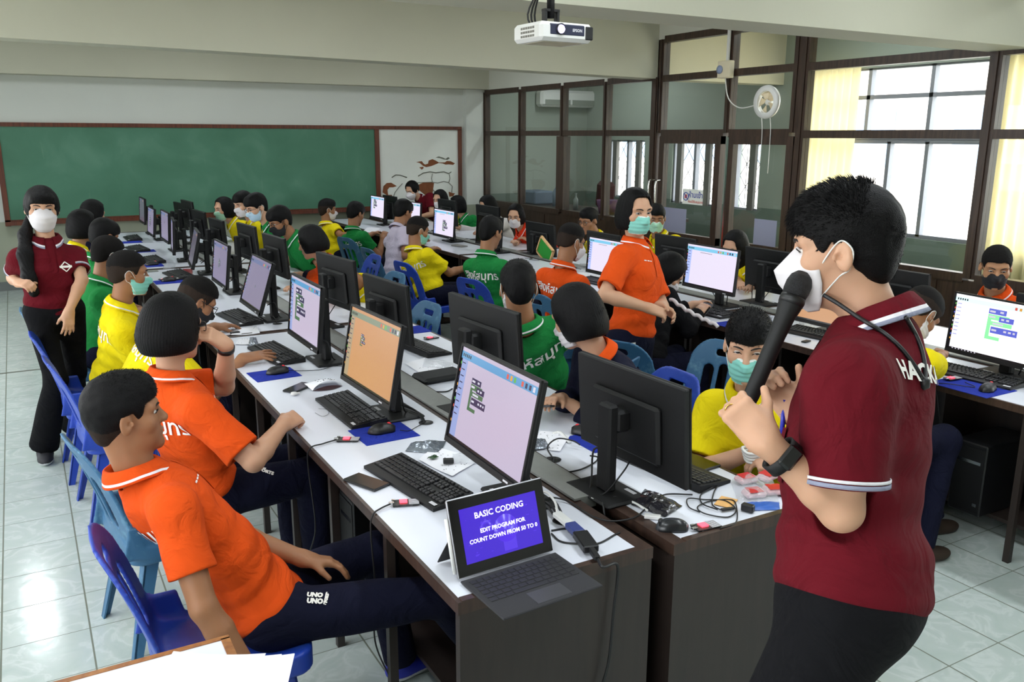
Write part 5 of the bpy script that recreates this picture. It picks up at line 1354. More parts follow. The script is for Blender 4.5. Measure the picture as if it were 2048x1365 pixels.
def leg_mesh(sx, sy):
    q = MB(); ta = np.array([sx*.175, .165 if sy > 0 else -.13, .415]); tb = np.array([sx*.215, .215 if sy > 0 else -.225, 0.])
    for ax in (0, 1):
        w0, w1, t = .055, .032, .007
        def sec(c, w):
            dx = np.array([-sx*w if ax == 0 else -sx*t, 0, 0]); dy = np.array([0, -sy*t if ax == 0 else -sy*w, 0]); return [c, c+dx, c+dx+dy, c+dy]
        vs = sec(ta, w0)+sec(tb, w1); q.add(vs, [(0, 1, 2, 3), (7, 6, 5, 4), (0, 4, 5, 1), (1, 5, 6, 2), (2, 6, 7, 3), (3, 7, 4, 0)])
    return q
CH0 = {}
def chair(label, x, y, yaw, col='blue'):
    m_ = M_chblue if col == 'blue' else M_chteal
    if col not in CH0:
        t = thing('plastic_chair', label, 'chair', (x, y, 0), R(yaw)-math.pi/2, 'plastic chairs at the computer desks')
        me = CH_ME.copy(); addobj('seat_shell', me, t, m_)
        for sx in (-1, 1):
            for sy in (-1, 1): leg_mesh(sx, sy).build('leg', m_, t)
        CH0[col] = t; return t
    return dup(CH0[col], (x, y, 0), R(yaw)-math.pi/2, label)
# ------------------------------------------------------------------ the cast
def ray_at(px, py, x): p = PX_(px, py, x); return p
BT = (thai(), .088, .165)
ONLY = os.environ.get('SCENE_ONLY'); ONLY = ONLY.split(',') if ONLY else None
def leg_print(J, px, py, w, h, mt, txt=None, turn=0):
    """white print on a trouser leg, laid on the cloth"""
    tr = [o for o in COL.objects if o.parent == J['root'] and o.name.startswith('trousers')]
    if not tr: return
    bv = BVHTree.FromPolygons([v.co for v in tr[0].data.vertices], [tuple(p.vertices) for p in tr[0].data.polygons])
    d = unit(ray(px, py)); h_ = bv.ray_cast(Vector(CC), Vector(d), 9)
    if h_[0] is None: return
    n_ = unit(np.array(h_[1])); ex = unit(CR-n_*np.dot(CR, n_)); ey = np.cross(n_, ex); ex, ey = ex*math.cos(turn)+ey*math.sin(turn), ey*math.cos(turn)-ex*math.sin(turn); c = np.array(h_[0])
    vs, fs = textvf(txt[0], txt[1], .0015) if txt else rect_grid(-w/2, -h/2, w/2, h/2, 4, 4)
    decal('leg_print', vs, fs, bv, c+n_*.1, ex, ey, -n_, mt, J['root'], .004)
def want(k): return ONLY is None or k in ONLY
# --- front student, orange, leaning back
if want('P1'):
    J = seated(PD(250, 832, 2.38), (.52, 2.42, .5), 0, hyaw=4, hpitch=-3, hs=.94, sc=1.04, hands=((.66, 2.44, .605), (.42, 2.1, .43)), tw=4, shw=.175,
               poles=(V(-.2, .6, -.6), V(-.6, -.6, -.3)), knee=((.93, 2.55, .52), (1.0, 2.2, .51)), hd=(V(.9, -.25, -.25), V(.5, 0, -.9)), hn=(V(.2, .2, 1), V(0, -1, 0)))
    J['an'] = [V(1.0, 2.56, .09), V(1.24, 2.28, .14)]; J['toe'] = [V(1.1, 2.58, .0), V(1.34, 2.3, .05)]
    person('young person in orange polo leaning back on a blue chair in the front', J, 'c', 'orange', hair='crop', fade=-.012, back=BT, chest=True, shoes=M_shoebl, sleeve=.66, curl=(.3, .3), hs=.94, bulk=.98)
    leg_print(J, 630, 1192, 0, 0, M_print, ('UNO', .02)); leg_print(J, 630, 1204, 0, 0, M_print, ('UNO', .02)); leg_print(J, 653, 1198, 0, 0, M_print, ('SPORTS', .011), 1.5)
    chair('nearest blue plastic chair, under the person leaning back', .38, 2.42, 0)
# --- second student, orange with rounded bob
if want('P2'):
    J = seated(PD(348, 655, 3.22), (.5, 3.38, .52), 12, hyaw=25, hpitch=6, hs=1.02, sc=1.02, hands=(PD(452, 690, 3.35), PZ(566, 850, .795)), tw=6, shw=.18,
               poles=(V(.3, .5, -.8), V(-.3, -.8, -.5)), hd=(V(-.6, -.2, .5), V(.75, .5, .1)), hn=(V(.5, -.7, .5), V(.2, -.5, .8)))
    person('person in orange polo with rounded black bob and a fist on the desk', J, 'd', 'orange', hair='bobs', girl=True, back=BT, chest=True, sleeve=.8, curl=(.8, .8), bulk=1.1, hs=1.02, glasses=True, face=False)
    leg_print(J, 530, 944, 0, 0, M_print, ('SPORTS', .02)); leg_print(J, 524, 938, .03, .012, M_print)
    q = MB(); w = J['wr'][0]; ax = unit(J['el'][0]-w); a_ = unit(np.cross(ax, (0, 0, 1))); b_ = np.cross(ax, a_)
    q.grid(lambda uu, vv: tuple(w+ax*(.01+.02*vv)+(a_*math.cos(6.2832*uu)+b_*math.sin(6.2832*uu))*.031), 24, 2, closed_u=True); q.build('wristwatch', M_blk, J['root'], True, solid=.006)
    chair('faded teal plastic chair of the person with the rounded bob', .36, 3.36, 10, 'teal')
if want('P3'):
    J = seated(PD(393, 603, 4.5), (.36, 4.66, .52), 5, hyaw=10, hpitch=34, hs=1.06, hands=(PZ(428, 655, .785), PZ(485, 718, .785)), sc=1.1, hn=(V(0, 0, 1), V(0, -.3, 1)), hd=(V(.9, .3, 0), V(.9, -.1, .1)))
    person('stooping person in yellow polo with glasses, hand on the mouse', J, 'c', 'yellow', hair='buzz', fade=True, back=BT, mask=('surgical', M_maskb), glasses=True, curl=(.25, .15), spread=(.12, .35), bulk=1.12, face=False)
    chair('blue plastic chair under the stooping person in yellow', .33, 4.66, 5)
if want('P4'):
    J = seated(PD(257, 548, 4.8), (.36, 5.3, .52), 0, hyaw=2, hpitch=6, hs=.98, hands=(PZ(330, 620, .78), None), sc=1.0)
    person('person in yellow polo wearing a teal mask in profile on the left', J, 'c', 'yellow', hair='buzz', fade=True, back=BT, mask=('surgical', M_surg), face=True)
    chair('blue plastic chair with pierced back on the left aisle', .28, 5.3, 2)
if want('P5'):
    J = seated(PD(217, 512, 5.6), (.34, 6.1, .52), 0, hyaw=18, hpitch=14, hs=.95, sc=.98)
    person('person in green polo behind the yellow profile on the left', J, 'c', 'green', hair='buzz', mask=('surgical', M_surg), face=False)
    chair('teal plastic chair of the green shirt on the left aisle', .24, 6.1, 0, 'teal')
if want('P6'):
    J = seated(PD(208, 474, 6.3), (.38, 6.95, .52), 0, hyaw=30, hpitch=20, hs=.95, sc=.95)
    person('dark-haired person in green polo, third head behind the yellow profile', J, 'c', 'green', hair='fringe', face=False)
    chair('teal plastic chair, third along the left aisle', .28, 6.95, 0, 'teal')
if want('P7'):
    J = seated(PD(166, 452, 6.85), (.3, 7.6, .52), 0, hyaw=20, hpitch=10, hs=.95, sc=.92)
    person('person in yellow polo with short black bob far along the left aisle', J, 'b', 'yellow', hair='bob', girl=True, face=False)
if want('P8'):
    J = seated(PD(187, 428, 7.9), (.42, 8.8, .52), 0, hyaw=25, hpitch=14, hs=.98, sc=.95, hands=(PZ(236, 462, .8), None))
    person('dark-bobbed person farthest along the left aisle', J, 'a', 'navy', hair='bob', girl=True, face=False, collar=False)
# --- right side of the left row
if want('P9'):
    J = seated(ray_at(447, 418, 1.95), (2.42, 9.75, .52), 180, hyaw=200, hpitch=8, hs=.95, sc=.9)
    person('person in yellow polo with black bob and pale green mask near the chalkboard', J, 'd', 'yellow', hair='bob', girl=True, mask=('surgical', M_maskg))
if want('P10'):
    J = seated(ray_at(487, 409, 1.98), (2.4, 8.95, .54), 180, hyaw=205, hpitch=12, hs=.98, sc=1.0, hands=(PZ(455, 470, .78), PZ(480, 478, .78)))
    person('person in yellow polo with white mask behind the green-shirted pair', J, 'd', 'yellow', hair='fringe', mask=('surgical', M_maskw))
if want('P11'):
    J = seated(ray_at(513, 415, 1.93), (2.42, 8.2, .54), 180, hyaw=195, hpitch=18, hs=.98, sc=1.0)
    person('person in green polo with glasses and pale blue mask', J, 'd', 'green', hair='fringe', mask=('surgical', M_surgb), glasses=True)
if want('P12'):
    J = seated(ray_at(560, 443, 1.93), (2.38, 7.3, .54), 180, hyaw=196, hpitch=20, hs=.98, sc=1.02)
    person('person in green polo with black mask in front of a blue chair', J, 'c', 'green', hair='fringe', mask=('surgical', M_maskb), glasses=True)
    chair('blue plastic chair behind the person with the black mask', 2.5, 7.45, 180)
if want('P13'):
    J = seated(ray_at(622, 484, 1.93), (2.3, 6.45, .52), 185, hyaw=140, hpitch=18, hs=1.0, sc=.95, hands=(PZ(575, 552, .79), PZ(590, 575, .79)))
    person('bob-haired person with navy jacket over orange polo, arms on the desk', J, 'd', 'orange', hair='bobs', girl=True, face=False, sleeve=1.7)
    so = [o for o in COL.objects if o.parent == J['root'] and o.name.startswith('shirt')][0]
    n0, r0_ = J['neck'].astype(F32), J['r'].astype(F32); recolor(so, [FAB['navy']], lambda c: np.abs((c-n0)@r0_) > .15)
    chair('teal plastic chair behind the bob-haired person in orange', 2.28, 6.36, 185, 'teal')
if want('P14'):
    p = PX_(668, 560, 1.98)
    J = seated((1.9, 5.72, .95), (2.24, 6.0, .5), 200, hyaw=190, hpitch=60, hs=.98, sc=1.0, hands=((1.9, 5.6, .79), (1.9, 5.85, .79)))
    person('person in yellow polo slumped behind the black monitor backs', J, 'c', 'yellow', hair='crop', face=False)
    chair('teal plastic chair with curved rim beside the slumped yellow shirt', 1.98, 5.05, 185, 'teal'); chair('teal plastic chair under the slumped yellow shirt', 2.02, 5.83, 190, 'teal')
if want('P15'):
    J = seated(PD(1036, 578, 3.98), (2.3, 3.62, .54), 72, hyaw=70, hpitch=12, hs=1.02, sc=1.03, sr=-.12, hands=((2.2, 4.1, .75), (2.55, 4.0, .7)))
    person('person in green polo with white lettering seen from behind', J, 'c', 'green', hair='crop', back=(thai(), .1, .17), mask=('surgical', M_maskw), face=False)
    chair('teal plastic chair of the green shirt seen from behind', 2.36, 3.5, 120, 'teal')
if want('P16'):
    J = seated(PD(1152, 632, 3.45), (2.36, 2.78, .52), 178, hyaw=150, hpitch=24, hs=1.02, sc=.95, hands=(PZ(1120, 835, .79), PZ(1098, 800, .84)), curl=None) if False else seated(PD(1152, 632, 3.45), (2.34, 2.82, .52), 178, hyaw=112, hpitch=24, hs=1.02, sc=.95, hands=(PZ(1150, 815, .8), PZ(1118, 800, .83)))
    person('person with sleek black bob in navy jacket over orange polo, holding a phone', J, 'd', 'navy', hair='bob', girl=True, sleeve=1.85, face=False, mask=('surgical', M_maskw), curl=(.5, .45), collarcol=FAB['orange'], stripe=False, placket=False)
    chair('bright blue plastic chair behind the navy jacket', 2.3, 2.98, 178)
if want('P17'):
    J = seated(PD(1497, 693, 3.1), (2.46, 2.2, .5), 200, hyaw=222, hpitch=8, hs=1.0, sc=1.05, hands=(PZ(1570, 925, .79), PZ(1500, 905, .795)), poles=(V(.3, .3, -.8), V(-.2, .9, -.4)), hd=(V(-.5, .5, 0), V(-.2, -.8, 0)))
    person('person in yellow polo with teal mask looking out behind the microphone', J, 'd', 'yellow', hair='fringe', mask=('surgical', M_surg, -.006), curl=(.5, .6), sleeve=.75, gaze=(-.25, .1), bulk=1.1)
    chair('dull teal plastic chair of the person behind the microphone', 2.72, 2.36, 200, 'teal'); chair('empty teal plastic chair in the aisle behind the person with the teal mask', 2.94, 3.2, 200, 'teal')
# --- left side of the right row
if want('P18'):
    J = seated(ray_at(655, 420, 3.2), (3.25, 9.95, .52), 10, hyaw=-2, hpitch=5, hs=.98, sc=.95, hands=(PZ(705, 466, .79), PZ(700, 470, .8)))
    person('person in yellow polo with white mask at the far end of the right row', J, 'c', 'yellow', hair='crop', fade=True, mask=('surgical', M_maskw))
if want('P19'):
    J = seated(ray_at(711, 428, 3.2), (3.22, 9.0, .52), 15, hyaw=25, hpitch=18, hs=1.0, sc=1.0, hands=(PZ(745, 468, .79), PZ(765, 478, .79)))
    person('person in green polo with white lettering at the far teal chair', J, 'c', 'green', hair='fringe', back=BT, face=False)
    chair('faded teal plastic chair of the far green shirt', 3.3, 9.02, 15, 'teal')
if want('P20'):
    J = seated(ray_at(806, 425, 3.42), (3.2, 8.02, .52), 5, hyaw=20, hpitch=20, hs=1.0, sc=1.02, hands=(PZ(850, 480, .79), PZ(856, 500, .79)))
    person('person in pale lilac shirt leaning to the desk', J, 'c', 'lilac', hair='fringe', face=False, stripe=False, placket=False)
    chair('faded teal plastic chair of the lilac shirt', 3.2, 8.0, 5, 'teal')
if want('P21'):
    J = seated(ray_at(836, 462, 3.1), (3.12, 6.98, .52), 8, hyaw=2, hpitch=14, hs=1.02, sc=1.05, hands=(PZ(872, 488, .79), PZ(935, 535, .72)))
    person('person in yellow polo with white lettering reaching to the desk', J, 'c', 'yellow', hair='buzz', fade=True, back=BT, mask=('surgical', M_surg), face=True, sleeve=.7)
    chair('blue plastic chair with pierced back under the reaching yellow shirt', 3.14, 6.98, 8)
if want('P22'):
    J = seated(ray_at(981, 466, 3.24), (3.2, 5.98, .52), 18, hyaw=22, hpitch=14, hs=1.0, sc=1.02)
    person('person in green polo with white lettering on a blue chair in the right row', J, 'c', 'green', hair='crop', back=BT, face=False)
    chair('blue plastic chair with slotted back under the green lettered shirt', 3.24, 5.92, 14)
if want('P23'):
    J = seated(ray_at(1142, 484, 3.35), (3.28, 5.06, .52), 15, hyaw=5, hpitch=16, hs=1.0, sc=1.0)
    person('person in orange polo with white lettering, glasses and white mask', J, 'c', 'orange', hair='buzz', fade=True, back=BT, mask=('kf', M_maskw), glasses=True, face=True)
    chair('dark teal plastic chair under the orange lettered shirt', 3.36, 5.12, 12, 'teal')
if want('P24'):
    J = seated(ray_at(1337, 545, 3.6), (3.25, 4.05, .52), 8, hyaw=-25, hpitch=45, hs=1.0, sc=.95, hands=(PZ(1385, 610, .8), PZ(1400, 622, .8)))
    person('person with black bob bent low over a phone behind the standing orange shirt', J, 'd', 'black', hair='bob', girl=True, mask=('surgical', M_maskw), face=False, collarcol=FAB['white'], stripe=False, placket=False, sleeve=1.8)
    q = MB(); n_ = 46; A_ = np.array([PD(1340, 600, 4.95), PD(1372, 622, 4.88), PD(1405, 640, 4.84), PD(1436, 655, 4.8)]); bz = bez(A_, 45); q.tube([p+V(0, 0, .012*abs(math.sin(i*.42))) for i, p in enumerate(bz)], .011, 8); q.build('lace_trim', M_maskw, J['root'], True)
    chair('teal plastic chair beside the standing orange shirt', 3.0, 3.72, 20, 'teal')
if want('P25'):
    J = seated(PD(1838, 628, 4.05), (3.28, 2.42, .52), 5, hyaw=-8, hpitch=48, hs=1.0, sc=1.0, hands=((3.95, 2.75, .79), PZ(1900, 700, .79)), poles=(V(-.3, .9, -.3), V(0, -.5, -.8)), knee=((3.62, 2.55, .53), (3.62, 2.28, .53)))
    J['an'] = [V(3.72, 2.36, .09), V(3.42, 2.2, .09)]; J['toe'] = [V(3.83, 2.33, 0), V(3.54, 2.17, 0)]
    person('person in yellow polo with shaved sides bent over the desk behind the man', J, 'c', 'yellow', hair='buzz', fade=True, mask=('surgical', M_maskw), face=False)
    chair('teal plastic chair of the person bent over behind the man', 3.18, 2.42, 0, 'teal')
# --- right side of the right row
def rs(k, px, py, x, pely, label, skin, shirt, hyaw=190, hp=15, hs=.98, sc=.95, **kw):
    if not want(k): return
    J = seated(ray_at(px, py, x), (5.3, pely, .5), 180, hyaw=hyaw, hpitch=hp, hs=hs, sc=sc, hands=kw.pop('hands', (None, None))); person(label, J, skin, shirt, **kw)
if want('P29'):
    J = seated(ray_at(824, 380, 4.95), (5.42, 11.5, .72), 190, hyaw=205, hpitch=25, hs=.98, sc=1.0, hands=((4.9, 11.3, .78), (4.9, 11.6, .78)), kneez=.5, foot=.2)
    J['kn'] = [V(5.3, 11.4, .45), V(5.3, 11.65, .45)]; J['an'] = [V(5.38, 11.4, .09), V(5.38, 11.65, .09)]; J['toe'] = [V(5.28, 11.4, 0), V(5.28, 11.65, 0)]
    person('person in maroon shirt with white mask stooping by the broken plaster', J, 'd', 'maroon', trousers='black', hair='tied', girl=True, mask=('kf', M_maskw))
rs('P30', 880, 399, 4.95, 10.6, 'person in yellow polo with white mask below the broken plaster', 'd', 'yellow', 205, 12, hair='bob', girl=True, mask=('surgical', M_maskw))
rs('P31', 914, 411, 5.05, 10.15, 'person in green polo with black bob at the room corner', 'd', 'green', 150, 10, hair='bob', girl=True, face=False)
rs('P32', 975, 412, 5.0, 9.3, 'person in white sweater mostly hidden behind a black monitor', 'd', 'white', 180, 25, hair='bob', girl=True, face=False, collar=False, sleeve=1.85, hands=(PZ(950, 468, .79), PZ(915, 455, .79)))
rs('P33', 1031, 432, 4.7, 8.1, 'person in red-orange polo with white mask and white sleeves', 'd', 'red', 222, 14, hair='bob', girl=True, mask=('surgical', M_maskw), hands=(PZ(1060, 482, .79), PZ(1030, 485, .79)))
rs('P34', 1177, 442, 4.95, 7.05, 'person in yellow polo with glasses behind a black monitor', 'c', 'yellow', 195, 12, hair='crop', glasses=True)
rs('P35', 1312, 437, 5.0, 6.0, 'person in yellow polo half hidden behind the standing orange shirt', 'c', 'yellow', 235, 10, hair='crop', mask=('surgical', M_maskg))
rs('P36', 1470, 494, 4.85, 4.9, 'person in yellow polo with long black hair beside the pale screen', 'd', 'yellow', 190, 22, hair='long', girl=True, hands=(PZ(1480, 610, .79), PZ(1500, 612, .79)))
rs('P37', 1992, 535, 5.05, 2.95, 'broad person in orange polo with black mask at the right edge', 'b', 'orange', 218, 14, hs=1.02, sc=1.06, hair='buzz', mask=('surgical', M_maskb), bulk=1.1, hands=(PZ(1960, 690, .8), None))
# --- standing people
def standing(head, neck, pel, fyaw, hyaw, hp, hands, shw=.165, sc=1.0, hs=1.0, roll=0, feet=None, poles=None, hd=None, hn=None, ucor=None, kn=None, shd=.108):
    head, neck, pel = [np.asarray(a, float) for a in (head, neck, pel)]; u, f, r = frame_from(azim(fyaw), neck-pel)
    J = dict(head=head, hM=head_m(hyaw, hp, roll), neck=neck, pel=pel, u=u, f=f, r=r, base=(pel[0], pel[1]), standing=True, hsc=.95*sc)
    J['sh'] = [neck-u*shd-r*shw*sc, neck-u*shd+r*shw*sc]; el, wr = [], []
    for i in (0, 1):
        s = -1 if i == 0 else 1; pole = (V(0, 0, -.2)-f+r*s*.4) if poles is None or poles[i] is None else poles[i]
        e, w = ik(J['sh'][i], hands[i], .28*sc, .245*sc, pole); el.append(e); wr.append(w)
    J['el'], J['wr'] = el, wr
    J['hd'] = [unit(wr[i]-el[i]) if hd is None or hd[i] is None else unit(hd[i]) for i in (0, 1)]
    J['hn'] = [(r*(-1 if i == 0 else 1)) if hn is None or hn[i] is None else np.asarray(hn[i], float) for i in (0, 1)]
    r0 = np.cross(azim(fyaw), V(0, 0, 1)); J['hip'] = [pel-r0*.085-V(0, 0, .03), pel+r0*.085-V(0, 0, .03)]
    J['an'] = [np.asarray(p, float)+V(0, 0, .09) for p in feet[0]]; J['toe'] = [np.asarray(p, float) for p in feet[1]]
    J['kn'] = [(J['hip'][i]+J['an'][i])/2+azim(fyaw)*.03 for i in (0, 1)] if kn is None else [np.asarray(k, float) for k in kn]
    return J
def decal_logo(J, pts, matname, off=.004): pass
if want('P26'):
    hc = PD(1271, 424, 4.72); ne = PD(1272, 482, 4.78); pe = PD(1262, 668, 4.78); ft = V(pe[0], pe[1], 0); f_ = azim(-62); r_ = np.cross(f_, (0, 0, 1))
    J = standing(hc, ne, pe, -62, -94, 4, (PD(1318, 612, 4.62), PD(1296, 616, 4.5)), sc=.97, shw=.165, feet=([ft-r_*.1, ft+r_*.1], [ft-r_*.11+f_*.12, ft+r_*.11+f_*.12]), poles=(V(.6, .4, -.5), V(-.8, -.2, -.6)), hd=(V(.3, -.7, -.3), V(.75, -.3, -.3)), hn=(V(.6, .5, .6), V(-.2, -.6, .8)))
    person('standing person in orange polo with black bob and teal mask', J, 'd', 'orange', hair='bob', girl=True, mask=('surgical', M_surg), sleeve=.8, chest=True, curl=(.5, .55), bulk=1.0, gaze=(.1, -.15)); leg_print(J, 1262, 692, .05, .035, M_print)
if want('P27'):
    hc = PD(84, 418, 4.92); ne = PD(92, 478, 4.97); pe = PD(108, 612, 5.02); f_ = azim(-84)
    J = standing(hc, ne, pe, -80, -88, 2, (PD(38, 556, 4.72), PD(140, 612, 4.86)), sc=1.0, shw=.145, roll=3, feet=([PZ(152, 872, 0), PZ(92, 918, 0)], [PZ(178, 866, 0), PZ(92, 940, 0)]), poles=(V(.6, .3, -.2), V(-.8, .5, -.5)), hd=None, kn=(PD(150, 745, 5.15), PD(112, 760, 4.95)))
    # her left side is at the right of the photograph
    J['sh'] = [J['sh'][0], J['sh'][1]]
    J['el'] = [PD(164, 560, 4.97), PD(26, 556, 5.02)]; J['wr'] = [PD(138, 622, 4.86), PD(36, 566, 4.79)]
    J['hd'] = [unit(V(-.12, -.15, -1)), unit(V(.5, -.8, .0))]; J['hn'] = [V(.3, -1, 0), V(-.3, -.4, .8)]
    J['flare'] = True
    person('standing person in maroon polo and black trousers by the left aisle', J, 'd', 'maroon', trousers='black', hair='pony', girl=True, mask=('kf', M_maskw), sleeve=.62, stripe=2, curl=(.2, .75), bulk=.9, handsc=.9, shoes=M_shoeb, spread=(.15, .05),
           ponytail=[H_ for H_ in (PD(62, 432, 4.98), PD(50, 470, 4.9), PD(50, 510, 4.84), PD(58, 560, 4.82), PD(68, 585, 4.83))], hem=-.06)
if want('P27'):
    vs, fs = [], []
    def band(pts, w):
        for a, b in zip(pts, pts[1:]):
            a, b = np.array(a), np.array(b); n_ = unit(np.append(b-a, 0))[:2]; n_ = np.array([-n_[1], n_[0]])*w
            for k in range(4):
                p, q_ = a+(b-a)*k/4, a+(b-a)*(k+1)/4; o_ = len(vs); vs.extend([tuple(p-n_), tuple(q_-n_), tuple(q_+n_), tuple(p+n_)]); fs.append((o_, o_+1, o_+2, o_+3))
    band([(0, .028), (.028, 0), (0, -.028), (-.028, 0), (0, .028)], .0028); band([(-.032, .0), (.032, .0)], .006)
    decal('chest_logo', vs, fs, J['shirt_bvh'], J['neck']+J['f']*.45-J['u']*.165-J['r']*.058, -J['r'], J['u'], -J['f'], M_print, J['root'], .0045)
if want('P28'):
    hc = PD(1688, 500, 1.58); ne = PD(1752, 640, 1.58); pe = PD(1705, 1165, 1.56); f_ = azim(112); r_ = np.cross(f_, (0, 0, 1)); ft = V(pe[0]-.06, pe[1]+.02, 0)
    J = standing(hc, ne, pe, 116, 121, 6, (PD(1533, 888, 1.27), PD(1606, 826, 1.44)), sc=1.04, shw=.18, hs=.9, shd=.135, feet=([ft-r_*.1-CR*.22, ft+r_*.12-CR*.18], [ft-r_*.12+f_*.13-CR*.22, ft+r_*.14+f_*.13-CR*.18]), poles=(V(-.1, -.5, -.9), V(.6, -.1, -.8)), kn=(PD(1545, 1490, 1.5), PD(1600, 1490, 1.62)))
    J['wr'] = [PD(1533, 886, 1.42), PD(1598, 832, 1.6)]; J['el'][0] = PD(1682, 1020, 1.42)
    J['el'][1] = J['sh'][1]+unit(PD(1640, 1000, 1.72)-J['sh'][1])*.28
    toC = -unit(ray(1500, 800))
    J['hd'] = [unit(PD(1452, 796, 1.45)-PD(1533, 886, 1.42)), unit(PD(1532, 752, 1.62)-PD(1598, 832, 1.6))]
    J['hn'] = [toC+CU*.25-CR*.2, -toC-CR*.1]
    J = person('person in maroon polo with white mask speaking into a microphone', J, 'd', 'maroon', trousers='black', hair='man', mask=('kf', M_maskw), sleeve=.78, stripe=2, curls=([1.0, 1.05, 1.05, 1.0], [1.0, .95, .9, .85]), thumbs=(.15, .3), hs=.9, bulk=1.07, fore=.8, handsc=.82, vox=.003, shoes=M_shoeb, hem=-.062, hair_mat=M_hair, back=('HACKATHON', .043, .095), gaze=(0, -.1))
    root = J['root']
    # wristwatch, ring, belt, lanyard
    w = J['wr'][0]; e = J['el'][0]; ax = unit(e-w); n_ = unit(toC-ax*np.dot(toC, ax)+V(0, 0, .35)); n_ = unit(n_-ax*np.dot(n_, ax)); s_ = np.cross(ax, n_); c = w+ax*.035
    q = MB(); q.grid(lambda uu, vv: tuple(c+ax*(-.011+.022*vv)+(n_*math.cos(6.2832*uu)+s_*math.sin(6.2832*uu))*.0325), 36, 2, closed_u=True); wo = q.build('wristwatch', M_blkm, root, True, solid=.004)
    q = MB(); q.box(c+n_*.034, (.026, .04, .011), rot=np.array([ax, s_, n_]).T, bev=.004); q.build('watch_face', M_blk2, wo, True)
    hd, hn = J['hd'][0], unit(J['hn'][0]-J['hd'][0]*np.dot(J['hn'][0], J['hd'][0])); tt = np.cross(hd, hn); rp = w+hd*.09*.81-tt*.009*.81+unit(hd*.54-hn*.84)*.012
    q = MB(); ra = unit(hd*.54-hn*.84); rb = unit(np.cross(ra, tt)); q.tube([rp+(tt*math.cos(a)+rb*math.sin(a))*.0094 for a in np.linspace(0, 2*math.pi, 25)], .0016, 6); q.build('ring', M_gold, root, True)
    q = MB(); pl = J['pel']; q.grid(lambda uu, vv: tuple(pl+J['u']*(.0+.04*vv-.02)+(J['f']*math.cos(6.2832*uu)*.124+J['r']*math.sin(6.2832*uu)*.165)), 48, 2, closed_u=True); q.build('belt', M_blk, root, True, solid=.004)
    Hh = J['H']; bv = J['shirt_bvh']
    co_ = [o for o in COL.objects if o.parent == root and o.name.startswith('collar')][0]; bc = BVHTree.FromPolygons([v.co for v in co_.data.vertices], [tuple(p.vertices) for p in co_.data.polygons])
    def onto(px, py, dd=.006):
        d = unit(ray(px, py)); best = None
        for t_ in (bv, bc):
            h_ = t_.ray_cast(Vector(CC), Vector(d), 4)
            if h_[0] is not None and (best is None or h_[3] < best[1]): best = (np.array(h_[0]), h_[3])
        return best[0]-d*dd if best else None
    st = [Hh.w(-.07, .03, -.082), Hh.w(-.076, .0, -.1)]
    mid = [p for p in (onto(a, b) for a, b in ((1712, 632), (1738, 648), (1762, 662), (1785, 680), (1805, 700), (1822, 722), (1838, 745), (1848, 764))) if p is not None]
    q = MB(); q.tube(bez(st+mid, 60), .004, 8); q.build('mask_lanyard', M_blk, root, True)
    mid = [p for p in (onto(a, b) for a, b in ((1849, 768), (1850, 742), (1846, 712), (1838, 685), (1826, 660), (1812, 635))) if p is not None]
    if len(mid) > 2: q = MB(); q.tube(bez(mid, 30), .004, 8); q.build('mask_lanyard', M_blk, root, True); q = MB(); q.lathe([(.0, -.012), (.009, -.006), (.009, .008), (0, .012)], c=mid[0]); q.build('cord_lock', M_blk, root, True)
    h_ = bv.ray_cast(Vector(J['neck']+J['f']*.5-J['u']*.2-J['r']*.06), Vector(-J['f']), 1.0)
    if h_[0] is not None:
        c_ = np.array(h_[0])+J['f']*.008; pn = thing('pen', 'blue pen clipped in the chest pocket of the man in maroon', 'pen', c_); pn.matrix_world = frame_m(c_, J['r'], J['f'], J['u'])
        q = MB(); q.cyl((0, 0, -.03), (0, 0, .035), .0045, n=12); q.build('barrel', mat('blue_pen_plastic', '#2a2fa8', rough=.3), pn); q = MB(); q.box((0, .006, .022), (.003, .002, .03)); q.build('clip', mat('blue_pen_plastic', '#2a2fa8'), pn)
        vs, fs = rect_grid(-.045, -.1, .045, 0, 6, 6); decal('chest_pocket', vs, fs, bv, J['neck']+J['f']*.5-J['u']*.215+J['r']*-.06, -J['r'], J['u'], -J['f'], FAB['maroon'], root, .005)
    # microphone held in both hands
    a, b = PD(1511, 772, 1.56), PD(1588, 592, 1.57); ax = unit(b-a); L = np.linalg.norm(b-a); mi = thing('microphone', 'black handheld microphone in front of the white mask', 'microphone', a)
    x_ = unit(np.cross(ax, (0, 0, 1))); y_ = np.cross(ax, x_); mi.matrix_world = frame_m(a, x_, y_, ax)
    q = MB(); q.lathe([(.0, -.03), (.0135, -.03), (.0145, -.02), (.0155, .1), (.018, L-.04), (.0215, L-.022), (.022, L-.013)], n=32); q.build('handle', M_blkm, mi)
    q = MB(); q.lathe([(.0225, L-.018), (.0235, L-.01), (.0225, L-.002)], n=32); q.build('collar_ring', M_blk, mi)
    q = MB(); q.lathe([(.021, L-.004), (.0235, L+.01), (.0235, L+.024), (.02, L+.037), (.012, L+.046), (0, L+.049)], n=32); q.build('grille_head', mat('black_mesh_grille', '#17171a', rough=.55, bump=1.0, bscale=700), mi)
# ------------------------------------------------------------------ small things on the desks
def item(name, label, cat, q, mats, loc=(0, 0, 0), rz=0, group=None):
    o = q.build(name, mats); o.location = [float(c) for c in loc]; o.rotation_euler = (0, 0, rz); return tag(o, label, cat, group)
def cable(label, pts, r=.0028, m_=None, name='cable', cat='cable', group=None):
    q = MB(); q.tube(bez(pts, 10*len(pts)), r, 7); return item(name, label, cat, q, m_ or M_cable, group=group)
def D(px, py, z=.753): return PZ(px, py, z)
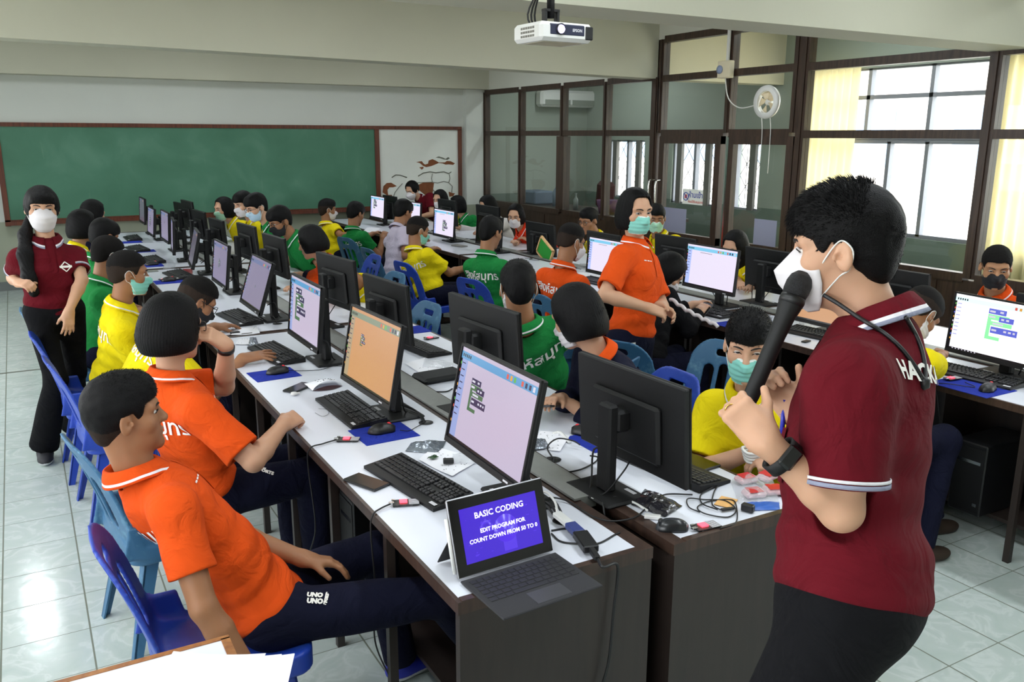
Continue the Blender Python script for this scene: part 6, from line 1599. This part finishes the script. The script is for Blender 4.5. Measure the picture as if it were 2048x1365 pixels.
# grommet holes: black plastic cups let into the tops
for i, (px, py, l) in enumerate([(852, 846, 'black cable grommet beside the orange-tinted monitor'), (1124, 1043, 'black cable grommet behind the tablet'), (1106, 920, 'black cable grommet beside the nearest black monitor back'), (668, 728, 'black cable grommet beside the third monitor of the left row'), (555, 648, 'black cable grommet beside the fourth monitor')]):
    p = D(px, py, .751); q = MB(); q.lathe([(.027, .0), (.03, .0012), (.026, .0015), (.025, .0006), (.0, .0006)], n=28); item('cable_grommet', l, 'grommet', q, M_blk, (p[0], p[1], .7512), 0, 'cable grommets in the desk tops')
# phones
def phone(label, c, rz, z=.752, lit=False, dim=(.072, .15)):
    t = thing('mobile_phone', label, 'phone', (c[0], c[1], z), rz)
    q = MB(); q.box((0, 0, .004), (dim[0], dim[1], .008), bev=.003); q.build('case', M_blk, t)
    q = MB(); q.box((0, 0, .0084), (dim[0]-.006, dim[1]-.006, .001), bev=.0004); q.build('screen', M_blk2, t); return t
p = (D(692, 955)+D(775, 978))/2; phone('black phone lying beside the nearest black keyboard', p, .02+.38, dim=(.075, .155))
p = D(597, 777); phone('black phone lying by the white printed pouch', p, -.9, .7525)
# microcontroller boards with a lit red matrix
def board(label, px, py, rz, tail=None, z=.752):
    c = D(px, py); t = thing('microcontroller_board', label, 'circuit board', (c[0], c[1], z), rz, 'circuit boards with lit red display')
    q = MB(); q.box((0, 0, .006), (.085, .045, .0016)); q.box((-.036, 0, .0035), (.012, .04, .005)); q.box((.03, 0, .003), (.02, .04, .004)); q.build('board', M_pcb, t)
    q = MB()
    for k in range(7): q.box((.025+.0, -.018+.006*k, .0071), (.032, .003, .0006))
    q.build('contact_strip', M_lab, t)
    q = MB(); q.box((-.008, .004, .0085), (.024, .024, .0035)); q.build('red_display', M_led, t)
    q = MB(); q.box((-.046, -.005, .0085), (.018, .012, .006), bev=.001); q.box((-.04, .014, .0085), (.012, .008, .006)); q.build('connector', M_steel, t)
    return c
c = board('lit circuit board below the nearest black keyboard, cable over the desk edge', 812, 1008, -.35)
cable('thin black cable hanging over the desk edge below the nearest lit circuit board', [(c[0]-.045, c[1]+.01, .76), (c[0]-.09, c[1]-.005, .757), (.845, c[1]-.03, .753), (.835, c[1]-.035, .7), (.838, c[1]-.05, .5), (.84, c[1]-.03, .3), (.9, c[1]-.1, .12)])
c = board('lit circuit board beside the blue mouse pad, cable over the desk edge', 697, 881, -.5)
cable('thin black cable hanging over the desk edge by the fist', [(c[0]-.045, c[1]+.01, .76), (c[0]-.1, c[1]-.0, .757), (.845, c[1]-.02, .753), (.836, c[1]-.02, .68), (.84, c[1]-.06, .45), (.83, c[1]+.03, .25), (.9, c[1], .06)])
board('lit circuit board at the near end of the right half desk', 1412, 1055, -.1)
board('lit circuit board on the right half desk by the far blue pad', 863, 677, .2); board('lit circuit board beside the small blue pad, fifth station', 330, 560, .1)
board('lit circuit board on the blue pad below the bright monitor', 1905, 760, -.1, z=.7562)
# foil and film bags, printed paper, small boards
def bag(label, pts, z0, h, mt, seed, name='plastic_bag', cat='bag', rot=None, sub=14):
    """crumpled film pouch over a quadrilateral on the desk"""
    P = [D(*p) for p in pts]; r_ = np.random.default_rng(seed); ph = r_.random(6)*6; q = MB()
    def fn(u, v, top):
        p = P[0]*(1-u)*(1-v)+P[1]*u*(1-v)+P[2]*u*v+P[3]*(1-u)*v
        b = (math.sin(math.pi*u)*math.sin(math.pi*v))**.5; w = .5+.5*math.sin(17*u+ph[0]+3*math.sin(9*v+ph[1]))*math.sin(15*v+ph[2]+2*u)
        return (p[0], p[1], z0+(h*b*(.45+.55*w) if top else 0)+.0008)
    q.grid(lambda u, v: fn(u, v, True), sub, sub); q.grid(lambda u, v: fn(u, v, False), 3, 3)
    return item(name, label, cat, q, mt)
bag('silver grey foil pouch above the nearest black keyboard', [(810, 903), (880, 908), (893, 882), (822, 886)], .752, .022, M_sfoil, 1)
def printed(label, pts, name='printed_paper', cat='paper', dots=26, seed=3, z=.7525):
    P = [D(*p) for p in pts]; t = thing(name, label, cat, (float(P[0][0]), float(P[0][1]), z)); o = P[0]; q = MB()
    L = lambda u, v: P[0]*(1-u)*(1-v)+P[1]*u*(1-v)+P[2]*u*v+P[3]*(1-u)*v-o
    q.grid(lambda u, v: (*L(u, v)[:2], .003*math.sin(5*u+2)*math.sin(4*v+1)+.003), 8, 8); q.build('sheet', M_wpaper, t)
    g = np.random.default_rng(seed); q = MB()
    for k in range(dots):
        u, v = g.random(2)*.86+.07; c = L(u, v); a = g.random()*3; s = .0035+.004*g.random()
        q.box((c[0], c[1], .0068+.003*math.sin(5*u+2)*math.sin(4*v+1)-.003), (s, .0018, .0006), rot=rotz(a))
    q.build('printed_marks', M_print_d, t); return t
printed('white printed sheet under the foil behind the nearest keyboard', [(838, 922), (905, 955), (958, 922), (868, 893)])
bag('crinkled clear film bag between the nearest keyboard and monitor', [(905, 930), (955, 930), (965, 910), (905, 912)], .76, .02, M_silver, 4)
c = D(867, 920); q = MB(); q.box((0, 0, .004), (.03, .024, .0016)); q.box((-.012, 0, .0052), (.006, .022, .001)); q.box((.006, 0, .007), (.01, .012, .005)); item('sensor_board', 'small green circuit board on the printed sheet', 'circuit board', q, M_pcbg, (c[0], c[1], .7595), .3)
c = D(897, 930); q = MB(); q.box((0, 0, .008), (.038, .022, .016), bev=.002); item('sensor_module', 'small black box beside the green circuit board', 'module', q, M_blk, (c[0], c[1], .7595), -.4)
# white printed pouch with a dark mouth
t = thing('printed_pouch', 'open white printed pouch with dark inside behind the phone', 'pouch', (*D(652, 775)[:2], .752), .1)
q = MB(); q.grid(lambda u, v: ((u-.5)*.15, (v-.5)*.1+.03, .002+.035*math.sin(math.pi*u)**.7*(1-v)**.6+.01*v), 14, 8); q.build('upper_side', M_wpaper, t)
q = MB(); q.grid(lambda u, v: ((u-.5)*.15, -.02-.03*math.sin(math.pi*u)*(1-v), .001+.012*math.sin(math.pi*u)*(v)), 14, 6); q.build('lower_side', mat('dark_red_brown_lining', '#3a2226', rough=.6), t)
q = MB(); g = np.random.default_rng(5)
for k in range(16):
    u, v = g.random()*.8+.1, g.random()*.7+.15; q.box(((u-.5)*.15, (v-.5)*.1+.03, .004+.035*math.sin(math.pi*u)**.7*(1-v)**.6+.01*v), (.005, .003, .001), rot=rotz(g.random()*3))
q.build('printed_marks', M_print_d, t)
c = D(588, 791); q = MB(); q.lathe([(.0, 0), (.016, .004), (.014, .014), (.0, .018)], n=12); q.box((.02, 0, .005), (.02, .012, .008), bev=.002); item('clip_on_badge', 'small white lump-shaped clip beside the phone', 'clip', q, M_wpl, (c[0], c[1], .752), .4)
cable('thin loose hair-fine black wire on the white top by the fist', [D(630, 826), D(645, 833), D(657, 828), D(655, 820), D(637, 818)], .0007, name='wire', cat='wire')
# tablet computer with keyboard cover, kickstand, stylus
kb = [PZ(905, 1150, .765), PZ(1098, 1092, .765)]; e1 = unit(kb[1]-kb[0]); e1[2] = 0; e1 = unit(e1); e2 = np.cross((0, 0, 1), e1)
hinge = PZ(937, 1172, .762); t_sc = 1.05; hinge = (PZ(935, 1170, .762)+PZ(1098, 1098, .762))/2
t = thing('tablet_computer', 'tablet with purple slide standing on the near end of the left desk', 'tablet computer', hinge); t.matrix_world = frame_m(V(hinge[0], hinge[1], ZT+.003), e1*t_sc, e2*t_sc, V(0, 0, 1)*t_sc)
W_, H_ = .292, .2; an = R(18); T = rotx(-an); ctr = np.array([0, .012, .006])+T @ np.array([0, 0, H_/2])
M4 = Matrix.Identity(4)
for i in range(3):
    for j in range(3): M4[i][j] = T[i][j]
M4.translation = ctr
q = MB(); q.box((0, .004, 0), (W_, .009, H_), bev=.003); o = q.build('tablet_body', mat('silver_grey_tablet', '#8d8e92', rough=.35, metal=.6), t); o.matrix_local = M4
q = MB(); q.box((0, -.0012, 0), (W_-.004, .002, H_-.004), bev=.0008); o = q.build('glass_front', M_blk2, t); o.matrix_local = M4
q = MB(); sw_, sh_ = W_*.8, H_*.7
q.quad((-sw_/2, -.0026, -sh_/2), (sw_/2, -.0026, -sh_/2), (sw_/2, -.0026, sh_/2), (-sw_/2, -.0026, sh_/2), 0)
g = np.random.default_rng(2)
for k in range(26):
    x0, z0 = (g.random()-.5)*.9*sw_, (g.random()-.5)*.85*sh_; s = .002+.01*g.random(); q.box((x0, -.0027, z0), (s, .0001, .0012+.002*g.random()), mat=1)
q.lathe([(.0, -.0001), (.036, -.0001), (.036, .0001), (0, .0001)], c=(.012, -.0028, -.005), rot=rotx(math.pi/2), n=28, mat=1); q.box((.018, -.0028, -.043), (.04, .0002, .04), mat=1)
for k in range(8):
    a = k*math.pi/4; q.box((-.045+.017*math.cos(a), -.0028, .012+.017*math.sin(a)), (.006, .0002, .006), rot=roty(-a), mat=1)
q.lathe([(.009, -.0001), (.016, -.0001), (.016, .0001), (.009, .0001)], c=(-.045, -.0028, .012), rot=rotx(math.pi/2), n=20, mat=1, cap=False)
for txt, sz, zz, xx in (('BASIC CODING', .0215, .045, 0), ('EDIT PROGRAM FOR', .0148, .004, .004), ('COUNT DOWN FROM 50 TO 0', .0148, -.018, .004)):
    vs, fs = textquads(txt, sz, .00035, lambda c, zz=zz, xx=xx: (xx+c.x, -.0033, zz+c.y)); q.add(vs, fs, 2)
o = q.build('slide_screen', [scr('purple', '#3a1fb0', 1.0), scr('purple_mark', '#4a2fc4', 1.0), scr('white_text', '#f4f2ff', 1.3)], t); o.matrix_local = M4
q = MB(); q.box((0, .0, 0), (W_, .004, .115), bev=.001); o = q.build('kickstand', M_blkm, t); T2 = rotx(R(36)); Mk = Matrix.Identity(4)
for i in range(3):
    for j in range(3): Mk[i][j] = T2[i][j]
Mk.translation = (0, .092, .05); o.matrix_local = Mk
q = MB()
for z in (-.085, .085): pass
q.cyl((-W_/2-.006, .004, -.085), (-W_/2-.006, .004, .055), .0047, n=12); o = q.build('stylus', M_wpl, t); o.matrix_local = M4
q = MB(); q.box((0, -.1, .004), (W_, .205, .006), bev=.002); q.build('keyboard_cover', mat('dark_grey_felt', '#2b2b2e', rough=.9, bump=.2, bscale=900), t)
q = MB()
for rI, (yy, n) in enumerate([(-.022, 14), (-.041, 14), (-.06, 13), (-.079, 12), (-.098, 11), (-.117, 8)]):
    wk = [1]*n
    if n == 8: wk = [1, 1, 1, 4.5, 1, 1, 1, 1]
    x = -.132; tw = sum(wk)
    for w_ in wk:
        kw = .264*w_/tw; q.box((x+kw/2, yy, .008), (kw-.0028, .0155, .002), bev=.0008); x += kw
q.build('key_field', mat('charcoal_keys', '#1d1d20', rough=.6), t)
q = MB(); q.box((.01, -.164, .0073), (.1, .055, .0006)); q.build('touchpad', mat('grey_touchpad', '#3a3a3e', rough=.5), t)
# adapter, plugs and cables around the tablet
A = D(1113, 1028, .775); Bp = D(1140, 1050, .772); Cp = D(1165, 1075, .77); Dp = D(1190, 1108, .77)
t = thing('video_adapter', 'white and blue video adapter with thick black plug behind the tablet', 'adapter', A)
def seg(a, b, w, h, mt, nm):
    ax = unit(b-a); s_ = unit(np.cross(ax, (0, 0, 1))); n_ = np.cross(s_, ax); q = MB(); q.box((a+b)/2-A, (np.linalg.norm(b-a), w, h), rot=np.array([ax, s_, n_]).T, bev=.003); return q.build(nm, mt, t)
seg(A, Bp, .03, .016, M_wpl, 'white_shell'); seg(Bp, D(1160, 1068, .772), .036, .02, mat('blue_plug_plastic', '#34407e', rough=.4), 'blue_connector'); seg(D(1160, 1068, .772), D(1183, 1100, .77), .046, .022, M_blk, 'black_plug'); seg(D(1181, 1097, .77), D(1195, 1118, .768), .018, .016, M_blkm, 'strain_relief')
cable('thick black cable from the adapter hanging down the front panel', [D(1195, 1118, .766), D(1206, 1135, .766), (1.33, 1.735, .74), (1.325, 1.74, .6), (1.31, 1.735, .45), (1.28, 1.74, .3), (1.24, 1.7, .02)], .0042)
cable('white cable arching from the tablet to the adapter', [D(1078, 992, .79), D(1092, 985, .80), D(1110, 1005, .785), D(1115, 1030, .775)], .004, M_wcable)
for k, pts in enumerate([[(1078, 1000, .79), (1100, 1010, .775), (1115, 1030, .765), (1122, 1042, .752)], [(1080, 1005, .785), (1096, 1015, .77), (1110, 1035, .76), (1119, 1043, .752)], [(1082, 998, .79), (1105, 1000, .78), (1120, 1020, .77), (1127, 1041, .752)]]):
    cable(['black cable running into the grommet behind the tablet, upper', 'black cable running into the grommet behind the tablet, middle', 'black cable running into the grommet behind the tablet, lower'][k], [D(*p) for p in pts], .0038)
cable('black cable curving across the two near desks', [D(1080, 1003, .785), D(1105, 996, .765), D(1140, 1005, .757), D(1185, 1033, .757), D(1225, 1043, .757), D(1270, 1035, .757), D(1300, 1010, .757), D(1330, 990, .757), D(1385, 990, .757)], .0028)
cable('black loop of cable in front of the adapter', [D(1103, 1062), D(1130, 1058), D(1155, 1062)], .003); cable('black cable loop beside the tablet corner', [D(1103, 1068), D(1120, 1083), D(1150, 1088), D(1195, 1088), D(1230, 1070), D(1240, 1066)], .003)
cable('black power cable loop from the grommet by the nearest black monitor back', [D(1106, 918), D(1095, 895, .78), D(1115, 878, .785), D(1145, 882, .78), D(1160, 890, .77)], .003)
cable('black cable curling round the grommet to the monitor foot', [D(1107, 918), D(1105, 935, .755), D(1125, 945, .755), D(1160, 940, .755), D(1190, 925, .755), D(1195, 915, .77), D(1180, 912, .78)], .003)
cable('grey black cable from the grommet to the monitor foot', [D(1107, 916, .76), D(1108, 935, .755), D(1130, 955, .756), D(1165, 970, .756), D(1190, 973, .757)], .0038)
cable('black cable dropping into the gap between the near desks', [D(1212, 985, .76), D(1205, 1000, .757), D(1208, 1025, .75), (1.5, 2.0, .6), (1.5, 2.05, .3)], .003)
cable('white cable with plug across the right half desk', [D(1195, 1000, .757), D(1230, 996, .76), D(1265, 1005, .757), D(1295, 1022, .757)], .0042, M_wcable)
c = D(1305, 1037); q = MB(); q.box((0, 0, .006), (.05, .02, .012), bev=.002); item('white_plug', 'white cable plug beside the grey mouse', 'plug', q, M_wpl, (c[0], c[1], .752), -.75)
c = D(1190, 1000); q = MB(); q.box((0, 0, .004), (.025, .013, .008), bev=.001); item('white_plug', 'white plug at the left end of the white cable', 'plug', q, M_wpl, (c[0], c[1], .754), .1)
# right half desk, near end
bag('dark antistatic bag with parts beside the monitor foot', [(1262, 1010), (1330, 1035), (1365, 1012), (1290, 978)], .752, .03, film('dark_antistatic_film', '#2b2a30', .8), 7)
bag('black inner part showing in the antistatic bag', [(1285, 1012), (1325, 1025), (1345, 1010), (1300, 995)], .7525, .012, M_blk, 8, 'part_tray', 'tray')
for k, pts in enumerate([[(1400, 1025), (1378, 1015), (1376, 998), (1410, 1000), (1450, 1002), (1472, 1020), (1455, 1035), (1410, 1028), (1395, 1015), (1420, 1003), (1460, 1000), (1472, 1010), (1472, 1045), (1440, 1058)], [(1445, 1022), (1425, 1010), (1428, 985), (1440, 965), (1436, 962), (1425, 975), (1402, 990), (1405, 1008), (1435, 1020)]]):
    cable(['tangled thin black cable loops on the right half desk', 'second thin black cable loop by the yellow packet'][k], [D(*p, .754+.002*(i % 3)) for i, p in enumerate(pts)], .0022)
c = D(1452, 1022); q = MB(); q.box((0, 0, .004), (.034, .012, .007), bev=.001); q.box((.022, 0, .004), (.012, .011, .005)); item('cable_plug', 'black plug with metal tip on the tangled cable', 'plug', q, [M_blk], (c[0], c[1], .754), -.2)
q = MB(); c = D(1452, 1005); q.box((0, 0, .0015), (.075, .055, .002), rot=rotz(.5)); q.build
item('paper_packet', 'yellow and pink paper packet under the cable loops', 'packet', q, mat('yellow_pink_card', '#e8b06a', rough=.6, var=.3, vscale=14), (c[0], c[1], .7522), .0)
c = D(1500, 1025); q = MB(); q.box((0, 0, .012), (.022, .04, .024), bev=.003); item('usb_charger', 'small black box at the near edge of the right half desk', 'adapter', q, M_blk, (c[0], c[1]+.01, .752), .4)
bag('clear wrapper bag of small red packs beside the man in maroon', [(1478, 1008), (1560, 1008), (1545, 955), (1460, 960)], .752, .05, M_silver, 11, sub=20)
for k, (px, py, rz) in enumerate([(1508, 990, -.3), (1492, 962, -.1), (1548, 985, -.4), (1535, 958, .2)]):
    c = D(px, py, .76); t = thing('snack_pack', ['red pack with white ends in front inside the clear bag', 'red pack at the left back of the clear bag', 'red pack at the right inside the clear bag', 'red pack at the right back of the clear bag'][k], 'packet', (c[0], c[1], .7535+.001*k), rz, 'red packs in the clear bag')
    q = MB(); q.box((0, 0, .012), (.075, .05, .022), bev=.008); q.build('wrapper', mat('red_white_stripe_wrap', '#c9a3a8', rough=.3, var=.35, vscale=60), t)
    q = MB(); q.box((0.0, 0, .0242), (.048, .046, .002), bev=.001); q.build('red_label', mat('red_label_print', '#c01f2a', rough=.35), t)
bag('blue wrapper edge under the red packs', [(1490, 1022), (1560, 1020), (1558, 1004), (1484, 1006)], .752, .012, mat('blue_wrapper', '#2e5fb4', rough=.35), 12, 'blue_wrapper', 'wrapper')
phone('black tablet lying behind the nearest black monitor back', D(1388, 925), .1, .752, dim=(.1, .17))
printed('white papers with dark marks beside the left pad of the right half', [(1065, 895), (1120, 905), (1140, 872), (1080, 862)], dots=16, seed=9); bag('small silver film pouch on the papers of the right half', [(1066, 902), (1100, 898), (1090, 880), (1062, 882)], .7565, .015, M_sfoil, 14)
q = MB(); q.tube(bez([D(1105, 868, .757), D(1120, 866, .762), D(1132, 878, .757), D(1140, 885, .757)], 12), .007, 8); item('white_strap', 'short white strap beside the black mouse', 'strap', q, M_wpl)
# cloth-like white cable coil held by the boy in yellow
q = MB()
for k in range(4): q.tube([np.array(PZ(1512, 912, .8))+np.array([(.045+.004*k)*math.cos(a), (.03+.003*k)*math.sin(a), .012*k-.01+.004*math.sin(3*a)]) for a in np.linspace(0, 2*math.pi, 30)], .0055, 7)
item('cable_coil', 'white coiled cable in the lap of the person behind the microphone', 'cable coil', q, M_wcable)
# black pouch and film bags in the middle of the right half
t = thing('laptop_pouch', 'black zipped pouch lying beside the nearest lilac screen', 'pouch', (*D(880, 757)[:2], .752), .08)
q = MB(); q.box((0, 0, .016), (.24, .15, .028), bev=.012); q.build('pouch_body', mat('black_pouch_cloth', '#1a1c1d', rough=.8, bump=.2, bscale=500), t); q = MB(); q.tube([(-.12, -.07, .018), (.12, -.072, .018)], .003, 6); q.build('zip', M_blk, t)
cable('black cable lying around the black pouch', [D(835, 765), D(833, 772), D(855, 782), D(890, 784), D(905, 778)], .003)
printed('white printed sheet beside the black pouch', [(812, 730), (862, 760), (905, 745), (850, 715)], dots=18, seed=4); bag('shiny silver film bag on the sheet by the black pouch', [(845, 735), (905, 742), (908, 728), (850, 718)], .757, .02, M_silver, 16)
c = D(787, 697); q = MB(); q.box((0, 0, .004), (.11, .045, .008), bev=.002); item('external_drive', 'flat black case with pale label beside the far keyboard', 'drive', q, M_blkm, (c[0], c[1], .752), .3)
# left half, farther stations
bag('grey film pouch beside the third keyboard of the left row', [(495, 692), (518, 690), (512, 675), (500, 675)], .752, .012, M_sfoil, 18); printed('small white and orange slips beside the third keyboard', [(470, 690), (500, 690), (505, 680), (478, 678)], dots=6, seed=12)
c = D(505, 707); q = MB(); q.box((0, 0, .004), (.05, .03, .008), bev=.001); item('black_module', 'black module under the spread fingers', 'module', q, M_blk, (c[0], c[1], .752), .2)
c = D(470, 667); q = MB(); q.box((0, 0, .006), (.05, .03, .012), bev=.001); item('black_module', 'black module in front of the typing hand', 'module', q, M_blk, (c[0], c[1], .752), .2); printed('white paper with a small board in front of the typing hand', [(462, 672), (520, 668), (515, 655), (470, 660)], dots=4, seed=13)
bag('crumpled white silver film beside the fifth monitor', [(325, 540), (350, 538), (352, 526), (330, 525)], .752, .02, M_silver, 20); c = D(302, 543); q = MB(); q.box((0, 0, .003), (.11, .07, .006), bev=.001); item('notebook', 'thin grey notebook beside the teal mask', 'notebook', q, mat('grey_cover', '#8a9088', rough=.6), (c[0], c[1], .752), .1)
bag('red and clear film wrapper by the fifth monitor', [(362, 548), (385, 548), (385, 538), (366, 538)], .752, .012, mat('red_film', '#a83a44', rough=.3), 21)
# right row
bag('crumpled clear film bag beside the bare elbow', [(1592, 660), (1618, 668), (1625, 645), (1600, 640)], .752, .03, M_silver, 22); c = D(1612, 684); q = MB(); q.box((0, 0, .004), (.06, .03, .008), bev=.002); item('black_module', 'small black and gold module near the edge of the right row', 'module', q, M_pcb, (c[0], c[1], .752), .2)
printed('white crumpled paper pile beside the orange lettered shirt', [(1155, 552), (1200, 556), (1210, 540), (1165, 535)], dots=8, seed=15); bag('clear film over papers beside the orange lettered shirt', [(1150, 545), (1190, 548), (1195, 530), (1160, 528)], .757, .02, M_silver, 23)
printed('white open paper booklet at the far right row by the green shirt', [(725, 465), (755, 466), (760, 457), (735, 455)], dots=2, seed=16); printed('white papers in front of the lilac shirt', [(765, 452), (790, 455), (795, 447), (772, 444)], dots=2, seed=17)
q = MB(); P_ = D(960, 490); q.box((0, 0, .006), (.09, .18, .012), bev=.002); item('open_box', 'grey flat box on the right row near the reaching hand', 'box', q, mat('grey_card', '#83807c', rough=.7), (P_[0]-.25, P_[1], .752), .2)
# green pinboard leaning against the black monitor
a = PX_(1085, 462, 4.36); b = PX_(1117, 500, 4.3)
t = thing('green_tray', 'pale wooden tray with green baize leaning by a black monitor back', 'tray', (4.33, 7.0, ZT)); t.scale = (.62, .62, .62)
q = MB(); q.b2((-.004, -.2, .02), (.004, .2, .28)); o1 = q.build('baize', M_green, t); o1.rotation_euler = (.5, 0, 0)
q = MB(); q.b2((-.02, -.21, .0), (.02, .21, .022)); q.b2((-.02, -.21, .275), (.02, .21, .297)); q.b2((-.02, -.21, 0), (.02, -.19, .297)); q.b2((-.02, .19, 0), (.02, .21, .297)); o2 = q.build('wooden_frame', M_pine, t); o2.rotation_euler = (.5, 0, 0)
# phones in hands
def held(label, who, i, dim=(.07, .145)):
    J = who; w = J['wr'][i]; d = unit(J['hd'][i]); n = unit(J['hn'][i]-d*np.dot(J['hn'][i], d)); c = w+d*.09-n*.03
    t = thing('mobile_phone', label, 'phone', c); t.matrix_world = frame_m(c, np.cross(d, n), d, n); q = MB(); q.box((0, 0, 0), (dim[0], dim[1], .008), bev=.003); q.build('case', M_blk, t); q = MB(); q.box((0, 0, -.0045), (dim[0]-.006, dim[1]-.006, .001)); q.build('screen', M_blk2, t)
if want('P16') and want('P24'):
    for lab, key, i in (('black phone held by the person in the navy jacket', 'navy jacket over orange polo, holding', 1), ('phone held low by the bent bob-haired person', 'bent low over a phone', 1)):
        for J_ in CAST:
            if key in J_['label']: held(lab, J_, i)
# ceiling projector
t = thing('projector', 'white projector hanging from the ceiling, lens lit', 'projector', (1.94, 3.08, 2.3), R(2)); t.scale = (.84, .84, .84)
q = MB(); q.box((0, 0, .0), (.3, .245, .085), bev=.016); q.build('housing', M_wpl, t)
q = MB(); q.box((-.0, -.119, .008), (.2, .012, .05), bev=.005); q.build('front_band', mat('dark_blue_grey_plastic', '#2c2f45', rough=.3), t)
q = MB(); q.box((.125, -.112, -.0), (.044, .03, .06), bev=.004); q.build('side_grille', M_blk, t)
q = MB(); q.lathe([(.026, 0), (.026, .012), (.02, .014), (.02, .004)], c=(-.04, -.118, .01), rot=rotx(math.pi/2), n=28); q.build('lens_ring', M_blk, t)
q = MB(); q.lathe([(0, .0), (.019, .0), (.017, .006), (0, .009)], c=(-.04, -.128, .01), rot=rotx(math.pi/2), n=28, cap=False); q.build('lens', mat('lit_lens', '#cfc8ff', rough=.1, emit='#b9a8ff', estr=14), t)
q = MB()
for k in range(6):
    for j in range(3): q.box((-.151, -.06+.02*k, -.018+.018*j), (.002, .014, .01))
q.build('side_vent', mat('grey_vent', '#77756e', rough=.7), t)
vs, fs = textquads('EPSON', .018, .0006, lambda c: (.055+c.x, -.1256, .008+c.y)); q = MB(); q.add(vs, fs); q.build('maker_mark', M_lab, t)
q = MB(); q.box((0, 0, -.0425), (.22, .17, .003)); q.build('base_plate', mat('yellowed_plastic', '#b9b199', rough=.5, var=.2, vscale=20), t)
q = MB(); q.cyl((0, .02, .075), (0, .02, (ZC-2.3)/.84), .019, n=16); q.box((-.035, .02, .075), (.012, .03, .07)); q.box((.035, .02, .075), (.012, .03, .07)); q.box((0, .02, .11), (.085, .03, .012)); q.box((0, .02, .046), (.16, .12, .006)); q.build('ceiling_mount', M_blk, t)
q = MB()
for k in range(3): q.tube(bez([(-.02+.01*k, .1, .02), (-.06+.02*k, .13, .1), (-.02, .05, .3), (-.015+.008*k, .03, .7), (-.01, .03, (ZC-2.3)/.84)], 20), .005, 6)
q.build('projector_cable', M_cable, t)

# bag on the floor between the rows
p = PZ(835, 655, .1); t = thing('backpack', 'olive green bag on the floor under the blue chair of the reaching person', 'bag', (p[0], p[1], 0), .5)
S_ = Sdf(); S_.u(ell((0, 0, .14), (.2, .13, .15)), .02); S_.u(ell((.05, -.08, .1), (.13, .09, .09)), .04); S_.i(half((0, 0, -1), 0), .01); S_.disp = lambda P: F32(.01)*vnoise(P, 24, 4)
sdf_obj('bag_body', S_, .009, mat('olive_bag_cloth', '#3a3d2a', rough=.9, var=.25, vscale=20), t, False)
q = MB(); q.tube(bez([(-.06, 0, .27), (-.03, 0, .33), (.03, 0, .33), (.06, 0, .27)], 12), .01, 8); q.build('handle', mat('olive_strap', '#2e3022', rough=.9), t)

for l, pts in (('thin black mouse cord from the mouse below the third monitor', [(575, 741, .775), (600, 742, .754), (640, 740, .754), (665, 733, .754), (690, 733, .754)]), ('thin black mouse cord from the red-wheeled mouse to the grommet', [(800, 861, .765), (818, 862, .755), (832, 855, .755), (848, 846, .754)]), ('thin black mouse cord below the bright monitor', [(1990, 775, .765), (2020, 778, .754), (2040, 770, .754), (2044, 758, .754)])):
    cable(l, [D(*p) for p in pts], .0016)
cable('thin black cable hanging below the pad at the right edge', [D(1930, 765, .762), D(1948, 775, .757), (3.735, 2.42, .752), (3.73, 2.41, .68), (3.735, 2.38, .55), (3.75, 2.36, .45)], .002)
cable('thin black cord from the monitor foot beside the standing orange shirt', [D(1445, 620), D(1475, 628), D(1500, 615), D(1490, 608), D(1470, 612)], .002)
for i, (px, py) in enumerate(((1330, 572), (1600, 628), (1060, 520), (930, 480))):
    p = D(px, py); cable(['tangled thin cable beside the bent bob-haired person', 'tangled thin cable beside the microphone', 'tangled thin cable in front of the red-orange shirt', 'tangled thin cable by the white sweater sleeve'][i], [p+V(.0, .1, .004), p+V(.05, .04, .004), p+V(-.02, -.02, .008), p+V(.04, -.08, .004), p+V(.09, -.02, .004), p+V(.03, .05, .01)], .0024)

for k, pts in enumerate([[(775, 800, .79), (800, 806, .785), (832, 822, .78), (846, 840, .757), (850, 846, .75)], [(775, 806, .785), (806, 812, .775), (838, 826, .77), (851, 845, .75)], [(772, 812, .775), (800, 822, .757), (836, 832, .757), (849, 847, .75)]]):
    cable('%s black cable from the orange-tinted monitor into the grommet' % ['upper', 'middle', 'lower'][k], [D(*p) for p in pts], .0034)
for k, pts in enumerate([[(620, 700, .79), (650, 706, .775), (664, 722, .757), (667, 729, .75)], [(540, 628, .78), (549, 636, .77), (555, 649, .75)]]):
    cable(['black cable from the third monitor into its grommet', 'black cable from the fourth monitor into its grommet'][k], [D(*p) for p in pts], .0034)
print('SCRIPT', round(time.time()-T0, 1), [p for p in PEOPLE if p[1] > 1.5])
